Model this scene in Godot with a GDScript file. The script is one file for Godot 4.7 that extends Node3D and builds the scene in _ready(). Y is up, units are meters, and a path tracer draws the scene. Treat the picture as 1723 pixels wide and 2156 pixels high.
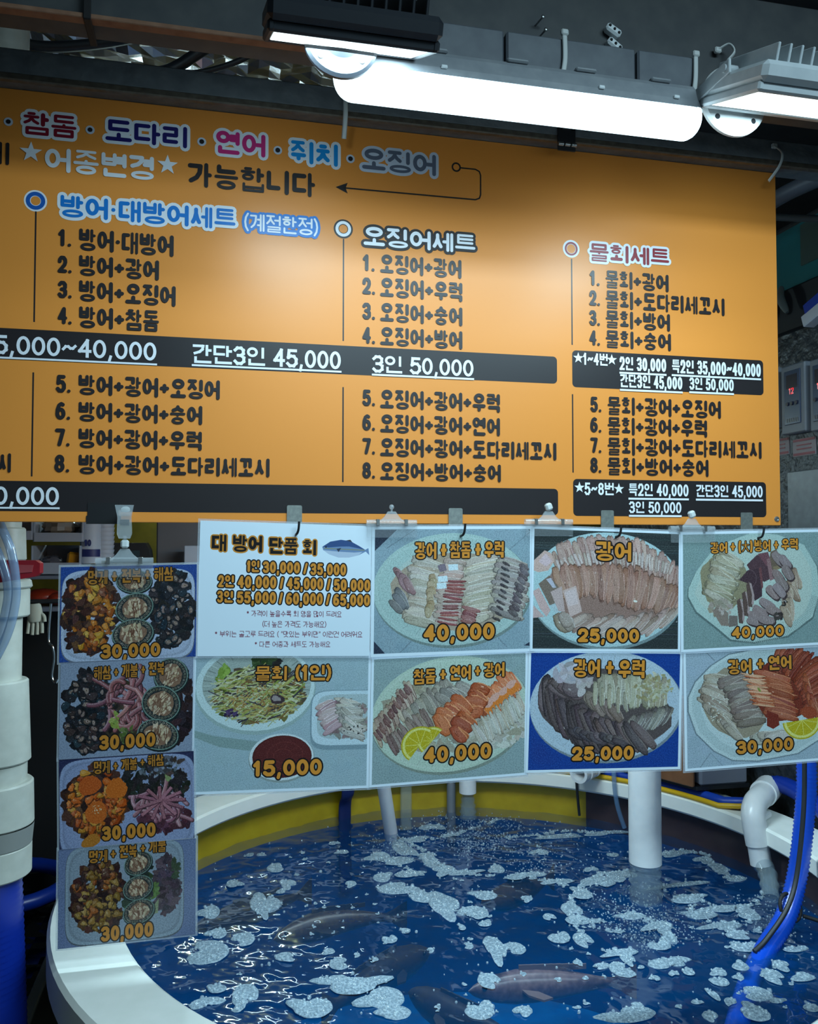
extends Node3D
# A fish-market stall: an orange menu board with photo cards hanging from it, a round tank below, lamps above.

var mats := {}
var used := {}
var rng := RandomNumberGenerator.new()


# ---------- triangles of one mesh ----------
class Geo:
	var v := PackedVector3Array()
	var n := PackedVector3Array()
	var uv := PackedVector2Array()
	var col := PackedColorArray()
	var colored := false
	var tint := Color.WHITE

	func vert(p: Vector3, nn: Vector3, t := Vector2.ZERO):
		v.append(p); n.append(nn); uv.append(t)
		if colored:
			col.append(tint)

	func tri(a: Vector3, b: Vector3, c: Vector3, na: Vector3, nb: Vector3, nc: Vector3):
		# front faces run clockwise
		if (b - a).cross(c - a).dot(na + nb + nc) > 0.0:
			vert(a, na); vert(c, nc); vert(b, nb)
		else:
			vert(a, na); vert(b, nb); vert(c, nc)

	func face(p: Array, nn: Vector3):
		for i in range(1, p.size() - 1):
			tri(p[0], p[i], p[i + 1], nn, nn, nn)

	func quad(a: Vector3, b: Vector3, c: Vector3, d: Vector3, toward: Vector3):
		var nn := (b - a).cross(c - a).normalized()
		if nn.dot(toward) < 0.0:
			nn = -nn
		face([a, b, c, d], nn)

	func box(at: Vector3, size: Vector3, bevel := 0.0, turn := Basis()):
		var h := size / 2.0
		var b := minf(bevel, minf(h.x, minf(h.y, h.z)) * 0.9)
		for ax in 3:
			var u := (ax + 1) % 3
			var w := (ax + 2) % 3
			for s in [-1.0, 1.0]:
				var ring := []
				for k in [[-1, -1], [1, -1], [1, 1], [-1, 1]]:
					var p := Vector3.ZERO
					p[ax] = s * h[ax]; p[u] = k[0] * (h[u] - b); p[w] = k[1] * (h[w] - b)
					ring.append(at + turn * p)
				var nn := Vector3.ZERO
				nn[ax] = s
				face(ring, turn * nn)
				if b > 0.0:
					for s2 in [-1.0, 1.0]:
						var e := []
						for k in [[0, -1], [0, 1], [1, 1], [1, -1]]:
							var p := Vector3.ZERO
							p[ax] = s * (h[ax] - (b if k[0] == 1 else 0.0)); p[u] = s2 * (h[u] - (0.0 if k[0] == 1 else b)); p[w] = k[1] * (h[w] - b)
							e.append(at + turn * p)
						var en := Vector3.ZERO
						en[ax] = s; en[u] = s2
						face(e, turn * en.normalized())
		if b > 0.0:
			for sx in [-1.0, 1.0]:
				for sy in [-1.0, 1.0]:
					for sz in [-1.0, 1.0]:
						var c := Vector3(sx * h.x, sy * h.y, sz * h.z)
						face([at + turn * (c - Vector3(0, sy * b, sz * b)), at + turn * (c - Vector3(sx * b, 0, sz * b)), at + turn * (c - Vector3(sx * b, sy * b, 0))], turn * Vector3(sx, sy, sz).normalized())

	func tube(path: Array, r, segs := 12, caps := true, squash := Vector2.ONE):
		var frames := []
		var up := Vector3.UP
		for i in path.size():
			var d: Vector3 = (path[mini(i + 1, path.size() - 1)] - path[maxi(i - 1, 0)]).normalized()
			if i == 0:
				up = Vector3.UP if absf(d.y) < 0.9 else Vector3.FORWARD
			var sx := d.cross(up).normalized()
			up = sx.cross(d).normalized()
			frames.append([sx, up, d])
		for i in path.size() - 1:
			for k in segs:
				var q := []
				for e in [[i, k], [i + 1, k], [i + 1, k + 1], [i, k + 1]]:
					var a: float = TAU * e[1] / segs
					var rr: float = r[e[0]] if r is Array else r
					var nn: Vector3 = frames[e[0]][0] * cos(a) * squash.y + frames[e[0]][1] * sin(a) * squash.x
					q.append([path[e[0]] + (frames[e[0]][0] * cos(a) * squash.x + frames[e[0]][1] * sin(a) * squash.y) * rr, nn.normalized()])
				tri(q[0][0], q[1][0], q[2][0], q[0][1], q[1][1], q[2][1])
				tri(q[0][0], q[2][0], q[3][0], q[0][1], q[2][1], q[3][1])
		if caps:
			for e in [0, path.size() - 1]:
				var ring := []
				for k in segs:
					var a: float = TAU * k / segs
					var rr: float = r[e] if r is Array else r
					ring.append(path[e] + (frames[e][0] * cos(a) * squash.x + frames[e][1] * sin(a) * squash.y) * rr)
				face(ring, frames[e][2] * (-1.0 if e == 0 else 1.0))

	func lathe(profile: Array, at: Vector3, segs := 32, turn := Basis(), from := 0.0, to := TAU, inward := false):
		for i in profile.size() - 1:
			var a: Vector2 = profile[i]
			var b: Vector2 = profile[i + 1]
			var t := b - a
			var pn := Vector2(t.y, -t.x).normalized()
			if inward:
				pn = -pn
			for k in segs:
				var q := []
				for e in [[a, k], [b, k], [b, k + 1], [a, k + 1]]:
					var g: float = lerpf(from, to, float(e[1]) / segs)
					var c := cos(g)
					var s := sin(g)
					q.append([at + turn * Vector3(e[0].x * c, e[0].y, e[0].x * s), turn * Vector3(pn.x * c, pn.y, pn.x * s)])
				if a.x > 1e-6 or b.x > 1e-6:
					if b.x > 1e-6:
						tri(q[0][0], q[1][0], q[2][0], q[0][1], q[1][1], q[2][1])
					if a.x > 1e-6:
						tri(q[0][0], q[2][0], q[3][0], q[0][1], q[2][1], q[3][1])

	func ball(at: Vector3, r: Vector3, segs := 12, turn := Basis()):
		for i in segs / 2:
			for k in segs:
				var q := []
				for e in [[i, k], [i + 1, k], [i + 1, k + 1], [i, k + 1]]:
					var th: float = PI * e[0] / (segs / 2)
					var ph: float = TAU * e[1] / segs
					var d := Vector3(sin(th) * cos(ph), cos(th), sin(th) * sin(ph))
					q.append([at + turn * (d * r), (turn * (d / r)).normalized()])
				if i < segs / 2 - 1:
					tri(q[0][0], q[1][0], q[2][0], q[0][1], q[1][1], q[2][1])
				if i > 0:
					tri(q[0][0], q[2][0], q[3][0], q[0][1], q[2][1], q[3][1])

	func prism(poly: PackedVector2Array, depth: float, place: Transform3D):
		# a flat outline in x, y of place, thick along its z from 0 to depth
		var ix := Geometry2D.triangulate_polygon(poly)
		for k in range(0, ix.size(), 3):
			for z in [0.0, depth]:
				var nn := place.basis * Vector3(0, 0, 1.0 if z > 0.0 else -1.0)
				var q := []
				for m in 3:
					q.append(place * Vector3(poly[ix[k + m]].x, poly[ix[k + m]].y, z))
				face(q, nn.normalized())
		var mid := Vector2.ZERO
		for p in poly:
			mid += p / poly.size()
		var cw := Geometry2D.is_polygon_clockwise(poly)
		for k in poly.size():
			var a := poly[k]
			var b := poly[(k + 1) % poly.size()]
			var out := Vector2(b.y - a.y, a.x - b.x) * (1.0 if not cw else -1.0)
			quad(place * Vector3(a.x, a.y, 0), place * Vector3(b.x, b.y, 0), place * Vector3(b.x, b.y, depth), place * Vector3(a.x, a.y, depth), place.basis * Vector3(out.x, out.y, 0))

	func mesh() -> ArrayMesh:
		var a := []
		a.resize(Mesh.ARRAY_MAX)
		a[Mesh.ARRAY_VERTEX] = v
		a[Mesh.ARRAY_NORMAL] = n
		a[Mesh.ARRAY_TEX_UV] = uv
		if colored:
			a[Mesh.ARRAY_COLOR] = col
		var m := ArrayMesh.new()
		m.add_surface_from_arrays(Mesh.PRIMITIVE_TRIANGLES, a)
		return m


# ---------- nodes ----------
func numbered(called: String) -> String:
	used[called] = used.get(called, 0) + 1
	return called if used[called] == 1 else "%s_%03d" % [called, used[called] - 1]

func thing(called: String, label: String, category: String, at := Vector3.ZERO, group := "") -> Node3D:
	var o := Node3D.new()
	o.name = numbered(called)
	add_child(o)
	o.position = at
	tag(o, label, category, group)
	return o

func tag(o: Node, label: String, category: String, group := "", kind := ""):
	o.set_meta("label", label)
	o.set_meta("category", category)
	if group:
		o.set_meta("group", group)
	if kind:
		o.set_meta("kind", kind)

func obj(called: String, g: Geo, m: Material, parent: Node = null, label := "") -> MeshInstance3D:
	var o := MeshInstance3D.new()
	o.name = called if parent else numbered(called)
	o.mesh = g.mesh()
	o.mesh.surface_set_material(0, m)
	o.cast_shadow = GeometryInstance3D.SHADOW_CASTING_SETTING_ON
	if parent:
		# shapes are written in world places; a part is stored relative to its thing
		var root: Node = parent
		var off := Vector3.ZERO
		while root != self:
			off += root.position
			root = root.get_parent()
		o.position = -off
		parent.add_child(o, true)
	else:
		add_child(o)
	if label:
		o.set_meta("label", label)
	return o

func struct(called: String, g: Geo, m: Material, label := "") -> MeshInstance3D:
	var o := MeshInstance3D.new()
	o.name = called
	o.mesh = g.mesh()
	o.mesh.surface_set_material(0, m)
	add_child(o)
	o.set_meta("kind", "structure")
	if label:
		o.set_meta("label", label)
	return o


# ---------- materials ----------
func mat(called: String, c: Color, rough := 0.5, metal := 0.0, coat := 0.0) -> StandardMaterial3D:
	if not mats.has(called):
		var m := StandardMaterial3D.new()
		m.resource_name = called
		m.albedo_color = c
		m.roughness = rough
		m.metallic = metal
		if coat > 0.0:
			m.clearcoat_enabled = true
			m.clearcoat = coat
			m.clearcoat_roughness = 0.12
		mats[called] = m
	return mats[called]

func clear_mat(called: String, c: Color, rough := 0.06) -> StandardMaterial3D:
	if not mats.has(called):
		var m := mat(called, c, rough)
		m.transparency = BaseMaterial3D.TRANSPARENCY_ALPHA
	return mats[called]

func glow(called: String, c: Color, energy: float) -> StandardMaterial3D:
	if not mats.has(called):
		var m := mat(called, Color(0.9, 0.9, 0.9), 0.4)
		m.emission_enabled = true
		m.emission = c
		m.emission_energy_multiplier = energy
	return mats[called]

func noise_tex(sd: int, freq: float, c0: Color, c1: Color, kind := FastNoiseLite.TYPE_SIMPLEX_SMOOTH, size := 256, bump := false) -> NoiseTexture2D:
	var f := FastNoiseLite.new()
	f.seed = sd
	f.noise_type = kind
	f.frequency = freq
	f.fractal_octaves = 4
	var t := NoiseTexture2D.new()
	t.width = size
	t.height = size
	t.seamless = true
	t.noise = f
	if bump:
		t.as_normal_map = true
	else:
		var gr := Gradient.new()
		gr.set_color(0, c0)
		gr.set_color(1, c1)
		t.color_ramp = gr
	return t

# a mottled surface: patches of two tones, with fine relief
func worn(called: String, c0: Color, c1: Color, rough: float, scale: float, metal := 0.0, relief := 0.0, freq := 0.02, kind := FastNoiseLite.TYPE_SIMPLEX_SMOOTH) -> StandardMaterial3D:
	if not mats.has(called):
		var m := mat(called, Color.WHITE, rough, metal)
		m.albedo_texture = noise_tex(called.hash() % 1000, freq, c0, c1, kind)
		m.uv1_triplanar = true
		m.uv1_world_triplanar = true
		m.uv1_scale = Vector3.ONE * scale
		if relief > 0.0:
			m.normal_enabled = true
			m.normal_texture = noise_tex(called.hash() % 1000, freq, c0, c1, kind, 256, true)
			m.normal_scale = relief
	return mats[called]

func c8(r: int, g: int, b: int, a := 1.0) -> Color:
	return Color(r / 255.0, g / 255.0, b / 255.0, a)

func curve(points: Array, steps := 8) -> Array:
	# a smooth path through the points
	var out := []
	for i in points.size() - 1:
		var a: Vector3 = points[maxi(i - 1, 0)]
		var b: Vector3 = points[i]
		var c: Vector3 = points[i + 1]
		var d: Vector3 = points[mini(i + 2, points.size() - 1)]
		for k in steps:
			out.append(b.cubic_interpolate(c, a, d, float(k) / steps))
	out.append(points[-1])
	return out


# ---------- lettering: each character is a set of strokes in a unit square, y down ----------
const CHO := "ㄱㄲㄴㄷㄸㄹㅁㅂㅃㅅㅆㅇㅈㅉㅊㅋㅌㅍㅎ"
const JUNG := "ㅏㅐㅑㅒㅓㅔㅕㅖㅗㅘㅙㅚㅛㅜㅝㅞㅟㅠㅡㅢㅣ"
const JONG := " ㄱㄲㄳㄴㄵㄶㄷㄹㄺㄻㄼㄽㄾㄿㅀㅁㅂㅄㅅㅆㅇㅈㅊㅋㅌㅍㅎ"
const STROKES := {
	"ㄱ": "0 0 1 0 1 1", "ㄱl": "0 0 1 0 .92 .45 .62 .78 .1 1", "ㄲ": "0 0 .42 0 .42 1|.58 0 1 0 1 1", "ㄴ": "0 0 0 1 1 1", "ㄷ": "1 0 0 0 0 1 1 1", "ㄹ": "0 0 1 0 1 .5 0 .5 0 1 1 1",
	"ㅁ": "0 0 1 0 1 1 0 1 0 0", "ㅂ": "0 0 0 1 1 1 1 0|0 .5 1 .5", "ㅅ": ".5 0 .5 .3 .3 .7 0 1|.5 .3 .7 .7 1 1", "ㅆ": ".25 0 .25 .3 0 1|.25 .35 .45 1|.75 0 .75 .3 .55 1|.75 .35 1 1",
	"ㅇ": "o 0 0 1 1", "ㅈ": "0 0 1 0|.5 0 .5 .35 .3 .7 0 1|.5 .35 .7 .7 1 1", "ㅊ": ".3 0 .7 0|0 .34 1 .34|.5 .34 .5 .5 .3 .8 0 1|.5 .5 .7 .8 1 1", "ㅌ": "1 0 0 0 0 1 1 1|0 .5 1 .5",
	"ㅍ": "0 0 1 0|0 1 1 1|.28 0 .28 1|.72 0 .72 1", "ㅎ": ".28 0 .72 0|0 .3 1 .3|o .12 .56 .88 1", "ㄶ": "0 0 0 1 .36 1|.66 0 .86 0|.52 .3 1 .3|o .56 .56 .96 1",
	"ㅏ": "0 0 0 1|0 .48 1 .48", "ㅐ": "0 0 0 1|1 0 1 1|0 .48 1 .48", "ㅓ": "1 0 1 1|0 .48 1 .48", "ㅔ": "1 0 1 1|.5 0 .5 1|0 .48 .5 .48", "ㅕ": "1 0 1 1|0 .3 1 .3|0 .66 1 .66", "ㅖ": "1 0 1 1|.5 0 .5 1|0 .3 .5 .3|0 .66 .5 .66", "ㅑ": "0 0 0 1|0 .3 1 .3|0 .66 1 .66", "ㅣ": ".5 0 .5 1",
	"ㅗ": ".5 0 .5 1|0 1 1 1", "ㅛ": ".3 0 .3 1|.7 0 .7 1|0 1 1 1", "ㅜ": "0 0 1 0|.5 0 .5 1", "ㅡ": "0 .5 1 .5",
	"0": "o 0 0 1 1", "1": ".1 .24 .62 0 .62 1", "2": "0 .3 .06 .12 .28 0 .7 0 .95 .14 1 .34 .86 .54 0 1 1 1", "3": "0 .14 .26 0 .68 0 .94 .13 .94 .36 .7 .48 .36 .48|.7 .48 1 .62 1 .86 .7 1 .26 1 0 .86", "4": ".74 1 .74 0 0 .68 1 .68", "5": ".92 0 .16 0 .08 .46 .38 .36 .74 .38 1 .56 1 .82 .72 1 .26 1 0 .86",
	"6": ".86 .06 .6 0 .28 .1 .04 .4 0 .7|o 0 .4 1 1", "7": "0 0 1 0 .42 1", "8": "o .06 0 .94 .47|o 0 .47 1 1", "9": "o 0 0 1 .6|1 .3 .94 .66 .66 .96 .24 1",
	",": ".6 .95 .2 1.25", ".": ".4 1 .5 1", "+": ".5 0 .5 1|0 .5 1 .5", "~": "0 .6 .2 .44 .42 .44 .6 .54 .8 .54 1 .4", "(": "1 -.04 .4 .2 .2 .5 .4 .8 1 1.04", ")": "0 -.04 .6 .2 .8 .5 .6 .8 0 1.04", "/": "1 0 0 1", "·": ".45 .5 .55 .5", "*": ".5 .1 .5 .5|.1 .2 .9 .4|.9 .2 .1 .4", "\"": ".2 0 .2 .25|.8 0 .8 .25", "大": "0 .36 1 .36|.5 0 .5 .36 .3 .75 0 1|.5 .36 .7 .75 1 1", "_": "0 .5 1 .5",
}
const WIDE := {",": 0.3, ".": 0.28, " ": 0.34, "+": 0.62, "~": 0.7, "(": 0.36, ")": 0.36, "·": 0.34, "/": 0.5, "\"": 0.4, "*": 0.5, "1": 0.48}
const ROWS := {"ㄹ": 3.0, "ㅂ": 2.6, "ㅁ": 2.0, "ㅌ": 3.0, "ㅍ": 2.3, "ㅎ": 3.6, "ㅊ": 3.2, "ㅈ": 2.4, "ㅇ": 2.1, "ㄷ": 2.0, "ㄶ": 3.4, "ㅆ": 1.6}

func stroke_in(out: Array, spec: String, bx: Rect2, t: float):
	var o := bx.position + Vector2(t, t) / 2.0
	var s := bx.size - Vector2(t, t)
	for part in spec.split("|"):
		var w := part.split(" ")
		if w[0] == "o":
			var a := o + Vector2(float(w[1]), float(w[2])) * s
			var b := o + Vector2(float(w[3]), float(w[4])) * s
			var ring := PackedVector2Array()
			for k in 21:
				ring.append((a + b) / 2 + Vector2(cos(TAU * k / 20.0), sin(TAU * k / 20.0)) * (b - a) / 2)
			out.append([ring, t, true])
		else:
			var line := PackedVector2Array()
			for k in range(0, w.size(), 2):
				line.append(o + Vector2(float(w[k]), float(w[k + 1])) * s)
			out.append([line, t, false])

func jamo_in(out: Array, j: String, bx: Rect2, th: float, lean := false):
	var t := minf(th, minf(bx.size.y / (ROWS.get(j, 1.0) * 1.34), bx.size.x / (2.7 if j in "ㅎㅁㅂㅇㄲㅍ" else 2.2)))
	if j in "ㅏㅓㅐㅔㅕㅖㅑㅣㅗㅜㅡㅛ":
		t = minf(th, bx.size.y * 0.62) if j in "ㅗㅜㅡㅛ" else minf(th, bx.size.x / ((2.7 if j == "ㅐ" else 3.7) if j in "ㅐㅔㅖ" else (1.0 if j == "ㅣ" else 1.9)))
	stroke_in(out, STROKES["ㄱl"] if j == "ㄱ" and lean else STROKES[j], bx, t)

# the strokes of a line of text fitted to a box (left, top, width, height)
func text_strokes(s: String, bx: Rect2, th: float) -> Array:
	var out := []
	var total := 0.0
	for ch in s:
		total += WIDE.get(ch, 1.0 if ch.unicode_at(0) > 1000 else 0.64)
	var unit := bx.size.x / total
	var h := bx.size.y
	var x := bx.position.x
	for ch in s:
		var wide: float = WIDE.get(ch, 1.0 if ch.unicode_at(0) > 1000 else 0.64) * unit
		var gap := minf(wide * 0.05, h * 0.05)
		var cell := Rect2(x + gap, bx.position.y, wide - 2 * gap, h)
		x += wide
		var code := ch.unicode_at(0) - 0xAC00
		if ch == " ":
			continue
		if code < 0 or code > 11171:
			if ch in "★●_":
				continue
			var r := cell
			if ch == "+":
				var sq := minf(cell.size.x * 0.98, h * 0.52)
				r = cell if s == "+" else Rect2(cell.get_center() - Vector2(sq, sq) / 2 + Vector2(0, h * 0.02), Vector2(sq, sq))
			elif ch == "·":
				r = Rect2(cell.position + Vector2(cell.size.x * 0.2, h * 0.3), Vector2(cell.size.x * 0.6, h * 0.4))
			stroke_in(out, STROKES[ch], r, minf(th * (1.15 if ch in "0123456789" else (1.5 if s == "+" else 1.0)), cell.size.x * (0.4 if ch in "023456789~" else 2.0)))
			continue
		var ini := CHO[code / 588]
		var mid := JUNG[(code % 588) / 28]
		var fin := JONG[code % 28]
		var f := fin != " "
		var P := func(a: float, b: float, c: float, d: float) -> Rect2:
			return Rect2(cell.position.x + a * cell.size.x, cell.position.y + b * h, (c - a) * cell.size.x, (d - b) * h)
		if mid in "ㅗㅜㅡㅛ":
			jamo_in(out, ini, P.call(0.1, 0.0, 0.9, 0.36 if f else 0.52), th)
			jamo_in(out, mid, P.call(0.0, 0.39 if f else 0.58, 1.0, 0.6 if f else (0.82 if mid == "ㅡ" else 0.97)), th)
			if f:
				jamo_in(out, fin, P.call(0.1, 0.63, 0.9, 1.0), th)
		else:
			var hv := ""
			var vv := mid
			if mid in "ㅘㅚㅝㅟ":
				hv = "ㅗ" if mid in "ㅘㅚ" else "ㅜ"
				vv = {"ㅘ": "ㅏ", "ㅚ": "ㅣ", "ㅝ": "ㅓ", "ㅟ": "ㅣ"}[mid]
			var vb := 0.6 if f else 1.0
			var two := vv in "ㅐㅔㅖ"
			var vx := 0.55 if two else (0.62 if vv in "ㅓㅕ" else (0.74 if vv == "ㅣ" else 0.68))
			var ix := 0.6 if vv == "ㅣ" else (0.5 if two else 0.62)
			if vv in "ㅓㅕㅔㅖ":
				vx -= 0.08
				ix -= 0.02
			jamo_in(out, ini, P.call(0.0, 0.0 if f or hv else 0.06, ix, (0.38 if f else 0.5) if hv else (0.54 if f else 0.84)), th, hv == "")
			if hv:
				jamo_in(out, hv, P.call(0.0, 0.4 if f else 0.54, 0.66, 0.6 if f else 0.88), th)
			jamo_in(out, vv, P.call((0.78 if vv == "ㅣ" else 0.7) if hv and vv != "ㅓ" else vx, 0.0, 1.0, vb), th)
			if f:
				jamo_in(out, fin, P.call(0.08, 0.64, 1.0, 1.0), th)
	return out

func star(c: Vector2, r: float) -> PackedVector2Array:
	var p := PackedVector2Array()
	for k in 10:
		var a := -PI / 2 + PI * k / 5.0
		p.append(c + Vector2(cos(a), sin(a)) * (r if k % 2 == 0 else r * 0.4))
	return p

func capsule(a: Vector2, b: Vector2, r: float, rounded: bool) -> PackedVector2Array:
	var d := (b - a).normalized()
	if d == Vector2.ZERO:
		d = Vector2.RIGHT
	var s := Vector2(-d.y, d.x)
	if not rounded:
		return PackedVector2Array([a - d * r + s * r, b + d * r + s * r, b + d * r - s * r, a - d * r - s * r])
	var p := PackedVector2Array()
	for k in 7:
		var g := PI / 2 + PI * k / 6.0
		p.append(a + (d * cos(g) + s * sin(g)) * r)
	for k in 7:
		var g := -PI / 2 + PI * k / 6.0
		p.append(b + (d * cos(g) + s * sin(g)) * r)
	return p

# all the flat pieces of a line of text, each a convex outline; more makes them fatter on every side
func text_pieces(s: String, bx: Rect2, th: float, more := 0.0, rounded := true) -> Array:
	var out := []
	if s == "●":
		var p := PackedVector2Array()
		for k in 20:
			p.append(bx.get_center() + Vector2(cos(TAU * k / 20.0), sin(TAU * k / 20.0)) * (bx.size.y / 2 + more))
		return [p]
	if s == "_":
		return [PackedVector2Array([bx.position, bx.position + Vector2(bx.size.x, 0), bx.end, bx.position + Vector2(0, bx.size.y)])]
	if s == "★":
		var st := star(bx.get_center() + Vector2(0, bx.size.y * 0.04), bx.size.y * 0.53)
		for k in range(0, 10, 2):
			out.append(PackedVector2Array([st[k], st[(k + 1) % 10], bx.get_center(), st[(k + 9) % 10]]))
		return out
	for e in text_strokes(s, bx, th):
		var pts: PackedVector2Array = e[0]
		for k in pts.size() - 1:
			out.append(capsule(pts[k], pts[k + 1], e[1] / 2 + more, rounded or e[2]))
	return out


# ---------- the print on the photo cards ----------
class Paint:
	var im: Image
	var k := 1.0        # pixels per unit of the drawing
	var o := Vector2.ZERO
	var rng := RandomNumberGenerator.new()

	func _init(origin: Vector2, size: Vector2, wide: int, sd: int, back: Color):
		o = origin
		k = wide * 2.0 / size.x
		im = Image.create(wide * 2, int(size.y * k / 2) * 2, false, Image.FORMAT_RGB8)
		im.fill(back)
		rng.seed = sd

	# softens the edges, as print does, and lays a grain over it
	func soften(by := 3):
		var w := im.get_width()
		var hh := im.get_height()
		im.resize(w / by, hh / by, Image.INTERPOLATE_BILINEAR)
		im.resize(w, hh, Image.INTERPOLATE_CUBIC)
		var tile := Image.create(256, 256, false, Image.FORMAT_RGBA8)
		var fn := FastNoiseLite.new()
		fn.seed = rng.randi()
		fn.frequency = 0.06
		fn.fractal_octaves = 3
		for y in 256:
			for x in 256:
				var g := fn.get_noise_2d(x, y) * 1.3 + rng.randf_range(-0.35, 0.35)
				tile.set_pixel(x, y, Color(1, 1, 1, g * 0.16) if g > 0 else Color(0, 0, 0, -g * 0.2))
		im.convert(Image.FORMAT_RGBA8)
		for y in range(0, hh, 256):
			for x in range(0, w, 256):
				im.blend_rect(tile, Rect2i(0, 0, 256, 256), Vector2i(x, y))
		im.convert(Image.FORMAT_RGB8)

	# faint cloudy patches of nearly the same tone
	func wash(x: float, y: float, rx: float, ry: float, count: int, r: float, c: Color):
		for i in count:
			var a := rng.randf() * TAU
			var q := sqrt(rng.randf())
			var rr := r * rng.randf_range(0.5, 1.4)
			oval(x + cos(a) * rx * q, y + sin(a) * ry * q, rr, rr * 0.7, jit(c, 0.014), rng.randf() * PI, 0.1, 20)

	func done() -> ImageTexture:
		im.shrink_x2()
		return ImageTexture.create_from_image(im)

	func jit(c: Color, a := 0.04) -> Color:
		var g := rng.randf_range(-a, a)
		return Color(clampf(c.r + g + rng.randf_range(-a, a) * 0.3, 0, 1), clampf(c.g + g, 0, 1), clampf(c.b + g + rng.randf_range(-a, a) * 0.3, 0, 1))

	func poly(pts: PackedVector2Array, c: Color):
		var n := pts.size()
		var p := PackedVector2Array()
		var y0 := 1e9
		var y1 := -1e9
		for q in pts:
			var t := (q - o) * k
			p.append(t)
			y0 = minf(y0, t.y)
			y1 = maxf(y1, t.y)
		for y in range(maxi(0, int(floor(y0))), mini(im.get_height(), int(ceil(y1)) + 1)):
			var yy := y + 0.5
			var xs: Array[float] = []
			for i in n:
				var a := p[i]
				var b := p[(i + 1) % n]
				if (a.y <= yy) != (b.y <= yy):
					xs.append(a.x + (yy - a.y) / (b.y - a.y) * (b.x - a.x))
			xs.sort()
			for i in range(0, xs.size() - 1, 2):
				var xa := maxi(0, int(round(xs[i])))
				var w := mini(im.get_width(), int(round(xs[i + 1]))) - xa
				if w > 0:
					im.fill_rect(Rect2i(xa, y, w, 1), c)

	func rect(x: float, y: float, w: float, h: float, c: Color):
		im.fill_rect(Rect2i(Vector2i((Vector2(x, y) - o) * k), Vector2i(Vector2(w, h) * k)), c)

	func quad(a: Array, c: Color):
		var p := PackedVector2Array()
		for i in range(0, a.size(), 2):
			p.append(Vector2(a[i], a[i + 1]))
		poly(p, c)

	func oval(x: float, y: float, rx: float, ry: float, c: Color, turn := 0.0, wob := 0.0, n := 28, square := 1.0):
		var p := PackedVector2Array()
		var ph := rng.randf() * TAU
		for i in n:
			var a := TAU * i / n
			var w := 1.0 + wob * (sin(a * 3 + ph) * 0.5 + rng.randf_range(-0.5, 0.5))
			var d := Vector2(signf(cos(a)) * pow(absf(cos(a)), square) * rx, signf(sin(a)) * pow(absf(sin(a)), square) * ry) * w
			p.append(Vector2(x, y) + d.rotated(turn))
		poly(p, c)

	func line(ax: float, ay: float, bx: float, by: float, w: float, c: Color):
		var a := Vector2(ax, ay)
		var b := Vector2(bx, by)
		var s := (b - a).orthogonal().normalized() * w / 2
		poly(PackedVector2Array([a + s, b + s, b - s, a - s]), c)

	func arc(x: float, y: float, rx: float, ry: float, from: float, to: float, w: float, c: Color, n := 14):
		for i in n:
			var a := lerpf(from, to, float(i) / n)
			var b := lerpf(from, to, float(i + 1) / n)
			line(x + cos(a) * rx, y + sin(a) * ry, x + cos(b) * rx, y + sin(b) * ry, w, c)

	# cut slices laid one over the other from a to b; each lies along ang, is long and wide
	func slices(a: Vector2, b: Vector2, count: int, ang: float, long: float, wide: float, cols: Array, edge: Color, fibre := 2, spread := 0.12):
		for i in count:
			var t := (i + 0.5) / count
			var c := a.lerp(b, t) + Vector2(rng.randf_range(-1, 1), rng.randf_range(-1, 1)) * wide * 0.25
			var g := ang + rng.randf_range(-spread, spread)
			var d := Vector2(cos(g), sin(g))
			var s := Vector2(-d.y, d.x)
			var L := long * rng.randf_range(0.8, 1.1) / 2
			var w := wide * rng.randf_range(0.85, 1.2) / 2
			var bow := rng.randf_range(-0.3, 0.3) * w
			var base := jit(cols[rng.randi() % cols.size()], 0.05)
			var p := PackedVector2Array()
			for e in [[-1.0, -0.2], [-0.9, -0.7], [-0.5, -1.0], [0.0, -1.08], [0.5, -1.0], [0.88, -0.75], [1.0, -0.1], [0.92, 0.55], [0.5, 0.95], [0.0, 1.05], [-0.5, 0.95], [-0.92, 0.6]]:
				p.append(c + d * L * e[0] * rng.randf_range(0.94, 1.06) + s * (w * e[1] * rng.randf_range(0.9, 1.1) + bow * (1.0 - e[0] * e[0])))
			poly(p, base.darkened(0.3))
			for m in [[0.93, 0.1, 0.0], [0.8, 0.22, 0.07], [0.55, 0.3, 0.12]]:
				var q := PackedVector2Array()
				for e in p:
					q.append(c + d * (e - c).dot(d) * m[0] + s * ((e - c).dot(s) * m[0] - w * m[1]))
				poly(q, base.lightened(m[2]))
			for f in fibre:
				var off := rng.randf_range(-0.8, 0.6) * w
				var l0 := rng.randf_range(-0.9, 0.3)
				var fa := c + d * L * l0 + s * off
				var fb := c + d * L * (l0 + rng.randf_range(0.2, 0.6)) + s * (off + bow * 0.5)
				line(fa.x, fa.y, fb.x, fb.y, maxf(wide * 0.06, 3.0), jit(base.lightened(0.2) if rng.randf() < 0.6 else base.darkened(0.2), 0.05))
			for m in [2, 3, 4]:
				line(p[m].x, p[m].y, p[m + 1].x, p[m + 1].y, maxf(wide * 0.1, 4.0), jit(edge, 0.06))
			if rng.randf() < 0.3:
				oval(c.x - s.x * w * 0.4 + d.x * L * rng.randf_range(-0.6, 0.6), c.y - s.y * w * 0.4 + d.y * L * rng.randf_range(-0.6, 0.6), wide * 0.16, wide * 0.06, edge.lightened(0.35), g, 0.2, 8)

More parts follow.
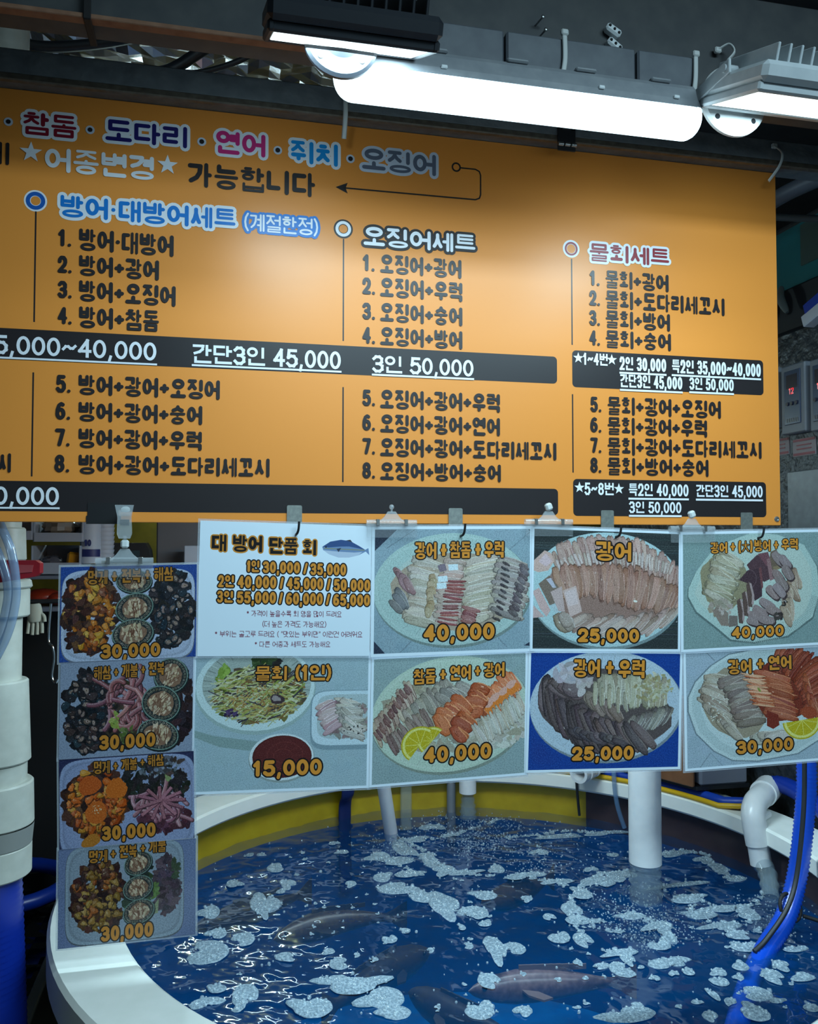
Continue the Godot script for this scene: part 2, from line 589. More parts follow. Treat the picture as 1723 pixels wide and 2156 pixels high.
	# slices laid along a bent row a - b - c, turning from one angle to the other
	func fan(a: Vector2, b: Vector2, c: Vector2, count: int, ang0: float, ang1: float, long: float, wide: float, cols: Array, edge: Color, fibre := 3):
		for i in count:
			var t := (i + 0.5) / count
			var p := a.lerp(b, t).lerp(b.lerp(c, t), t)
			var size := 0.72 + 0.56 * sin(t * PI) * 0.5 + 0.14
			slices(p, p + Vector2(1, 1), 1, lerpf(ang0, ang1, t), long * size, wide, cols, edge, fibre)

	func specks(x: float, y: float, rx: float, ry: float, count: int, r: float, cols: Array, flat := 0.6):
		for i in count:
			var a := rng.randf() * TAU
			var q := sqrt(rng.randf())
			var rr := r * rng.randf_range(0.4, 1.3)
			oval(x + cos(a) * rx * q, y + sin(a) * ry * q, rr, rr * flat, jit(cols[rng.randi() % cols.size()], 0.06), rng.randf() * PI, 0.35, 9)

	func plate(x: float, y: float, rx: float, ry: float, c: Color, inner: Color, ribs := 26, turn := 0.0, sq := 1.0):
		oval(x + rx * 0.012, y + ry * 0.03, rx * 1.01, ry * 1.02, c.darkened(0.3), turn, 0, 48, sq)
		oval(x, y, rx, ry, c, turn, 0, 48, sq)
		oval(x, y, rx * 0.965, ry * 0.955, c.lightened(0.08), turn, 0, 48, sq)
		oval(x, y, rx * 0.94, ry * 0.92, c, turn, 0, 48, sq)
		for i in ribs:
			var a := TAU * i / ribs
			var d := Vector2(cos(a) * rx, sin(a) * ry).rotated(turn)
			line(x + d.x * 0.8, y + d.y * 0.78, x + d.x * 0.94, y + d.y * 0.92, rx * 0.012, c.darkened(0.09))
			line(x + d.x * 0.8 + rx * 0.012, y + d.y * 0.78, x + d.x * 0.94 + rx * 0.012, y + d.y * 0.92, rx * 0.008, c.lightened(0.15))
		oval(x, y, rx * 0.79, ry * 0.76, inner, turn, 0, 44, sq)

	func lemon(x: float, y: float, r: float, turn: float):
		var half := func(rr: float, c: Color):
			var p := PackedVector2Array()
			for i in 17:
				p.append(Vector2(x, y) + Vector2(cos(PI * i / 16.0), sin(PI * i / 16.0)).rotated(turn) * rr)
			poly(p, c)
		half.call(r, Color(0.72, 0.66, 0.1))
		half.call(r * 0.93, Color(0.86, 0.86, 0.5))
		half.call(r * 0.8, Color(0.74, 0.68, 0.12))
		for i in 5:
			var d := Vector2(cos(PI * (i + 0.5) / 5), sin(PI * (i + 0.5) / 5)).rotated(turn) * r * 0.78
			line(x, y, x + d.x, y + d.y, r * 0.035, Color(0.85, 0.83, 0.42))

	# sea squirt: lumps of orange and brown
	func squirt(x: float, y: float, rx: float, ry: float, cols: Array, dark: Array):
		specks(x, y, rx, ry, 190, rx * 0.2, dark, 0.8)
		for i in 90:
			var a := rng.randf() * TAU
			var q := sqrt(rng.randf()) * 0.92
			var c := jit(cols[rng.randi() % cols.size()], 0.07)
			var px := x + cos(a) * rx * q
			var py := y + sin(a) * ry * q
			var r := rx * rng.randf_range(0.1, 0.22)
			var g := rng.randf() * PI
			oval(px + r * 0.1, py + r * 0.14, r, r * 0.7, c.darkened(0.5), g, 0.4, 12)
			oval(px, py, r * 0.92, r * 0.62, c, g, 0.35, 12)
			oval(px - r * 0.2, py - r * 0.15, r * 0.5, r * 0.3, c.lightened(0.14), g, 0.4, 9)
			if rng.randf() < 0.4:
				oval(px - r * 0.25, py - r * 0.2, r * 0.13, r * 0.06, Color(0.85, 0.78, 0.6), g, 0.3, 7)

	func abalone(x: float, y: float, rx: float, ry: float, turn: float):
		oval(x + rx * 0.03, y + ry * 0.08, rx * 1.05, ry * 1.08, Color(0.06, 0.1, 0.11), turn)
		oval(x, y, rx * 1.02, ry * 1.03, Color(0.42, 0.52, 0.48), turn)
		oval(x, y, rx * 0.96, ry * 0.95, Color(0.12, 0.15, 0.16), turn)
		for i in 30:
			var a := TAU * i / 30.0
			var d := Vector2(cos(a) * rx, sin(a) * ry).rotated(turn)
			oval(x + d.x * 0.83, y + d.y * 0.83, rx * 0.09, rx * 0.06, jit(Color(0.5, 0.48, 0.42), 0.1), a + turn, 0.4, 9)
			line(x + d.x * 0.7, y + d.y * 0.7, x + d.x * 0.95, y + d.y * 0.95, rx * 0.03, Color(0.1, 0.12, 0.13))
		oval(x, y, rx * 0.68, ry * 0.7, Color(0.5, 0.38, 0.3), turn, 0.1)
		for i in 36:
			var a := rng.randf() * TAU
			var q := sqrt(rng.randf()) * 0.62
			var d := Vector2(cos(a) * rx, sin(a) * ry).rotated(turn) * q
			oval(x + d.x, y + d.y, rx * rng.randf_range(0.08, 0.15), rx * rng.randf_range(0.05, 0.08), jit(Color(0.74, 0.66, 0.55), 0.07), turn + rng.randf_range(-0.5, 0.5) + PI / 2, 0.3, 9)
		for i in 9:
			var a := rng.randf() * TAU
			var d := Vector2(cos(a) * rx, sin(a) * ry).rotated(turn) * 0.45 * rng.randf()
			var e := Vector2(rx * 0.22, 0).rotated(turn + PI / 2 + rng.randf_range(-0.6, 0.6))
			line(x + d.x - e.x, y + d.y - e.y, x + d.x + e.x, y + d.y + e.y, rx * 0.03, Color(0.36, 0.2, 0.13))

	# sea cucumber: dark rounds with paler cut faces
	func cucumber(x: float, y: float, rx: float, ry: float, count := 60):
		specks(x, y, rx * 1.05, ry * 1.05, 170, rx * 0.24, [Color(0.1, 0.1, 0.12), Color(0.14, 0.12, 0.13), Color(0.08, 0.11, 0.14)], 0.8)
		for i in count:
			var a := rng.randf() * TAU
			var q := sqrt(rng.randf())
			var px := x + cos(a) * rx * q
			var py := y + sin(a) * ry * q
			var r := rx * rng.randf_range(0.13, 0.24)
			var g := rng.randf() * PI
			var skin := jit([Color(0.13, 0.13, 0.15), Color(0.12, 0.18, 0.22), Color(0.2, 0.15, 0.15)][rng.randi() % 3], 0.04)
			oval(px, py, r * 1.1, r * 0.78, Color(0.05, 0.05, 0.07), g, 0.2, 14)
			oval(px - r * 0.03, py - r * 0.05, r, r * 0.68, skin, g, 0.2, 14)
			if rng.randf() < 0.6:
				oval(px, py, r * 0.74, r * 0.48, jit(Color(0.45, 0.38, 0.36), 0.07), g, 0.25, 12)
				oval(px + r * 0.1, py, r * 0.42, r * 0.25, jit(Color(0.6, 0.52, 0.48), 0.06), g, 0.3, 10)
				oval(px + r * 0.1, py, r * 0.13, r * 0.1, Color(0.25, 0.16, 0.12), g, 0.3, 8)
			oval(px - r * 0.4, py - r * 0.35, r * 0.16, r * 0.06, Color(0.6, 0.65, 0.7), g, 0.3, 7)

	# spoon worm: pink curling strips
	func worms(x: float, y: float, r: float, count: int, cols: Array):
		for i in count:
			var a := rng.randf() * TAU
			var q := sqrt(rng.randf()) * r * 0.75
			var p := Vector2(x + cos(a) * q, y + sin(a) * q)
			var g := rng.randf() * TAU
			var c := jit(cols[rng.randi() % cols.size()], 0.06)
			var bend := rng.randf_range(-0.35, 0.35)
			var way := [p]
			for s in 10:
				way.append(way[-1] + Vector2(cos(g), sin(g)) * r * 0.075)
				g += bend * 0.8
			for m in [[0.02, 0.17, c.darkened(0.5)], [0.0, 0.135, c], [-0.02, 0.07, c.lightened(0.12)], [-0.035, 0.025, c.lightened(0.35)]]:
				for s in 10:
					var d0: Vector2 = way[s] + Vector2(m[0], m[0]) * r
					var d1: Vector2 = way[s + 1] + Vector2(m[0], m[0]) * r
					line(d0.x, d0.y, d1.x, d1.y, m[1] * r, m[2])
					oval(d1.x, d1.y, m[1] * r / 2, m[1] * r / 2, m[2], 0, 0, 10)


func write(p: Paint, s: String, x0: float, y0: float, x1: float, y1: float, fill: Color, edge: Color, w: float, th := 0.17, rounded := false):
	var bx := Rect2(x0, y0, x1 - x0, y1 - y0)
	if w > 0.0:
		for q in text_pieces(s, bx, th * bx.size.y, w, true):
			p.poly(q, edge)
	for q in text_pieces(s, bx, th * bx.size.y, 0.0, rounded):
		p.poly(q, fill)

const GOLD := Color(0.85, 0.56, 0.2)
const INK := Color(0.07, 0.06, 0.07)

func print_c1() -> ImageTexture:
	var p := Paint.new(Vector2(95, 190), Vector2(1590, 1205), 1024, 1, Color(0.87, 0.93, 0.98))
	for e in [["대", 195, 312, 340, 458], ["방어", 385, 312, 665, 460], ["단품", 715, 325, 990, 470], ["회", 1030, 335, 1165, 475]]:
		write(p, e[0], e[1], e[2], e[3], e[4], INK, GOLD.darkened(0.05), 13.0, 0.19)
	# the yellowtail printed at the right
	var back := Color(0.2, 0.32, 0.52)
	p.quad([1215, 395, 1290, 345, 1390, 325, 1480, 335, 1560, 375, 1625, 412, 1655, 395, 1665, 460, 1630, 428, 1560, 465, 1470, 488, 1370, 490, 1280, 462, 1225, 425], Color(0.44, 0.55, 0.7))
	p.quad([1215, 395, 1290, 345, 1390, 325, 1480, 335, 1560, 375, 1625, 412, 1560, 400, 1470, 385, 1380, 388, 1280, 398], back)
	p.quad([1225, 425, 1300, 430, 1400, 436, 1520, 440, 1600, 432, 1560, 465, 1470, 488, 1370, 490, 1280, 462], Color(0.72, 0.78, 0.86))
	p.line(1230, 408, 1620, 416, 7, Color(0.55, 0.56, 0.4))
	p.quad([1440, 330, 1480, 322, 1500, 345], Color(0.22, 0.22, 0.25))
	p.quad([1350, 410, 1395, 400, 1370, 440], Color(0.2, 0.24, 0.32))
	p.oval(1250, 396, 7, 7, Color(0.08, 0.08, 0.1))
	for e in [["1인", 520, 535, 640, 640], ["30,000", 665, 540, 1015, 645], ["/", 1040, 545, 1085, 650], ["35,000", 1105, 548, 1450, 655], ["2인", 265, 672, 415, 780], ["40,000", 440, 675, 800, 785], ["/", 825, 680, 865, 788], ["45,000", 890, 682, 1235, 790], ["/", 1262, 685, 1305, 795], ["50,000", 1328, 688, 1685, 798], ["3인", 260, 812, 410, 918], ["55,000", 436, 815, 800, 922], ["/", 820, 818, 862, 925], ["60,000", 885, 820, 1235, 928], ["/", 1258, 824, 1302, 930], ["65,000", 1325, 826, 1685, 934]]:
		write(p, e[0], e[1], e[2], e[3], e[4], GOLD, INK, 11.0, 0.2, true)
	var red := Color(0.42, 0.1, 0.2)
	for e in [["* 가격이 높을수록 회 양을 많이 드려요", 530, 985, 1415, 1040], ["(더 높은 가격도 가능해요)", 675, 1078, 1272, 1135], ["* 부위는 골고루 드려요 ( \"맛있는 부위만\" 이런건 어려워요", 250, 1170, 1617, 1225], ["* 다른 어종과 세트도 가능해요", 610, 1262, 1315, 1315]]:
		write(p, e[0], e[1], e[2], e[3], e[4], red, red, 0.0, 0.085, true)
	return p.done()

func frame(p: Paint, x: float, y: float, w: float, h: float, b: float):
	var c := Color(0.87, 0.93, 0.98)
	p.rect(x, y, w, b, c); p.rect(x, y + h - b, w, b + 10, c); p.rect(x, y, b, h, c); p.rect(x + w - b, y, b + 10, h, c)

func print_c2() -> ImageTexture:
	var p := Paint.new(Vector2(60, 25), Vector2(1590, 1250), 1024, 2, Color(0.62, 0.72, 0.76))
	p.wash(860, 650, 900, 700, 260, 60, Color(0.62, 0.72, 0.76))
	p.quad([60, 700, 250, 760, 700, 830, 560, 900, 300, 860, 60, 760], Color(0.52, 0.62, 0.62))
	p.oval(610, 350, 535, 410, Color(0.6, 0.7, 0.7))
	p.oval(610, 330, 525, 395, Color(0.78, 0.87, 0.88))
	p.oval(620, 315, 480, 340, Color(0.62, 0.68, 0.66))
	for i in 44:
		var a := TAU * i / 44.0
		p.line(620 + cos(a) * 400, 315 + sin(a) * 270, 620 + cos(a) * 475, 315 + sin(a) * 335, 7, Color(0.45, 0.5, 0.48) if i % 2 else Color(0.74, 0.8, 0.78))
	p.specks(640, 390, 380, 240, 160, 60, [Color(0.3, 0.34, 0.16), Color(0.42, 0.4, 0.22), Color(0.3, 0.26, 0.22)])
	p.specks(690, 110, 120, 60, 50, 40, [Color(0.14, 0.22, 0.12), Color(0.2, 0.28, 0.14), Color(0.12, 0.12, 0.12)])
	p.specks(330, 240, 60, 90, 40, 34, [Color(0.42, 0.55, 0.18), Color(0.5, 0.62, 0.25)])
	for i in 620:
		var a := p.rng.randf() * TAU
		var q := sqrt(p.rng.randf())
		var x := 640 + cos(a) * 390 * q
		var y := 400 + sin(a) * 250 * q
		var g := p.rng.randf_range(-0.9, 0.5)
		var L := p.rng.randf_range(25, 75)
		p.line(x - cos(g) * L, y - sin(g) * L, x + cos(g) * L, y + sin(g) * L, p.rng.randf_range(6, 15), p.jit([Color(0.74, 0.76, 0.6), Color(0.66, 0.62, 0.34), Color(0.58, 0.62, 0.3), Color(0.8, 0.8, 0.68), Color(0.48, 0.36, 0.2), Color(0.24, 0.22, 0.26), Color(0.7, 0.72, 0.5)][p.rng.randi() % 7], 0.06))
	p.specks(640, 440, 260, 130, 320, 8, [Color(0.62, 0.46, 0.24), Color(0.7, 0.56, 0.32)])
	p.oval(800, 440, 65, 45, Color(0.24, 0.18, 0.2), 0.3, 0.2); p.oval(790, 435, 40, 25, Color(0.6, 0.56, 0.56), 0.3, 0.3)
	p.specks(400, 560, 60, 40, 20, 20, [Color(0.2, 0.15, 0.28), Color(0.28, 0.2, 0.36)])
	# the tray of raw slices
	p.oval(1480, 640, 380, 275, Color(0.5, 0.6, 0.65), 0, 0, 40, 0.35); p.oval(1480, 622, 368, 250, Color(0.78, 0.87, 0.91), 0, 0, 40, 0.35); p.oval(1480, 610, 320, 205, Color(0.68, 0.76, 0.78), 0, 0, 40, 0.4)
	p.specks(1440, 630, 230, 170, 120, 34, [Color(0.52, 0.44, 0.44), Color(0.6, 0.5, 0.5), Color(0.55, 0.55, 0.52)])
	p.slices(Vector2(1240, 500), Vector2(1330, 720), 12, -0.5, 230, 55, [Color(0.72, 0.58, 0.6), Color(0.66, 0.5, 0.53), Color(0.76, 0.66, 0.66)], Color(0.9, 0.84, 0.86))
	p.slices(Vector2(1450, 480), Vector2(1500, 780), 26, 0.3, 260, 42, [Color(0.7, 0.68, 0.64), Color(0.64, 0.63, 0.6), Color(0.76, 0.74, 0.7)], Color(0.86, 0.86, 0.84), 3, 0.5)
	p.specks(1520, 740, 110, 40, 14, 10, [Color(0.2, 0.2, 0.22)])
	# the sauce
	p.oval(850, 975, 295, 222, Color(0.56, 0.62, 0.62)); p.oval(850, 965, 288, 212, Color(0.82, 0.88, 0.9)); p.oval(855, 962, 265, 192, Color(0.3, 0.1, 0.1)); p.oval(860, 955, 250, 178, Color(0.34, 0.12, 0.12))
	p.arc(880, 950, 160, 120, 0, TAU, 6, Color(0.42, 0.18, 0.17), 28); p.arc(860, 955, 85, 62, 0, TAU, 6, Color(0.42, 0.18, 0.17), 24)
	for i in 9:
		var a := TAU * i / 9.0
		p.line(860 + cos(a) * 90, 955 + sin(a) * 66, 880 + cos(a) * 158, 950 + sin(a) * 118, 5, Color(0.41, 0.17, 0.16))
	p.soften()
	for e in [["물회", 595, 142, 890, 272], ["(1인)", 950, 135, 1290, 275]]:
		write(p, e[0], e[1], e[2], e[3], e[4], GOLD, INK, 12.0, 0.18)
	write(p, "15,000", 590, 990, 1220, 1135, GOLD, INK, 13.0, 0.21, true)
	frame(p, 60, 25, 1590, 1250, 24)
	return p.done()

func print_c3() -> ImageTexture:
	var p := Paint.new(Vector2(55, 275), Vector2(1635, 1320), 768, 3, Color(0.55, 0.65, 0.7))
	p.wash(860, 930, 1000, 800, 200, 80, Color(0.55, 0.65, 0.7))
	p.line(200, 500, 520, 280, 8, Color(0.45, 0.53, 0.58)); p.line(1400, 560, 1700, 300, 8, Color(0.45, 0.53, 0.58)); p.line(340, 1560, 460, 1440, 8, Color(0.45, 0.53, 0.58)); p.line(1330, 1440, 1420, 1540, 8, Color(0.45, 0.53, 0.58))
	var dk := Color(0.16, 0.2, 0.28)
	p.quad([75, 310, 300, 310, 75, 535], dk); p.quad([75, 1425, 205, 1575, 75, 1580], dk); p.quad([1640, 310, 1690, 310, 1690, 360], dk); p.quad([1600, 1530, 1690, 1480, 1690, 1540], dk)
	p.plate(870, 925, 800, 580, Color(0.66, 0.77, 0.76), Color(0.7, 0.78, 0.76), 30)
	p.oval(930, 950, 700, 400, Color(0.66, 0.6, 0.53), 0, 0.04)
	p.slices(Vector2(620, 650), Vector2(560, 1280), 26, 0.25, 400, 84, [Color(0.72, 0.68, 0.62), Color(0.68, 0.62, 0.55), Color(0.75, 0.71, 0.66)], Color(0.82, 0.8, 0.76), 4)
	p.slices(Vector2(660, 800), Vector2(620, 1180), 10, 1.5, 120, 70, [Color(0.66, 0.56, 0.42), Color(0.68, 0.6, 0.48)], Color(0.74, 0.68, 0.58))
	p.slices(Vector2(320, 760), Vector2(420, 900), 7, 0.9, 210, 60, [Color(0.6, 0.46, 0.48), Color(0.56, 0.42, 0.44)], Color(0.72, 0.62, 0.62))
	p.slices(Vector2(360, 960), Vector2(300, 1110), 4, 0.95, 230, 70, [Color(0.42, 0.42, 0.43), Color(0.46, 0.45, 0.45)], Color(0.66, 0.66, 0.66), 0)
	p.slices(Vector2(1150, 640), Vector2(1100, 1260), 26, -0.25, 410, 84, [Color(0.72, 0.68, 0.6), Color(0.7, 0.66, 0.6), Color(0.66, 0.6, 0.54)], Color(0.84, 0.82, 0.78), 4)
	p.slices(Vector2(1480, 640), Vector2(1420, 1220), 26, 0.35, 380, 74, [Color(0.6, 0.56, 0.54), Color(0.55, 0.51, 0.5), Color(0.66, 0.62, 0.58)], Color(0.74, 0.72, 0.7), 3)
	for i in 11:
		p.slices(Vector2(1380 - i * i * 0.9, 660 + i * 58), Vector2(1430 - i * i * 0.9, 680 + i * 58), 2, 0.6, 70, 24, [Color(0.2, 0.18, 0.2), Color(0.26, 0.23, 0.24)], Color(0.5, 0.46, 0.46), 0)
		p.slices(Vector2(1590 - i * 12, 700 + i * 48), Vector2(1620 - i * 12, 720 + i * 48), 2, 0.7, 110, 40, [Color(0.4, 0.36, 0.38), Color(0.34, 0.3, 0.32)], Color(0.56, 0.52, 0.52), 0)
	p.slices(Vector2(870, 620), Vector2(800, 1280), 19, 0.12, 270, 62, [Color(0.74, 0.6, 0.57), Color(0.7, 0.62, 0.58)], Color(0.88, 0.82, 0.8), 3)
	p.slices(Vector2(900, 830), Vector2(810, 1290), 13, 0.1, 210, 26, [Color(0.52, 0.24, 0.24), Color(0.58, 0.3, 0.28), Color(0.5, 0.3, 0.3)], Color(0.78, 0.62, 0.6), 1)
	p.slices(Vector2(1060, 1130), Vector2(1010, 1270), 5, 0.3, 190, 40, [Color(0.5, 0.28, 0.28), Color(0.56, 0.34, 0.32)], Color(0.76, 0.6, 0.58), 2)
	for e in [[760, 820, 1.4], [750, 890, 0.2], [865, 700, -0.4]]:
		p.quad([e[0] - 50, e[1] - 28, e[0] + 45, e[1] - 34, e[0] + 52, e[1] + 26, e[0] - 44, e[1] + 34], Color(0.84, 0.92, 0.95))
	p.quad([705, 680, 780, 660, 800, 730, 730, 750], Color(0.5, 0.45, 0.5))
	p.soften()
	for e in [["광어", 478, 440, 700, 612], ["+", 735, 460, 800, 582], ["참돔", 828, 436, 1048, 606], ["+", 1085, 458, 1150, 578], ["우럭", 1178, 436, 1390, 606]]:
		write(p, e[0], e[1], e[2], e[3], e[4], GOLD, INK, 12.0, 0.18)
	write(p, "40,000", 565, 1285, 1300, 1455, GOLD, INK, 14.0, 0.21, true)
	frame(p, 55, 275, 1635, 1320, 30)
	return p.done()

func print_c4() -> ImageTexture:
	var p := Paint.new(Vector2(45, 90), Vector2(1590, 1330), 768, 4, Color(0.56, 0.65, 0.66))
	p.wash(860, 730, 900, 750, 200, 80, Color(0.56, 0.65, 0.66))
	p.plate(850, 720, 800, 600, Color(0.72, 0.8, 0.74), Color(0.74, 0.8, 0.76), 30, -0.08)
	p.specks(700, 750, 560, 340, 160, 70, [Color(0.64, 0.62, 0.54), Color(0.68, 0.68, 0.6), Color(0.6, 0.58, 0.52)])
	p.specks(1300, 820, 330, 280, 200, 60, [Color(0.72, 0.72, 0.68), Color(0.68, 0.66, 0.6), Color(0.76, 0.77, 0.74)])
	p.slices(Vector2(460, 440), Vector2(110, 900), 17, 1.15, 290, 52, [Color(0.66, 0.58, 0.5), Color(0.7, 0.64, 0.56), Color(0.62, 0.52, 0.46)], Color(0.42, 0.26, 0.26), 3)
	p.slices(Vector2(420, 410), Vector2(100, 930), 15, 1.0, 120, 34, [Color(0.4, 0.26, 0.26), Color(0.46, 0.32, 0.3)], Color(0.66, 0.54, 0.5), 2)
	p.slices(Vector2(850, 420), Vector2(420, 760), 15, 1.1, 260, 62, [Color(0.58, 0.54, 0.48), Color(0.52, 0.49, 0.45), Color(0.64, 0.61, 0.55)], Color(0.74, 0.72, 0.66), 3)
	p.slices(Vector2(620, 740), Vector2(240, 1020), 14, 1.05, 260, 44, [Color(0.52, 0.44, 0.4), Color(0.44, 0.34, 0.33), Color(0.6, 0.52, 0.47)], Color(0.34, 0.22, 0.22), 3)
	p.slices(Vector2(1000, 460), Vector2(760, 560), 8, 0.6, 240, 80, [Color(0.6, 0.57, 0.53), Color(0.54, 0.52, 0.49)], Color(0.74, 0.72, 0.68), 3)
	p.slices(Vector2(1500, 400), Vector2(1180, 680), 12, 0.9, 300, 80, [Color(0.82, 0.42, 0.26), Color(0.86, 0.5, 0.32), Color(0.78, 0.38, 0.24)], Color(0.92, 0.72, 0.6), 5)
	for e in [[1400, 560], [1310, 620], [1480, 490], [1250, 680]]:
		p.oval(e[0], e[1], 75, 55, Color(0.88, 0.5, 0.2), -0.7, 0.1); p.oval(e[0] - 20, e[1] - 45, 60, 36, Color(0.86, 0.66, 0.6), -0.7, 0.15)
	p.slices(Vector2(1120, 480), Vector2(1060, 760), 6, 0.5, 260, 110, [Color(0.72, 0.34, 0.19), Color(0.66, 0.3, 0.17)], Color(0.88, 0.58, 0.4), 6, 0.5)
	p.slices(Vector2(960, 640), Vector2(760, 820), 7, 1.0, 270, 110, [Color(0.74, 0.36, 0.2), Color(0.78, 0.42, 0.25), Color(0.68, 0.31, 0.18)], Color(0.9, 0.62, 0.44), 6, 0.5)
	p.slices(Vector2(1000, 780), Vector2(900, 960), 5, 0.8, 240, 110, [Color(0.72, 0.34, 0.19), Color(0.64, 0.28, 0.17)], Color(0.9, 0.6, 0.42), 6, 0.6)
	p.slices(Vector2(1580, 640), Vector2(1120, 980), 26, 1.15, 300, 36, [Color(0.72, 0.7, 0.64), Color(0.76, 0.75, 0.71), Color(0.7, 0.66, 0.58)], Color(0.86, 0.87, 0.86), 2)
	p.lemon(660, 990, 150, 2.3)
	p.lemon(540, 1020, 190, 2.2)
	p.soften()
	for e in [["참돔", 460, 240, 688, 395], ["+", 724, 255, 790, 355], ["연어", 824, 222, 1046, 374], ["+", 1078, 240, 1142, 334], ["광어", 1172, 208, 1394, 362]]:
		write(p, e[0], e[1], e[2], e[3], e[4], GOLD, INK, 12.0, 0.18)
	write(p, "40,000", 575, 1050, 1270, 1215, GOLD, INK, 14.0, 0.21, true)
	frame(p, 45, 90, 1590, 1330, 26)
	return p.done()

func print_c5() -> ImageTexture:
	var p := Paint.new(Vector2(90, 285), Vector2(1560, 1290), 768, 5, Color(0.17, 0.2, 0.21))
	for i in 60:
		var y := p.rng.randf_range(285, 1580)
		p.line(90, y, 1660, y + p.rng.randf_range(-25, 25), p.rng.randf_range(3, 12), p.jit(Color(0.2, 0.24, 0.25), 0.06))
	p.plate(870, 925, 800, 605, Color(0.68, 0.8, 0.82), Color(0.7, 0.78, 0.8), 0)
	p.oval(960, 900, 690, 480, Color(0.58, 0.46, 0.42), 0.1, 0.03)
	p.fan(Vector2(1620, 860), Vector2(1150, 330), Vector2(310, 640), 36, 1.75, 1.2, 340, 70, [Color(0.68, 0.55, 0.51), Color(0.64, 0.51, 0.47), Color(0.72, 0.6, 0.56)], Color(0.52, 0.38, 0.35), 5)
	p.fan(Vector2(1560, 700), Vector2(1000, 480), Vector2(350, 690), 34, 1.8, 1.1, 170, 30, [Color(0.77, 0.71, 0.69), Color(0.7, 0.63, 0.59)], Color(0.54, 0.42, 0.38), 3)
	p.fan(Vector2(1610, 1080), Vector2(1150, 800), Vector2(350, 850), 34, 2.0, 1.35, 400, 76, [Color(0.62, 0.45, 0.38), Color(0.66, 0.5, 0.43), Color(0.58, 0.42, 0.36)], Color(0.74, 0.6, 0.55), 5)
	p.fan(Vector2(1560, 1180), Vector2(1150, 1400), Vector2(480, 1260), 24, 2.2, 2.7, 360, 60, [Color(0.66, 0.56, 0.52), Color(0.6, 0.5, 0.46), Color(0.71, 0.63, 0.6)], Color(0.8, 0.76, 0.74), 3)
	p.slices(Vector2(360, 1310), Vector2(470, 1260), 4, 1.0, 220, 100, [Color(0.58, 0.52, 0.46), Color(0.62, 0.56, 0.52)], Color(0.74, 0.7, 0.68), 3)
	p.quad([110, 640, 220, 530, 290, 560, 320, 640, 260, 740, 160, 760, 110, 740], Color(0.8, 0.68, 0.64)); p.quad([160, 650, 230, 560, 300, 640, 240, 700], Color(0.84, 0.74, 0.76))
	p.quad([165, 880, 270, 790, 370, 910, 330, 1080, 280, 1100], Color(0.48, 0.42, 0.38))
	p.quad([285, 960, 400, 900, 435, 1165, 370, 1160], Color(0.76, 0.67, 0.66)); p.quad([410, 945, 545, 890, 610, 1160, 490, 1220], Color(0.8, 0.7, 0.68)); p.quad([430, 960, 540, 915, 570, 1080, 470, 1110], Color(0.84, 0.76, 0.76))
	p.quad([105, 960, 170, 920, 290, 1150, 250, 1220, 180, 1130], Color(0.8, 0.68, 0.67)); p.quad([105, 1090, 230, 1220, 105, 1235], Color(0.78, 0.67, 0.66)); p.quad([240, 830, 290, 815, 345, 915, 310, 920], Color(0.74, 0.74, 0.8))
	p.oval(1165, 1042, 22, 12, Color(0.92, 0.92, 0.88), 0.2)
	p.soften()
	write(p, "광어", 735, 418, 1125, 622, GOLD, INK, 15.0, 0.18)
	write(p, "25,000", 565, 1335, 1215, 1480, GOLD, INK, 14.0, 0.22, true)
	frame(p, 90, 285, 1560, 1290, 26)
	return p.done()

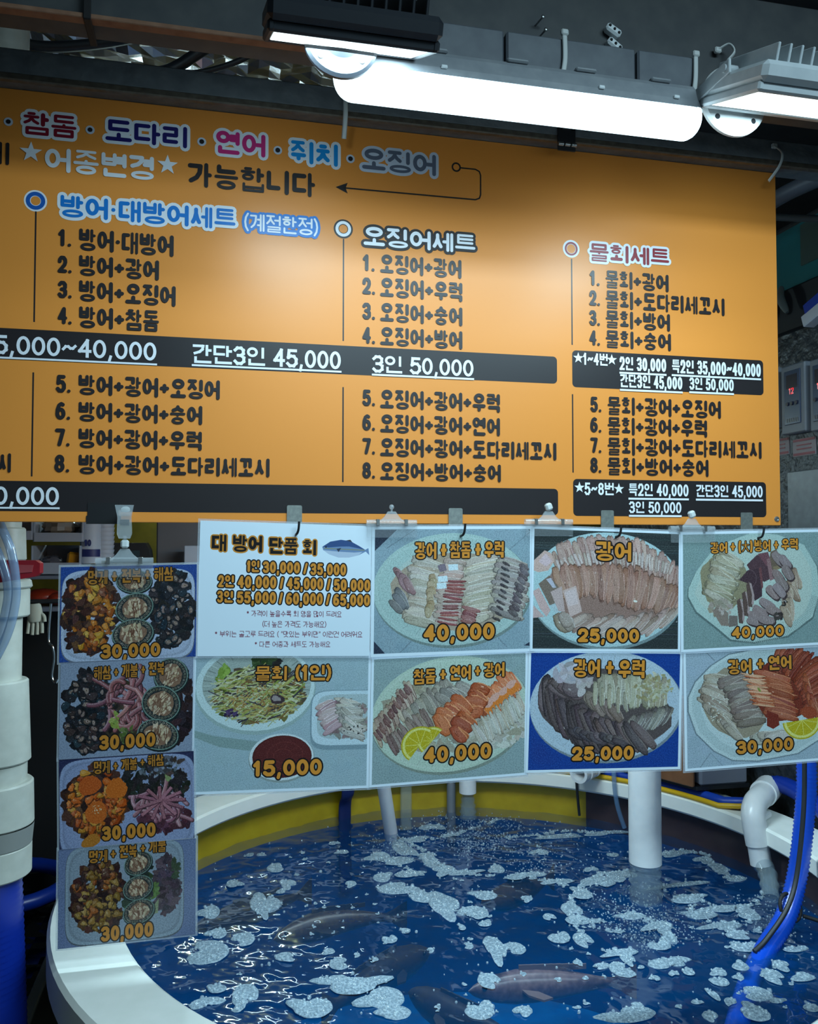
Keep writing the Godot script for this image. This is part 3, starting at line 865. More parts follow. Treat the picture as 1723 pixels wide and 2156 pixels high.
func print_c6() -> ImageTexture:
	var p := Paint.new(Vector2(45, 98), Vector2(1605, 1250), 768, 6, Color(0.06, 0.24, 0.58))
	p.plate(860, 670, 790, 570, Color(0.7, 0.78, 0.84), Color(0.7, 0.76, 0.82), 34)
	p.oval(870, 700, 690, 400, Color(0.34, 0.3, 0.3), 0.15, 0.06)
	p.slices(Vector2(1480, 560), Vector2(760, 480), 22, 1.5, 360, 74, [Color(0.64, 0.62, 0.52), Color(0.58, 0.55, 0.46), Color(0.68, 0.66, 0.58)], Color(0.8, 0.8, 0.74), 3)
	p.specks(1330, 480, 220, 150, 120, 26, [Color(0.68, 0.66, 0.52), Color(0.62, 0.58, 0.42), Color(0.74, 0.74, 0.66)])
	p.slices(Vector2(1500, 760), Vector2(1080, 900), 16, 2.1, 260, 60, [Color(0.46, 0.43, 0.4), Color(0.4, 0.37, 0.36), Color(0.54, 0.52, 0.48)], Color(0.72, 0.72, 0.7), 2)
	p.fan(Vector2(230, 540), Vector2(420, 980), Vector2(1240, 1000), 44, 1.5, 0.9, 470, 96, [Color(0.34, 0.29, 0.3), Color(0.28, 0.24, 0.26), Color(0.4, 0.34, 0.34)], Color(0.48, 0.43, 0.43), 2)
	p.slices(Vector2(640, 620), Vector2(960, 760), 8, 1.0, 240, 90, [Color(0.46, 0.4, 0.37), Color(0.5, 0.44, 0.4)], Color(0.6, 0.55, 0.52), 3)
	p.slices(Vector2(330, 470), Vector2(520, 520), 4, 0.6, 280, 130, [Color(0.42, 0.36, 0.37), Color(0.38, 0.33, 0.34)], Color(0.52, 0.47, 0.47), 1)
	p.slices(Vector2(520, 950), Vector2(1040, 1060), 14, 0.5, 190, 70, [Color(0.27, 0.24, 0.26), Color(0.32, 0.28, 0.29)], Color(0.44, 0.4, 0.4), 1)
	p.specks(430, 330, 110, 90, 30, 60, [Color(0.72, 0.7, 0.73), Color(0.68, 0.66, 0.69), Color(0.76, 0.74, 0.77)]); p.specks(600, 420, 110, 50, 20, 50, [Color(0.74, 0.7, 0.7), Color(0.7, 0.66, 0.67)])
	p.oval(590, 530, 50, 38, Color(0.76, 0.74, 0.74), -0.8, 0.2)
	for i in 5:
		p.slices(Vector2(720 + i * 78, 520 + i * 18), Vector2(740 + i * 78, 560 + i * 22), 2, 1.5, 260, 40, [Color(0.74, 0.74, 0.68), Color(0.66, 0.64, 0.55)], Color(0.86, 0.87, 0.84), 1, 0.1)
	p.soften()
	for e in [["광어", 502, 190, 782, 375], ["+", 832, 208, 922, 340], ["우럭", 960, 195, 1252, 385]]:
		write(p, e[0], e[1], e[2], e[3], e[4], GOLD, INK, 13.0, 0.18)
	write(p, "25,000", 503, 1090, 1155, 1235, GOLD, INK, 14.0, 0.22, true)
	frame(p, 45, 98, 1605, 1250, 27)
	return p.done()

func print_c7() -> ImageTexture:
	var p := Paint.new(Vector2(165, 375), Vector2(1700, 1330), 768, 7, Color(0.5, 0.6, 0.6))
	p.wash(1000, 1000, 1000, 800, 200, 80, Color(0.5, 0.6, 0.6))
	p.quad([700, 520, 1000, 400, 1300, 440, 1600, 560, 1760, 800, 1790, 1100, 1700, 1400, 1400, 1600, 1000, 1650, 720, 1610, 560, 1470, 330, 1280, 240, 1110, 245, 1010, 330, 830, 500, 640], Color(0.36, 0.44, 0.44))
	p.quad([690, 500, 1000, 390, 1300, 430, 1600, 550, 1750, 800, 1780, 1090, 1690, 1380, 1390, 1580, 1000, 1630, 730, 1590, 570, 1450, 340, 1260, 250, 1090, 255, 1000, 340, 820, 500, 620], Color(0.68, 0.78, 0.76))
	p.quad([700, 560, 1000, 450, 1300, 490, 1560, 610, 1680, 820, 1690, 1080, 1600, 1340, 1360, 1500, 1000, 1540, 740, 1480, 560, 1340, 390, 1180, 320, 1060, 400, 860, 530, 680], Color(0.72, 0.79, 0.76))
	for i in 60:
		var a := 0.2 + 1.9 * i / 60.0
		p.line(1050 + cos(a) * 640, 1040 + sin(a) * 500, 1050 + cos(a) * 740, 1040 + sin(a) * 600, 9, Color(0.6, 0.68, 0.67))
	p.oval(660, 950, 270, 300, Color(0.56, 0.53, 0.42), -0.3, 0.08)
	p.slices(Vector2(720, 650), Vector2(580, 1140), 22, 0.4, 380, 76, [Color(0.64, 0.61, 0.5), Color(0.59, 0.56, 0.46), Color(0.68, 0.66, 0.58)], Color(0.78, 0.77, 0.7), 4, 0.3)
	p.specks(600, 1220, 110, 90, 30, 40, [Color(0.6, 0.56, 0.5), Color(0.66, 0.62, 0.58)])
	p.slices(Vector2(1480, 900), Vector2(1380, 1380), 16, 1.3, 280, 80, [Color(0.62, 0.52, 0.44), Color(0.66, 0.58, 0.5), Color(0.58, 0.48, 0.42)], Color(0.76, 0.7, 0.64), 4, 0.3)
	p.quad([1200, 620, 1270, 590, 1350, 790, 1220, 840, 1180, 740], Color(0.42, 0.36, 0.3)); p.quad([1230, 790, 1330, 770, 1350, 800, 1235, 840], Color(0.54, 0.47, 0.36))
	var dark := [Color(0.27, 0.19, 0.22), Color(0.32, 0.22, 0.25), Color(0.24, 0.17, 0.2)]
	p.quad([920, 760, 1040, 650, 1180, 680, 1210, 920, 1120, 960, 960, 830], dark[1]); p.quad([830, 930, 930, 820, 1090, 800, 1095, 1120, 1010, 1170, 960, 980], dark[0]); p.quad([1050, 640, 1170, 620, 1210, 760, 1150, 780], Color(0.44, 0.28, 0.31))
	p.quad([1150, 700, 1190, 690, 1240, 930, 1190, 950], Color(0.56, 0.42, 0.43)); p.quad([1060, 800, 1090, 790, 1110, 1020, 1090, 1040], Color(0.44, 0.27, 0.28)); p.arc(930, 920, 100, 110, -1.4, 1.2, 6, Color(0.42, 0.33, 0.36))
	for e in [[1290, 700, 0.9], [1370, 740, 0.9], [1400, 860, 1.0], [1290, 910, 1.0], [1330, 980, 0.9], [1220, 1080, 0.8], [1300, 1060, 0.9], [1150, 1210, 0.6], [1070, 1290, 0.6], [1230, 1290, 0.5], [1020, 1350, 0.5], [1010, 1400, 0.3], [1150, 1390, 0.2]]:
		p.oval(e[0] + 8, e[1] + 14, 105, 54, Color(0.26, 0.2, 0.21), e[2], 0.08, 18, 0.7); p.oval(e[0], e[1], 100, 48, p.jit(Color(0.57, 0.5, 0.5)), e[2], 0.08, 18, 0.7)
		for i in 4:
			var d := Vector2(60 - i * 35, 12 - i * 8).rotated(e[2])
			p.line(e[0] + d.x, e[1] + d.y - 20, e[0] + d.x + 8, e[1] + d.y + 22, 5, Color(0.68, 0.62, 0.62))
	for e in [[850, 1280], [910, 1200], [960, 1100]]:
		p.quad([e[0] - 50, e[1] - 120, e[0] - 10, e[1] - 150, e[0] + 30, e[1] - 20, e[0] + 20, e[1] + 140, e[0] - 25, e[1] + 130], Color(0.36, 0.28, 0.26)); p.quad([e[0] - 14, e[1] - 140, e[0] + 12, e[1] - 130, e[0] + 46, e[1] + 10, e[0] + 34, e[1] + 120, e[0] + 12, e[1] + 100, e[0] + 18, e[1]], Color(0.66, 0.58, 0.58))
	p.quad([520, 1260, 590, 1200, 700, 1290, 710, 1440, 620, 1430], Color(0.54, 0.48, 0.44)); p.quad([710, 1320, 810, 1330, 810, 1440, 710, 1450], Color(0.46, 0.42, 0.4)); p.specks(680, 1250, 80, 50, 14, 28, [Color(0.68, 0.63, 0.6)])
	p.specks(1290, 1360, 60, 40, 14, 26, [Color(0.22, 0.2, 0.2)]); p.specks(1340, 1200, 40, 40, 12, 16, [Color(0.2, 0.18, 0.18), Color(0.66, 0.62, 0.6)])
	p.soften()
	for e in [["광어", 503, 498, 702, 622], ["+", 732, 508, 792, 595], ["(", 822, 490, 858, 622], ["大", 866, 490, 952, 610], [")", 958, 488, 994, 618], ["방어", 1006, 484, 1204, 612], ["+", 1238, 500, 1296, 585], ["우럭", 1326, 475, 1530, 602]]:
		write(p, e[0], e[1], e[2], e[3], e[4], GOLD, INK, 9.0, 0.08 if e[0] == "大" else 0.18)
	write(p, "40,000", 735, 1452, 1352, 1580, GOLD, INK, 12.0, 0.21, true)
	frame(p, 165, 375, 1700, 1330, 30)
	return p.done()

func print_c8() -> ImageTexture:
	var p := Paint.new(Vector2(200, 75), Vector2(1600, 1350), 768, 8, Color(0.62, 0.7, 0.76))
	p.wash(1000, 750, 900, 800, 160, 90, Color(0.62, 0.7, 0.76))
	p.line(460, 110, 540, 200, 10, Color(0.48, 0.55, 0.6)); p.line(330, 1440, 480, 1240, 10, Color(0.5, 0.57, 0.62)); p.line(480, 1240, 610, 1400, 8, Color(0.52, 0.6, 0.65))
	var ring := func(m: float, c: Color):
		var pts := PackedVector2Array()
		for q in [[700, 140], [1000, 95], [1320, 90], [1560, 170], [1720, 400], [1790, 800], [1700, 1180], [1450, 1320], [1000, 1370], [720, 1340], [520, 1220], [330, 1010], [250, 760], [250, 600], [330, 430], [500, 260]]:
			pts.append(Vector2(1000, 730) + (Vector2(q[0], q[1]) - Vector2(1000, 730)) * m)
		p.poly(pts, c)
	ring.call(1.02, Color(0.45, 0.52, 0.56)); ring.call(1.0, Color(0.76, 0.83, 0.84)); ring.call(0.95, Color(0.7, 0.78, 0.79)); ring.call(0.82, Color(0.76, 0.83, 0.84))
	for i in 40:
		p.line(760 + i * 18, 100 + absf(i - 20) * 3, 770 + i * 18, 165 + absf(i - 20) * 3, 6, Color(0.66, 0.73, 0.75))
	p.oval(760, 700, 330, 420, Color(0.6, 0.56, 0.48), -0.45, 0.06)
	p.fan(Vector2(600, 380), Vector2(420, 760), Vector2(760, 1060), 26, 0.2, 0.9, 360, 80, [Color(0.62, 0.57, 0.5), Color(0.58, 0.52, 0.46), Color(0.66, 0.62, 0.56)], Color(0.76, 0.74, 0.7), 3)
	p.slices(Vector2(720, 380), Vector2(960, 960), 20, -0.25, 320, 80, [Color(0.5, 0.44, 0.4), Color(0.55, 0.5, 0.46), Color(0.46, 0.4, 0.38)], Color(0.68, 0.64, 0.6), 3, 0.25)
	p.specks(560, 700, 110, 200, 40, 12, [Color(0.82, 0.82, 0.78)])
	p.slices(Vector2(1080, 1120), Vector2(1240, 1090), 6, 0.0, 330, 110, [Color(0.68, 0.66, 0.62), Color(0.64, 0.61, 0.57)], Color(0.78, 0.77, 0.74), 2)
	p.oval(1330, 560, 360, 380, Color(0.46, 0.17, 0.11), 0.2, 0.06)
	p.fan(Vector2(1200, 200), Vector2(1720, 260), Vector2(1720, 880), 34, 1.9, 3.0, 380, 70, [Color(0.56, 0.24, 0.16), Color(0.5, 0.19, 0.13), Color(0.62, 0.28, 0.18)], Color(0.78, 0.5, 0.38), 5)
	p.slices(Vector2(1200, 420), Vector2(1280, 900), 12, 0.35, 460, 80, [Color(0.58, 0.25, 0.15), Color(0.64, 0.3, 0.18), Color(0.5, 0.19, 0.13)], Color(0.78, 0.5, 0.36), 4)
	p.slices(Vector2(1560, 520), Vector2(1660, 840), 10, 1.3, 300, 60, [Color(0.6, 0.26, 0.17), Color(0.66, 0.32, 0.2)], Color(0.82, 0.58, 0.46), 5)
	p.slices(Vector2(960, 380), Vector2(1090, 760), 22, 0.2, 270, 20, [Color(0.72, 0.36, 0.22), Color(0.84, 0.62, 0.48)], Color(0.86, 0.66, 0.52), 1)
	p.quad([1110, 800, 1240, 860, 1250, 980, 1180, 1020, 1110, 980], Color(0.46, 0.16, 0.11))
	p.oval(1590, 860, 100, 70, Color(0.6, 0.26, 0.15), 0.3, 0.15); p.oval(1030, 560, 12, 30, Color(0.5, 0.56, 0.24), -0.6)
	p.lemon(1510, 940, 225, -0.1)
	p.soften()
	for e in [["광어", 685, 200, 955, 368], ["+", 1005, 205, 1090, 318], ["연어", 1135, 178, 1410, 342]]:
		write(p, e[0], e[1], e[2], e[3], e[4], GOLD.darkened(0.05), INK, 12.0, 0.18)
	write(p, "30,000", 760, 1130, 1410, 1280, GOLD.darkened(0.05), INK, 14.0, 0.21, true)
	frame(p, 200, 75, 1600, 1350, 28)
	return p.done()

func tray(p: Paint, x0: float, y0: float, x1: float, y1: float, c: Color):
	p.oval((x0 + x1) / 2, (y0 + y1) / 2 + 8, (x1 - x0) / 2 + 6, (y1 - y0) / 2 + 8, c.darkened(0.4), 0, 0, 56, 0.3)
	p.oval((x0 + x1) / 2, (y0 + y1) / 2, (x1 - x0) / 2, (y1 - y0) / 2, c, 0, 0, 56, 0.3)
	p.oval((x0 + x1) / 2, (y0 + y1) / 2, (x1 - x0) / 2 - 28, (y1 - y0) / 2 - 28, c.darkened(0.12), 0, 0, 56, 0.34)
	p.oval((x0 + x1) / 2, (y0 + y1) / 2, (x1 - x0) / 2 - 50, (y1 - y0) / 2 - 50, c.darkened(0.04), 0, 0, 56, 0.36)

const ORANGES := [Color(0.7, 0.4, 0.12), Color(0.74, 0.46, 0.16), Color(0.6, 0.3, 0.1), Color(0.76, 0.56, 0.2), Color(0.44, 0.22, 0.12)]
const BROWNS := [Color(0.2, 0.11, 0.1), Color(0.26, 0.14, 0.12), Color(0.15, 0.09, 0.09), Color(0.32, 0.2, 0.12)]
const PINKS := [Color(0.56, 0.32, 0.34), Color(0.62, 0.38, 0.38), Color(0.46, 0.26, 0.3)]

func strip_text(p: Paint, words: Array, price: Array):
	for e in words:
		write(p, e[0], e[1], e[2], e[3], e[4], GOLD.darkened(0.18), INK, 11.0, 0.18)
	write(p, "30,000", price[0], price[1], price[2], price[3], GOLD.darkened(0.12), INK, 13.0, 0.21, true)

func print_s1() -> ImageTexture:
	var p := Paint.new(Vector2(90, 58), Vector2(1545, 1075), 640, 11, Color(0.12, 0.26, 0.56))
	tray(p, 105, 95, 1615, 1150, Color(0.68, 0.73, 0.83))
	p.squirt(420, 570, 300, 470, ORANGES, BROWNS)
	p.specks(280, 560, 130, 110, 30, 60, BROWNS); p.specks(250, 880, 90, 80, 24, 50, BROWNS)
	p.cucumber(1340, 560, 250, 420)
	p.abalone(910, 240, 200, 130, 0.05); p.abalone(920, 545, 215, 165, -0.25); p.abalone(905, 840, 235, 165, -0.12)
	p.soften()
	strip_text(p, [["멍게", 385, 108, 615, 265], ["+", 655, 125, 720, 230], ["전복", 765, 98, 995, 255], ["+", 1030, 118, 1095, 215], ["해삼", 1132, 85, 1365, 245]], [540, 950, 1230, 1110])
	return p.done()

func print_s2() -> ImageTexture:
	var p := Paint.new(Vector2(90, 50), Vector2(1510, 1090), 640, 12, Color(0.52, 0.57, 0.66))
	p.specks(1400, 600, 190, 420, 90, 90, [Color(0.16, 0.1, 0.11), Color(0.12, 0.08, 0.1), Color(0.2, 0.13, 0.14)])
	p.cucumber(420, 620, 270, 440, 80)
	p.specks(800, 700, 170, 380, 50, 60, [Color(0.18, 0.14, 0.12), Color(0.24, 0.2, 0.14), Color(0.14, 0.12, 0.12)])
	p.worms(850, 520, 330, 40, PINKS)
	p.specks(710, 740, 40, 90, 14, 32, [Color(0.52, 0.58, 0.26)]); p.specks(860, 900, 90, 90, 24, 40, [Color(0.26, 0.3, 0.16), Color(0.34, 0.4, 0.2)])
	p.abalone(1340, 250, 200, 190, 0.8); p.abalone(1230, 570, 225, 195, 0.5); p.abalone(1200, 925, 240, 170, 0.3)
	p.soften()
	strip_text(p, [["해삼", 455, 112, 655, 262], ["+", 685, 145, 738, 225], ["개불", 770, 100, 962, 250], ["+", 995, 130, 1045, 210], ["전복", 1080, 92, 1268, 240]], [530, 895, 1180, 1060])
	return p.done()

func print_s3() -> ImageTexture:
	var p := Paint.new(Vector2(80, 100), Vector2(1530, 1030), 640, 13, Color(0.14, 0.16, 0.3))
	tray(p, 85, 110, 1620, 1240, Color(0.55, 0.6, 0.74))
	p.specks(1150, 480, 380, 300, 150, 60, [Color(0.12, 0.1, 0.11), Color(0.16, 0.13, 0.13), Color(0.1, 0.12, 0.1)])
	p.specks(1200, 260, 330, 110, 60, 40, [Color(0.48, 0.52, 0.58), Color(0.2, 0.2, 0.22), Color(0.36, 0.38, 0.42), Color(0.26, 0.2, 0.18)])
	p.squirt(480, 620, 330, 430, [Color(0.74, 0.34, 0.1), Color(0.78, 0.42, 0.14), Color(0.66, 0.28, 0.1), Color(0.72, 0.48, 0.16)], BROWNS)
	p.oval(490, 740, 120, 130, Color(0.74, 0.36, 0.11), 0, 0.1); p.specks(500, 700, 60, 50, 22, 9, [Color(0.82, 0.74, 0.6)]); p.oval(420, 420, 130, 110, Color(0.72, 0.32, 0.1), -0.4, 0.1); p.oval(720, 480, 120, 120, Color(0.76, 0.38, 0.1), -0.5, 0.15); p.oval(430, 1060, 110, 70, Color(0.68, 0.42, 0.13), -0.4, 0.1)
	p.specks(1270, 880, 280, 140, 60, 60, [Color(0.26, 0.13, 0.18), Color(0.32, 0.16, 0.22)])
	p.worms(1220, 720, 300, 22, [Color(0.56, 0.34, 0.4), Color(0.5, 0.28, 0.34), Color(0.62, 0.42, 0.46)])
	for i in 12:
		var a := -2.6 + i * 0.5
		p.line(1215, 660, 1215 + cos(a) * 300, 690 + sin(a) * 200, 44, Color(0.3, 0.15, 0.2)); p.line(1215, 655, 1215 + cos(a) * 290, 682 + sin(a) * 195, 34, p.jit(Color(0.58, 0.37, 0.42), 0.05))
	p.quad([1270, 350, 1355, 400, 1310, 445, 1280, 420], Color(0.5, 0.56, 0.36))
	p.soften()
	strip_text(p, [["멍게", 462, 150, 650, 295], ["+", 682, 175, 738, 255], ["개불", 770, 140, 958, 275], ["+", 990, 160, 1042, 230], ["해삼", 1072, 115, 1262, 250]], [545, 905, 1165, 1070])
	return p.done()

func print_s4() -> ImageTexture:
	var p := Paint.new(Vector2(70, 90), Vector2(1555, 1110), 640, 14, Color(0.4, 0.46, 0.6))
	p.wash(840, 650, 800, 600, 120, 90, Color(0.4, 0.46, 0.6))
	tray(p, 150, 70, 1485, 1190, Color(0.54, 0.6, 0.66))
	p.squirt(520, 660, 290, 400, [Color(0.5, 0.36, 0.14), Color(0.56, 0.3, 0.12), Color(0.58, 0.44, 0.2), Color(0.3, 0.17, 0.12)], BROWNS)
	p.specks(960, 600, 150, 420, 60, 60, [Color(0.14, 0.18, 0.15), Color(0.18, 0.26, 0.16), Color(0.24, 0.34, 0.18)])
	p.specks(1280, 600, 140, 330, 140, 60, [Color(0.24, 0.18, 0.24), Color(0.28, 0.2, 0.26), Color(0.2, 0.16, 0.2), Color(0.3, 0.24, 0.28)])
	p.specks(1390, 420, 50, 120, 20, 36, [Color(0.22, 0.28, 0.2)]); p.specks(1150, 640, 40, 90, 24, 30, [Color(0.36, 0.46, 0.24)]); p.quad([1110, 860, 1200, 740, 1190, 910, 1110, 915], Color(0.5, 0.54, 0.4))
	p.abalone(960, 320, 160, 130, -0.4); p.abalone(960, 600, 170, 135, -0.3); p.abalone(970, 870, 180, 135, -0.3)
	p.soften()
	strip_text(p, [["멍게", 402, 135, 615, 275], ["+", 645, 150, 708, 230], ["전복", 745, 105, 948, 245], ["+", 982, 115, 1045, 195], ["개불", 1075, 72, 1282, 215]], [540, 1000, 1140, 1170])
	return p.done()


func area_light(called: String, at: Vector3, toward: Vector3, size: Vector2, energy: float, c: Color, parent: Node):
	var l := AreaLight3D.new()
	l.name = called
	l.area_size = size
	l.light_energy = energy
	l.light_color = c
	l.shadow_enabled = true
	l.area_range = 12.0
	var root := Vector3.ZERO
	var q := parent
	while q != self:
		root += q.position
		q = q.get_parent()
	var up := Vector3.UP if absf(toward.normalized().y) < 0.95 else Vector3.BACK
	parent.add_child(l, true)
	l.transform = Transform3D(Basis.looking_at(toward, up), at - root)

const LAMP_ENERGY := 0.1
const FLOOD_ENERGY := 0.31
const COOL := Color(0.8, 0.94, 1.0)
const TANK := Vector3(0.555, 0, -0.265)
const WATER := 0.715

func _ready():
	rng.seed = 7
	# ----- camera -----
	var cam := Camera3D.new()
	cam.name = "camera"
	add_child(cam)
	cam.fov = 63.266
	cam.position = Vector3(0, 1.55, 1.5)
	cam.rotation_degrees = Vector3(2.0, -12.7, 0)
	cam.near = 0.02
	cam.current = true
	# ----- surroundings: a closed market hall, lit by its lamps -----
	var env := Environment.new()
	env.background_mode = Environment.BG_COLOR
	env.background_color = Color.BLACK
	env.tonemap_mode = Environment.TONE_MAPPER_LINEAR
	env.tonemap_exposure = 1.0
	env.sdfgi_enabled = true
	env.ssao_enabled = true
	env.ssil_enabled = true
	var we := WorldEnvironment.new()
	we.name = "environment"
	we.environment = env
	add_child(we)
	build_hall_lamps()
	build_room()
	build_menu_board()
	build_lamps()
	build_overhead()
	build_tank()
	build_water()
	build_fish()
	build_tank_pipes()
	build_left_side()
	build_right_side()
	build_cards()
	build_hooks_and_clips()


# ---------- the hall ----------
func build_hall_lamps():
	for e in [[0.9, 1.9, "wide ceiling panel lamp of the market aisle just behind the viewer", 5.6], [0.6, 3.4, "square ceiling panel lamp of the market aisle at the far front wall", 2.0]]:
		var t := thing("ceiling_lamp", e[2], "ceiling lamp", Vector3(e[0], 2.74, e[1]), "lamps of the aisle")
		var g := Geo.new()
		g.box(Vector3(e[0], 2.775, e[1]), Vector3(1.24, 0.05, 0.64), 0.008)
		obj("housing", g, mat("white_metal", c8(210, 212, 212), 0.5), t)
		g = Geo.new()
		g.box(Vector3(e[0], 2.742, e[1]), Vector3(1.2, 0.018, 0.6), 0.006)
		obj("diffuser", g, glow("aisle_glow", COOL, 0.8), t)
		area_light("lamp_light", Vector3(e[0], 2.728, e[1]), Vector3.DOWN, Vector2(1.2, 0.6), e[3], COOL, t)
	# two lamps hidden behind the menu board: one over the tank, one at the back wall
	for e in [["tank_lamp", "lamp over the tank hidden behind the menu board", Vector3(0.5, 1.78, -0.12), 0.8, 1.3, 3.0]]:
		var at: Vector3 = e[2]
		var w := thing(e[0], e[1], "lamp", at)
		var g := Geo.new()
		g.box(at + Vector3(0, 0.03, 0), Vector3(e[3] + 0.02, 0.04, 0.1), 0.008)
		obj("housing", g, mat("white_metal", c8(210, 212, 212), 0.5), w)
		for x in [-0.18, 0.18]:
			g = Geo.new()
			g.tube([at + Vector3(x, 0.05, 0), Vector3(at.x + x, 2.798, at.z)], 0.006, 8)
			obj("hanger", g, mat("dark_steel", c8(50, 52, 55), 0.5, 0.6), w)
		g = Geo.new()
		g.box(at, Vector3(e[3], 0.02, 0.08), 0.005)
		obj("diffuser", g, glow("%s_glow" % e[0], COOL, e[5]), w)
		area_light("lamp_light", at - Vector3(0, 0.02, 0), Vector3(0, -1, 0), Vector2(e[3] - 0.02, 0.07), e[4], COOL, w)

	# a bare tube on the back wall, which the water mirrors
	var tl := thing("tube_lamp", "bare tube lamp on the back wall hidden behind the menu board", "lamp", Vector3(0.08, 1.95, -2.15))
	var gg := Geo.new()
	gg.box(Vector3(0.08, 1.95, -2.18), Vector3(0.84, 0.05, 0.04), 0.006)
	obj("housing", gg, mat("white_metal", c8(210, 212, 212), 0.5), tl)
	gg = Geo.new()
	gg.tube([Vector3(-0.32, 1.95, -2.135), Vector3(0.48, 1.95, -2.135)], 0.014, 14)
	obj("tube", gg, glow("tube_glow", COOL, 22.0), tl)
	var ol := OmniLight3D.new()
	ol.name = "tube_light"
	ol.light_energy = 0.22
	ol.light_color = COOL
	ol.light_size = 0.02
	ol.omni_range = 12.0
	ol.omni_attenuation = 2.0
	ol.shadow_enabled = true
	tl.add_child(ol)
	ol.position = Vector3(0, 0, 0.045)

func build_room():
	var g := Geo.new()
	g.box(Vector3(0.2, -0.05, 1.0), Vector3(5.2, 0.1, 6.6))
	struct("floor", g, worn("wet_concrete", c8(52, 54, 56), c8(80, 82, 82), 0.35, 1.2, 0.0, 0.2))
	g = Geo.new()
	g.box(Vector3(0.2, 2.85, 1.0), Vector3(5.2, 0.1, 6.6))
	struct("ceiling", g, worn("ceiling_board", c8(30, 34, 40), c8(44, 48, 54), 0.8, 1.0))
	g = Geo.new()
	g.box(Vector3(0.2, 1.4, -2.25), Vector3(5.2, 2.8, 0.1))
	struct("wall_back", g, worn("yellow_paint", c8(118, 104, 14), c8(142, 126, 24), 0.6, 2.0))
	g = Geo.new()
	g.box(Vector3(-2.35, 1.4, 1.0), Vector3(0.1, 2.8, 6.6))
	struct("wall_left", g, worn("hall_paint", c8(96, 100, 104), c8(120, 122, 124), 0.7, 1.0))
	g = Geo.new()
	g.box(Vector3(2.75, 1.4, 1.0), Vector3(0.1, 2.8, 6.6))
	struct("wall_right", g, mats["hall_paint"])
	g = Geo.new()
	g.box(Vector3(0.2, 1.4, 4.25), Vector3(5.2, 2.8, 0.1))
	struct("wall_front", g, mats["hall_paint"])


# ---------- the orange menu board ----------
func flat_pieces(g: Geo, pieces: Array, z: float):
	var lift := 0.0
	for q in pieces:
		lift += 0.0005 / pieces.size()
		var ring := []
		for p in q:
			ring.append(Vector3(p.x, -p.y, z + lift))
		g.face(ring, Vector3(0, 0, 1))

func rounded(x0: float, y0: float, x1: float, y1: float, r: float) -> PackedVector2Array:
	var p := PackedVector2Array()
	for e in [[x1 - r, y1 - r, 0.0], [x0 + r, y1 - r, PI / 2], [x0 + r, y0 + r, PI], [x1 - r, y0 + r, PI * 1.5]]:
		for k in 6:
			var a: float = e[2] + PI / 2 * k / 5.0
			p.append(Vector2(e[0] + cos(a) * r, e[1] + sin(a) * r))
	return p

func ring_piece(g: Geo, x: float, y: float, r0: float, r1: float, z: float):
	for k in 32:
		var a := TAU * k / 32.0
		var b := TAU * (k + 1) / 32.0
		g.face([Vector3(x + cos(a) * r0, y + sin(a) * r0, z), Vector3(x + cos(a) * r1, y + sin(a) * r1, z), Vector3(x + cos(b) * r1, y + sin(b) * r1, z), Vector3(x + cos(b) * r0, y + sin(b) * r0, z)], Vector3(0, 0, 1))

func ink(called: String, c: Color) -> StandardMaterial3D:
	var m := mat("print_" + called, c, 0.36)
	m.metallic_specular = 0.44
	return m

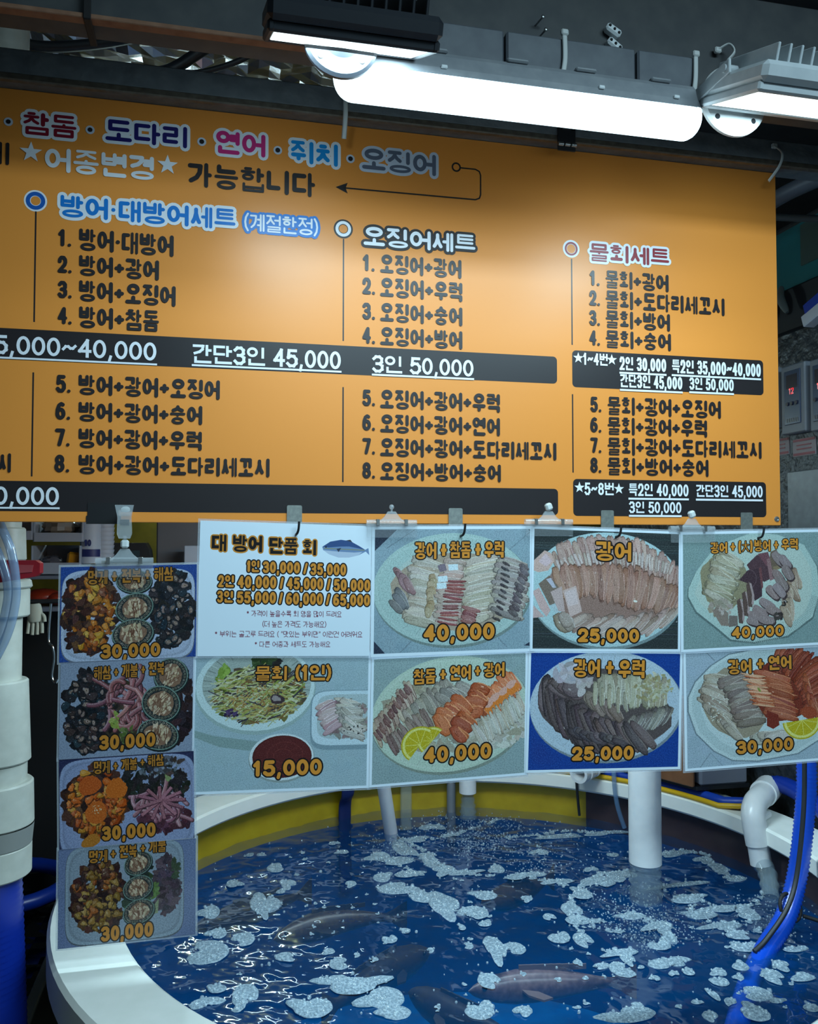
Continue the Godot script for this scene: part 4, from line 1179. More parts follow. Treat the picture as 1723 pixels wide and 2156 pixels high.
const TEXTS := [
	["참돔", -0.3415, 2.2860, -0.2420, 2.2360, "maroon"],
	["도다리", -0.2095, 2.2880, -0.0555, 2.2386, "navy"],
	["연어", -0.0227, 2.2887, 0.0793, 2.2362, "pink"],
	["쥐치", 0.1101, 2.2850, 0.2127, 2.2324, "sky"],
	["오징어", 0.2411, 2.2849, 0.3975, 2.2331, "slate"],
	["●", -0.3646, 2.2670, -0.3512, 2.2523, "dot"],
	["●", -0.2343, 2.2676, -0.2203, 2.2526, "dot"],
	["●", -0.0473, 2.2671, -0.0326, 2.2516, "dot"],
	["●", 0.0862, 2.2658, 0.1015, 2.2501, "dot"],
	["●", 0.2189, 2.2638, 0.2348, 2.2478, "dot"],
	["★", -0.3355, 2.2300, -0.3077, 2.1948, "white"],
	["어종변경", -0.3015, 2.2230, -0.1188, 2.1810, "white"],
	["★", -0.1133, 2.2302, -0.0827, 2.1955, "white"],
	["가능합니다", -0.0656, 2.2215, 0.1639, 2.1772, "ink"],
	["방어·대방어세트", -0.2807, 2.1476, 0.0272, 2.0991, "blue"],
	["(계절한정)", 0.0289, 2.1421, 0.1737, 2.1016, "bluebox"],
	["오징어세트", 0.2449, 2.1372, 0.4742, 2.0910, "whitedark"],
	["물회세트", 0.6958, 2.1415, 0.8814, 2.0961, "maroonwhite"],
	["1.", -0.2777, 2.0829, -0.2533, 2.0533, "ink"],
	["방어·대방어", -0.2441, 2.0865, -0.0846, 2.0486, "ink"],
	["2.", -0.2770, 2.0369, -0.2527, 2.0075, "ink"],
	["방어+광어", -0.2435, 2.0403, -0.1090, 2.0049, "ink"],
	["3.", -0.2764, 1.9936, -0.2521, 1.9642, "ink"],
	["방어+오징어", -0.2429, 1.9967, -0.0805, 1.9606, "ink"],
	["4.", -0.2758, 1.9487, -0.2515, 1.9193, "ink"],
	["방어+참돔", -0.2423, 1.9516, -0.1081, 1.9147, "ink"],
	["5.", -0.2772, 1.8322, -0.2515, 1.8022, "ink"],
	["방어+광어+오징어", -0.2416, 1.8338, -0.0036, 1.7995, "ink"],
	["6.", -0.2773, 1.7860, -0.2516, 1.7560, "ink"],
	["방어+광어+숭어", -0.2410, 1.7873, -0.0334, 1.7540, "ink"],
	["7.", -0.2775, 1.7407, -0.2518, 1.7108, "ink"],
	["방어+광어+우럭", -0.2404, 1.7418, -0.0338, 1.7085, "ink"],
	["8.", -0.2776, 1.6963, -0.2519, 1.6665, "ink"],
	["방어+광어+도다리세꼬시", -0.2398, 1.6971, 0.0844, 1.6639, "ink"],
	["도다리세꼬시", -0.4700, 1.6966, -0.3437, 1.6645, "ink"],
	["1.", 0.2486, 2.0797, 0.2744, 2.0487, "ink"],
	["오징어+광어", 0.2816, 2.0823, 0.4411, 2.0466, "ink"],
	["2.", 0.2487, 2.0363, 0.2745, 2.0053, "ink"],
	["오징어+우럭", 0.2816, 2.0386, 0.4428, 2.0022, "ink"],
	["3.", 0.2488, 1.9894, 0.2745, 1.9585, "ink"],
	["오징어+숭어", 0.2817, 1.9915, 0.4427, 1.9560, "ink"],
	["4.", 0.2488, 1.9444, 0.2746, 1.9135, "ink"],
	["오징어+방어", 0.2818, 1.9463, 0.4426, 1.9117, "ink"],
	["5.", 0.2491, 1.8282, 0.2748, 1.7984, "ink"],
	["오징어+광어+우럭", 0.2819, 1.8296, 0.5168, 1.7943, "ink"],
	["6.", 0.2492, 1.7827, 0.2748, 1.7529, "ink"],
	["오징어+광어+연어", 0.2820, 1.7838, 0.5166, 1.7495, "ink"],
	["7.", 0.2493, 1.7389, 0.2749, 1.7092, "ink"],
	["오징어+광어+도다리세꼬시", 0.2820, 1.7398, 0.6313, 1.7056, "ink"],
	["8.", 0.2493, 1.6944, 0.2750, 1.6648, "ink"],
	["오징어+방어+숭어", 0.2821, 1.6951, 0.5181, 1.6618, "ink"],
	["1.", 0.7004, 2.0823, 0.7246, 2.0521, "ink"],
	["물회+광어", 0.7348, 2.0848, 0.8744, 2.0497, "ink"],
	["2.", 0.7001, 2.0426, 0.7243, 2.0125, "ink"],
	["물회+도다리세꼬시", 0.7344, 2.0449, 1.0003, 2.0090, "ink"],
	["3.", 0.6997, 2.0031, 0.7239, 1.9729, "ink"],
	["물회+방어", 0.7341, 2.0052, 0.8766, 1.9702, "ink"],
	["4.", 0.6994, 1.9635, 0.7236, 1.9335, "ink"],
	["물회+숭어", 0.7337, 1.9655, 0.8783, 1.9306, "ink"],
	["5.", 0.7004, 1.8324, 0.7255, 1.8025, "ink"],
	["물회+광어+오징어", 0.7366, 1.8338, 0.9885, 1.7981, "ink"],
	["6.", 0.7000, 1.7923, 0.7251, 1.7624, "ink"],
	["물회+광어+우럭", 0.7362, 1.7935, 0.9567, 1.7588, "ink"],
	["7.", 0.6997, 1.7522, 0.7248, 1.7224, "ink"],
	["물회+광어+도다리세꼬시", 0.7358, 1.7532, 1.0812, 1.7186, "ink"],
	["8.", 0.6994, 1.7131, 0.7244, 1.6834, "ink"],
	["물회+방어+숭어", 0.7355, 1.7139, 0.9588, 1.6794, "ink"],
	["35,000~40,000", -0.3996, 1.8953, -0.1123, 1.8634, "price"],
	["_", -0.3992, 1.8587, -0.1121, 1.8555, "price"],
	["간단3인 45,000", -0.0538, 1.8959, 0.2111, 1.8631, "price"],
	["_", -0.0536, 1.8606, 0.2112, 1.8572, "price"],
	["3인 50,000", 0.2676, 1.8924, 0.4640, 1.8607, "price"],
	["_", 0.2676, 1.8581, 0.4640, 1.8545, "price"],
	["0,000", -0.3714, 1.6410, -0.2678, 1.6101, "price"],
	["_", -0.3711, 1.6069, -0.2675, 1.6038, "price"],
	["2인 30,000", 0.7638, 1.9141, 0.8661, 1.8877, "price"],
	["_", 0.7636, 1.8839, 0.8659, 1.8801, "price"],
	["특2인 35,000~40,000", 0.8777, 1.9140, 1.0807, 1.8871, "price"],
	["_", 0.8775, 1.8842, 1.0804, 1.8804, "price"],
	["간단3인 45,000", 0.7645, 1.8792, 0.9015, 1.8537, "price"],
	["_", 0.7643, 1.8500, 0.9013, 1.8462, "price"],
	["3인 50,000", 0.9164, 1.8792, 1.0175, 1.8551, "price"],
	["_", 0.9161, 1.8513, 1.0172, 1.8474, "price"],
	["특2인 40,000", 0.7807, 1.6633, 0.9125, 1.6389, "price"],
	["_", 0.7805, 1.6352, 0.9123, 1.6314, "price"],
	["간단3인 45,000", 0.9284, 1.6627, 1.0809, 1.6388, "price"],
	["_", 0.9281, 1.6350, 1.0806, 1.6311, "price"],
	["3인 50,000", 0.7814, 1.6277, 0.8962, 1.6052, "price"],
	["_", 0.7812, 1.6015, 0.8960, 1.5977, "price"],
	["★", 0.6681, 1.9188, 0.6851, 1.8973, "price"],
	["1~4번", 0.6861, 1.9178, 0.7394, 1.8944, "price"],
	["★", 0.7394, 1.9186, 0.7557, 1.8969, "price"],
	["★", 0.6682, 1.6653, 0.6861, 1.6440, "price"],
	["5~8번", 0.6871, 1.6637, 0.7502, 1.6396, "price"],
	["★", 0.7513, 1.6638, 0.7695, 1.6423, "price"],
]

func build_menu_board():
	var t := thing("menu_board", "large orange menu board printed with Korean set menus and prices", "menu board", Vector3(0.1, 1.582, 0))
	var g := Geo.new()
	g.box(Vector3(0.1, 1.95, -0.004), Vector3(2.046, 0.736, 0.008), 0.001)
	obj("board_panel", g, ink("orange", c8(236, 148, 62)), t)
	var dark := ink("black", c8(40, 36, 38))
	for b in [[-0.93, 1.8548, 0.6325, 1.9075], [-0.93, 1.6, 0.633, 1.6506], [0.6643, 1.8498, 1.0866, 1.922], [0.6644, 1.5988, 1.089, 1.6705]]:
		g = Geo.new()
		var ring := []
		for p in rounded(b[0], b[1], b[2], b[3], 0.008):
			ring.append(Vector3(p.x, p.y, 0.0003))
		g.face(ring, Vector3(0, 0, 1))
		obj("price_band", g, dark, t, "black price band")
	# rules beside the lists, rings at their heads
	for x in [[-0.3125, 2.1102, 1.9205, 1.8346, 1.6586], [0.2145, 2.1054, 1.9161, 1.8312, 1.6573], [0.6645, 2.1023, 1.9325, 1.8357, 1.6828]]:
		for k in [1, 3]:
			g = Geo.new()
			g.face([Vector3(x[0] - 0.0013, x[k], 0.0003), Vector3(x[0] + 0.0013, x[k], 0.0003), Vector3(x[0] + 0.0013, x[k + 1], 0.0003), Vector3(x[0] - 0.0013, x[k + 1], 0.0003)], Vector3(0, 0, 1))
			obj("list_rule", g, dark, t)
	var white := ink("white", c8(236, 240, 246))
	for e in [[-0.3133, 2.1282, "blue", [0.0185, 0.0155, 0.0088, 0.0078]], [0.214, 2.1239, "black", [0.0178, 0.0145, 0.0085, 0.0078]], [0.6637, 2.122, "maroon", [0.0175, 0.0135, 0.0098, 0.009]]]:
		g = Geo.new()
		var first: bool = e[2] != "black"
		ring_piece(g, e[0], e[1], e[3][3], e[3][0], 0.0003)
		var r := obj("list_ring", g, white if first else dark, t)
		g = Geo.new()
		ring_piece(g, e[0], e[1], e[3][2] if first else 0.009, e[3][1], 0.0006)
		obj("ring_colour", g, ink("blue", c8(28, 92, 178)) if e[2] == "blue" else (ink("maroon", c8(150, 52, 62)) if first else white), r)
	# the arrow that turns back to the second line
	g = Geo.new()
	ring_piece(g, 0.4302, 2.261, 0.006, 0.0092, 0.0003)
	var path := [Vector2(0.4394, -2.2605), Vector2(0.468, -2.2605), Vector2(0.476, -2.257), Vector2(0.4785, -2.25), Vector2(0.4785, -2.212), Vector2(0.476, -2.205), Vector2(0.468, -2.2015), Vector2(0.215, -2.2005)]
	var pcs := []
	for k in path.size() - 1:
		pcs.append(capsule(path[k], path[k + 1], 0.0013, true))
	pcs.append(PackedVector2Array([Vector2(0.1995, -2.2005), Vector2(0.222, -2.2105), Vector2(0.218, -2.2005), Vector2(0.222, -2.1905)]))
	flat_pieces(g, [pcs[0], pcs[1], pcs[2], pcs[3], pcs[4], pcs[5], pcs[6]], 0.0003)
	for q in [[0, 1, 2], [0, 2, 3]]:
		flat_pieces(g, [PackedVector2Array([pcs[7][q[0]], pcs[7][q[1]], pcs[7][q[2]]])], 0.0003)
	obj("arrow", g, dark, t)
	# lettering: [fill, edge, width of the edge, stroke as a share of the height]
	var looks := {
		"maroon": ["maroon_dark", "white", 0.0055, 0.18], "navy": ["navy", "white", 0.0055, 0.18], "pink": ["pink", "white", 0.0055, 0.18], "sky": ["sky", "white", 0.0055, 0.18], "slate": ["slate", "pale", 0.0055, 0.18],
		"white": ["white", "", 0.0, 0.17], "ink": ["black", "", 0.0, 0.18], "blue": ["azure", "white", 0.0055, 0.18], "bluebox": ["white", "azure", 0.0045, 0.11], "whitedark": ["white", "black", 0.005, 0.18], "maroonwhite": ["maroon", "white", 0.005, 0.18], "price": ["white", "", 0.0, 0.14], "dot": ["black", "pale", 0.0035, 0.2],
	}
	var inks := {"maroon_dark": c8(136, 28, 48), "navy": c8(38, 34, 108), "pink": c8(206, 48, 124), "sky": c8(20, 146, 220), "slate": c8(98, 106, 124), "pale": c8(206, 214, 228), "azure": c8(20, 122, 208), "white": c8(236, 240, 246), "black": c8(40, 36, 38), "maroon": c8(150, 52, 62)}
	for e in TEXTS:
		var look: Array = looks[e[5]]
		var edge: float = look[2]
		var bx := Rect2(e[1] + edge, -e[2] + edge, e[3] - e[1] - 2 * edge, e[2] - e[4] - 2 * edge)
		var called := "price_line" if e[5] == "price" else ("menu_line" if e[5] == "ink" else "heading_line")
		g = Geo.new()
		flat_pieces(g, text_pieces(e[0], bx, look[3] * bx.size.y, 0.0, e[5] != "price"), 0.0011)
		var o := obj(called, g, ink(look[0], inks[look[0]]), t)
		if edge > 0.0:
			g = Geo.new()
			flat_pieces(g, text_pieces(e[0], bx, look[3] * bx.size.y, edge), 0.0006)
			obj("letter_edge", g, ink(look[1], inks[look[1]]), o)
	# the end of a word cut off by the left edge of the picture
	g = Geo.new()
	var st := []
	stroke_in(st, STROKES["ㅔ"], Rect2(-0.384, -2.2235, 0.0285, 0.0385), 0.0055)
	for s in st:
		flat_pieces(g, [capsule(s[0][0], s[0][1], 0.00275, true)], 0.0011)
	obj("menu_line", g, dark, t)
	g = Geo.new()
	g.lathe([Vector2(0.0, 0.0012), Vector2(0.002, 0.0012), Vector2(0.003, 0.0022), Vector2(0.0052, 0.0018), Vector2(0.006, 0.0002)], Vector3(1.1132, 1.595, 0), 20, Basis(Vector3.RIGHT, PI / 2))
	obj("grommet", g, mat("steel", c8(176, 180, 180), 0.3, 0.9), t, "small steel grommet")


# ---------- lamps over the board ----------
func build_lamps():
	var lamp := glow("lamp_glow", COOL, 3.0)
	var grey := worn("lamp_housing", c8(126, 132, 138), c8(148, 152, 156), 0.55, 6.0)
	# the long batten
	var t := thing("batten_light", "long glowing LED batten light with rounded ends above the menu board", "light", Vector3(0.447, 2.19, 0.324))
	var body := PackedVector2Array([Vector2(-0.0285, 0.0), Vector2(0.0285, 0.0), Vector2(0.0285, 0.01), Vector2(0.0235, 0.03), Vector2(0.017, 0.0385), Vector2(-0.017, 0.0385), Vector2(-0.0235, 0.03), Vector2(-0.0285, 0.01)])
	var y := 2.229
	var z := 0.324
	var g := Geo.new()
	g.prism(body, 0.55, Transform3D(Basis(Vector3(0, 0, -1), Vector3.UP, Vector3(1, 0, 0)), Vector3(0.172, y, z)))
	obj("housing", g, grey, t)
	for s in [[0.172, -1.0], [0.722, 1.0]]:
		g = Geo.new()
		for k in 10:
			var a := -PI / 2 + PI * k / 10.0
			var b := -PI / 2 + PI * (k + 1) / 10.0
			var p := Vector3(s[0] + cos(a) * 0.02 * s[1], y, z + sin(a) * 0.0285)
			var q := Vector3(s[0] + cos(b) * 0.02 * s[1], y, z + sin(b) * 0.0285)
			var mid := Vector3(s[0], y + 0.0385, z)
			var n := Vector3(cos((a + b) / 2) * s[1], 0.3, sin((a + b) / 2)).normalized()
			var pu := p.lerp(mid, 0.4); pu.y = y + 0.032
			var qu := q.lerp(mid, 0.4); qu.y = y + 0.032
			g.quad(p, q, qu, pu, n)
			g.face([pu, qu, mid], Vector3.UP)
		obj("end_cap", g, grey, t)
	g = Geo.new()
	var path := []
	var rad := []
	for k in 9:
		var a := PI / 2 * k / 8.0
		path.append(Vector3(0.181 - cos(a) * 0.0285, y - 0.005, z)); rad.append(maxf(0.004, sin(a) * 0.03))
	for k in 9:
		var a := PI / 2 * k / 8.0
		path.append(Vector3(0.714 + sin(a) * 0.0285, y - 0.005, z)); rad.append(maxf(0.004, cos(a) * 0.03))
	g.tube(path, rad, 20, true, Vector2(0.95, 1.15))
	obj("diffuser", g, lamp, t, "glowing white diffuser")
	for x in [0.311, 0.559, 0.685]:
		g = Geo.new()
		g.box(Vector3(x, y + 0.011, z + 0.03), Vector3(0.0095, 0.005, 0.004), 0.001)
		obj("latch", g, mat("white_plastic", c8(226, 232, 234), 0.4), t)
	for x in [0.302, 0.428, 0.538, 0.664]:
		g = Geo.new()
		g.box(Vector3(x, y + 0.0405, z), Vector3(0.034, 0.006, 0.046), 0.002)
		obj("mounting_clip", g, grey, t)
	area_light("batten_glow", Vector3(0.447, y - 0.042, z), Vector3(0, -1, 0), Vector2(0.55, 0.05), LAMP_ENERGY, COOL, t)
	# two flood lights on swivel mounts
	for e in [[0.059, 0.26, 2.183, 2.246, "black flood light on a round swivel mount over the batten light", "black_metal", 0.158, 2.25, 0.362, 0.053], [0.739, 0.949, 2.189, 2.234, "white finned flood light at the right end of the batten light", "flood_white", 0.806, 2.264, 0.318, 0.058]]:
		var f := thing("flood_light", e[4], "light", Vector3(e[6], e[7], e[8]), "flood lights over the board")
		var m: StandardMaterial3D = mat("black_metal", c8(38, 42, 48), 0.45, 0.3) if e[5] == "black_metal" else worn("flood_white", c8(178, 186, 190), c8(200, 206, 208), 0.45, 5.0)
		var near := Vector3((e[0] + e[1]) / 2, e[2], 0.4836)
		var far := Vector3((e[0] + e[1]) / 2, e[3], 0.3576)
		var d := (near - far).normalized()
		var nrm := Vector3(0, -d.z, d.y).normalized()   # points down and towards the board
		var turn := Basis(Vector3.RIGHT, -nrm, d)
		var mid := (near + far) / 2
		var w: float = e[1] - e[0]
		g = Geo.new()
		g.box(mid - nrm * 0.022, Vector3(w + 0.02, 0.028, 0.168), 0.007, turn)
		obj("housing", g, m, f)
		g = Geo.new()
		for s in [[0.0685, 0.011], [-0.074, 0.022]]:
			g.box(mid + nrm * -0.003 + d * s[0], Vector3(w + 0.017, 0.014, s[1]), 0.003, turn)
		for s in [-1.0, 1.0]:
			g.box(mid + nrm * -0.003 + Vector3(s * (w / 2 + 0.004), 0, 0), Vector3(0.01, 0.014, 0.15), 0.003, turn)
		obj("bezel", g, m, f)
		g = Geo.new()
		g.box(mid, Vector3(w - 0.002, 0.005, 0.126), 0.0, turn)
		obj("lens", g, glow("flood_glow", Color(0.88, 0.98, 1.0), 2.4), f, "glowing glass lens")
		for k in 11:
			g = Geo.new()
			g.box(mid - nrm * 0.047 + Vector3((k - 5) * w * 0.088, 0, 0), Vector3(0.004, 0.026, 0.15), 0.001, turn)
			obj("cooling_fin", g, m, f)
		# the round mount and its arm
		var c := Vector3(e[6], e[7], e[8])
		g = Geo.new()
		g.lathe([Vector2(0, 0.018), Vector2(0.018, 0.018), Vector2(0.028, 0.012), Vector2(e[9] - 0.004, 0.009), Vector2(e[9], 0.005), Vector2(e[9], 0.0), Vector2(0, 0)], c, 40, Basis(Vector3.RIGHT, PI / 2))
		var base := obj("round_mount", g, m if e[5] == "black_metal" else worn("mount_white", c8(188, 192, 192), c8(206, 208, 206), 0.5, 5.0), f)
		for a in [0.6, 2.4, 3.9, 5.5]:
			g = Geo.new()
			g.lathe([Vector2(0, 0.0105), Vector2(0.004, 0.0105), Vector2(0.005, 0.0095)], c + Vector3(cos(a), sin(a), 0) * (e[9] - 0.013), 12, Basis(Vector3.RIGHT, PI / 2))
			obj("screw_hole", g, mat("dark_steel", c8(50, 52, 55), 0.5, 0.6), base)
		g = Geo.new()
		var side: float = -w / 2 - 0.01 + (mid.x - c.x)
		if e[5] == "black_metal":
			g.tube([c + Vector3(0, 0.0, 0.014), c + Vector3(0, 0.012, 0.04)], 0.01, 14)
			g.ball(c + Vector3(0, -0.008, 0.026), Vector3(0.01, 0.01, 0.01))
		else:
			g.box(c + Vector3(side, -0.01, 0.06), Vector3(0.0045, 0.022, 0.1), 0.001)
			g.box(c + Vector3(side / 2, -0.01, 0.017), Vector3(absf(side), 0.022, 0.005), 0.001)
			g.tube([c + Vector3(side - 0.005, -0.01, 0.1), c + Vector3(side + 0.017, -0.01, 0.1)], 0.006, 8)
		obj("bracket", g, m, f)
		area_light("flood_beam", mid + nrm * 0.007, nrm, Vector2(w * 0.9, 0.11), FLOOD_ENERGY, COOL, f)


# ---------- beams, cables and insulation over the board ----------
func build_overhead():
	var steel := worn("beam_steel", c8(112, 118, 124), c8(136, 142, 146), 0.4, 4.0, 0.2, 0.3)
	var g := Geo.new()
	g.box(Vector3(0.3, 2.3395, 0.015), Vector3(2.9, 0.042, 0.07), 0.002)
	struct("trim_1", g, steel, "painted steel box beam along the top of the board")
	g = Geo.new()
	g.box(Vector3(0.3, 2.313, 0.046), Vector3(2.9, 0.012, 0.012), 0.002)
	struct("trim_2", g, worn("lip_steel", c8(96, 88, 78), c8(130, 124, 112), 0.4, 8.0, 0.5), "lower lip of the steel beam")
	g = Geo.new()
	g.box(Vector3(0.25, 2.373, 0.265), Vector3(3.2, 0.185, 0.05), 0.003)
	struct("trim_3", g, worn("beam_dark", c8(54, 58, 62), c8(74, 76, 76), 0.6, 3.0), "dark beam under the ceiling")
	g = Geo.new()
	g.box(Vector3(-0.25, 2.2774, 0.295), Vector3(1.5, 0.007, 0.017), 0.001)
	struct("trim_4", g, worn("rusty_edge", c8(126, 88, 66), c8(150, 112, 88), 0.8, 6.0), "rusty angle along the dark beam")
	# cable duct in three lengths
	for e in [[0.252, 0.4175, "left length of grey cable duct behind the batten light"], [0.419, 0.6375, "middle length of grey cable duct behind the batten light"], [0.639, 0.742, "right length of grey cable duct behind the batten light"]]:
		g = Geo.new()
		g.box(Vector3((e[0] + e[1]) / 2, 2.292, 0.3035), Vector3(e[1] - e[0] - 0.0025, 0.081, 0.025), 0.003)
		var d := obj("cable_duct", g, worn("duct_grey", c8(86, 92, 100), c8(104, 110, 116), 0.55, 4.0))
		tag(d, e[2], "cable duct", "lengths of cable duct")
	# cable ties
	for e in [["white cable tie round the duct above the middle of the batten light", [Vector3(0.5141, 2.3396, 0.319), Vector3(0.5141, 2.2976, 0.3206), Vector3(0.509, 2.2682, 0.3215)]], ["white cable tie round the duct near the right end of the batten light", [Vector3(0.7409, 2.3354, 0.319), Vector3(0.7392, 2.2976, 0.3206), Vector3(0.7342, 2.2707, 0.324)]], ["white cable tie hanging in front of the board below the black flood light", [Vector3(0.209, 2.345, 0.056), Vector3(0.2085, 2.305, 0.062), Vector3(0.2075, 2.268, 0.05)]], ["curled white cable tie at the top right corner of the board", [Vector3(1.08, 2.345, 0.055), Vector3(1.088, 2.325, 0.068), Vector3(1.083, 2.3, 0.066), Vector3(1.066, 2.272, 0.055)]], ["loose curl of white cable tie above the white flood light", [Vector3(0.7938, 2.3606, 0.2988), Vector3(0.8081, 2.3665, 0.3089), Vector3(0.8148, 2.3522, 0.3139), Vector3(0.8047, 2.3379, 0.3089)]]]:
		g = Geo.new()
		g.tube(curve(e[1], 6), 0.0045, 6, true, Vector2(1.0, 0.4))
		var head: Vector3 = e[1][0]
		g.box(head, Vector3(0.012, 0.01, 0.008), 0.002)
		tag(obj("cable_tie", g, mat("tie_white", c8(206, 210, 208), 0.45)), e[0], "cable tie", "white cable ties")
	# terminal blocks and screws on the dark beam
	for e in [[0.6056, 2.3665, 0.5, "upper white terminal block on the dark beam"], [0.6073, 2.343, 0.6, "lower white terminal block on the dark beam"]]:
		var t := thing("terminal_block", e[3], "connector", Vector3(e[0], e[1], 0.29), "terminal blocks on the beam")
		g = Geo.new()
		g.box(Vector3(e[0], e[1], 0.2985), Vector3(0.027, 0.0135, 0.015), 0.003, Basis(Vector3.BACK, -e[2]))
		obj("block", g, mat("white_plastic", c8(226, 232, 234), 0.4), t)
		g = Geo.new()
		for k in 3:
			g.ball(Vector3(e[0], e[1], 0.306) + Vector3((k - 1) * 0.0075, (k - 1) * -0.005, 0), Vector3(0.0025, 0.0025, 0.0025), 8)
		obj("terminal_screw", g, mat("dark_steel", c8(50, 52, 55), 0.5, 0.6), t)
	for e in [[0.477, 2.3635, "upper of two screws in the dark beam"], [0.4817, 2.3438, "lower of two screws in the dark beam"]]:
		g = Geo.new()
		g.tube([Vector3(e[0], e[1], 0.289), Vector3(e[0] + 0.005, e[1] + 0.002, 0.311)], 0.0015, 6)
		g.ball(Vector3(e[0] + 0.005, e[1] + 0.002, 0.311), Vector3(0.0034, 0.0034, 0.0017), 8)
		tag(obj("screw", g, mat("steel", c8(176, 180, 180), 0.3, 0.9)), e[2], "screw", "screws in the beam")
	# the clamp that holds the board
	var cl := thing("clamp", "dark metal hinge clamp holding the top edge of the board", "clamp", Vector3(0.631, 2.288, 0.05))
	g = Geo.new()
	g.box(Vector3(0.631, 2.312, 0.056), Vector3(0.036, 0.05, 0.004), 0.001)
	obj("plate", g, mat("dark_steel", c8(50, 52, 55), 0.5, 0.6), cl)
	for k in 3:
		g = Geo.new()
		g.tube([Vector3(0.618 + k * 0.013 - 0.005, 2.298, 0.06), Vector3(0.618 + k * 0.013 + 0.005, 2.298, 0.06)], 0.004, 10)
		obj("hinge_knuckle", g, mat("steel", c8(176, 180, 180), 0.3, 0.9), cl)
	g = Geo.new()
	g.box(Vector3(0.631, 2.33, 0.06), Vector3(0.018, 0.004, 0.006), 0.001)
	obj("bolt", g, mat("steel", c8(176, 180, 180), 0.3, 0.9), cl)
	# black strap round the beam
	g = Geo.new()
	g.box(Vector3(-0.187, 2.34, 0.3065), Vector3(0.01, 0.14, 0.004), 0.001)
	g.box(Vector3(-0.187, 2.2715, 0.275), Vector3(0.01, 0.004, 0.065), 0.001)
	tag(obj("strap", g, mat("rubber", c8(20, 20, 22), 0.7)), "black strap tied round the dark beam at the upper left", "strap")
	# crumpled foil insulation behind the beam
	g = Geo.new()
	var fn := FastNoiseLite.new()
	fn.seed = 4
	fn.frequency = 9.0
	fn.fractal_octaves = 3
	fn.noise_type = FastNoiseLite.TYPE_CELLULAR
	fn.cellular_return_type = FastNoiseLite.RETURN_DISTANCE2_SUB
	var at := func(i: int, k: int) -> Vector3:
		var x := -1.3 + 1.75 * i / 70.0
		var z := -0.2 - 0.9 * k / 40.0
		return Vector3(x, 2.71 + 0.05 * fn.get_noise_2d(x, z) + 0.03 * sin(x * 7) + 0.06 * sin(z * 5.0), z)
	for i in 70:
		for k in 40:
			var a: Vector3 = at.call(i, k)
			var b: Vector3 = at.call(i + 1, k)
			var c: Vector3 = at.call(i + 1, k + 1)
			var d: Vector3 = at.call(i, k + 1)
			g.face([a, b, c], -(b - a).cross(c - a).normalized() * signf((b - a).cross(c - a).y))
			g.face([a, c, d], -(c - a).cross(d - a).normalized() * signf((c - a).cross(d - a).y))
	tag(obj("foil_insulation", g, mat("foil", c8(196, 196, 200), 0.26, 0.9)), "crumpled silver foil insulation under the ceiling at upper left", "insulation")
	for e in [["thick black cable sagging under the foil at the upper left", 0.011, [Vector3(-0.7, 2.56, -0.27), Vector3(-0.436, 2.545, -0.25), Vector3(-0.357, 2.538, -0.25), Vector3(-0.258, 2.557, -0.25), Vector3(-0.167, 2.586, -0.25), Vector3(-0.025, 2.636, -0.25), Vector3(0.2, 2.7, -0.25)]], ["grey twin cable rising from the steel beam to the dark beam", 0.012, [Vector3(-0.2, 2.47, -0.2), Vector3(-0.119, 2.518, -0.25), Vector3(-0.053, 2.567, -0.25), Vector3(0.005, 2.617, -0.25), Vector3(0.06, 2.7, -0.25)]], ["thin grey cable crossing behind the black flood light", 0.006, [Vector3(-0.2, 2.49, -0.22), Vector3(-0.072, 2.519, -0.25), Vector3(0.015, 2.552, -0.25), Vector3(0.083, 2.595, -0.25), Vector3(0.2, 2.66, -0.25)]]]:
		g = Geo.new()
		g.tube(curve(e[2], 6), e[1], 10)
		tag(obj("cable", g, mat("cable_black", c8(34, 38, 44), 0.5)), e[0], "cable", "cables over the board")
	g = Geo.new()
	g.box(Vector3(-0.46, 2.585, -0.22), Vector3(0.26, 0.03, 0.04), 0.003, Basis(Vector3.BACK, 0.3))
	tag(obj("bracket", g, mat("bracket_steel", c8(62, 66, 76), 0.45, 0.5)), "dark steel bracket bar at the top left corner", "bracket")


# ---------- the round tank ----------
func around(r: float, y: float, deg: float) -> Vector3:
	return TANK + Vector3(cos(deg_to_rad(deg)) * r, y, sin(deg_to_rad(deg)) * r)

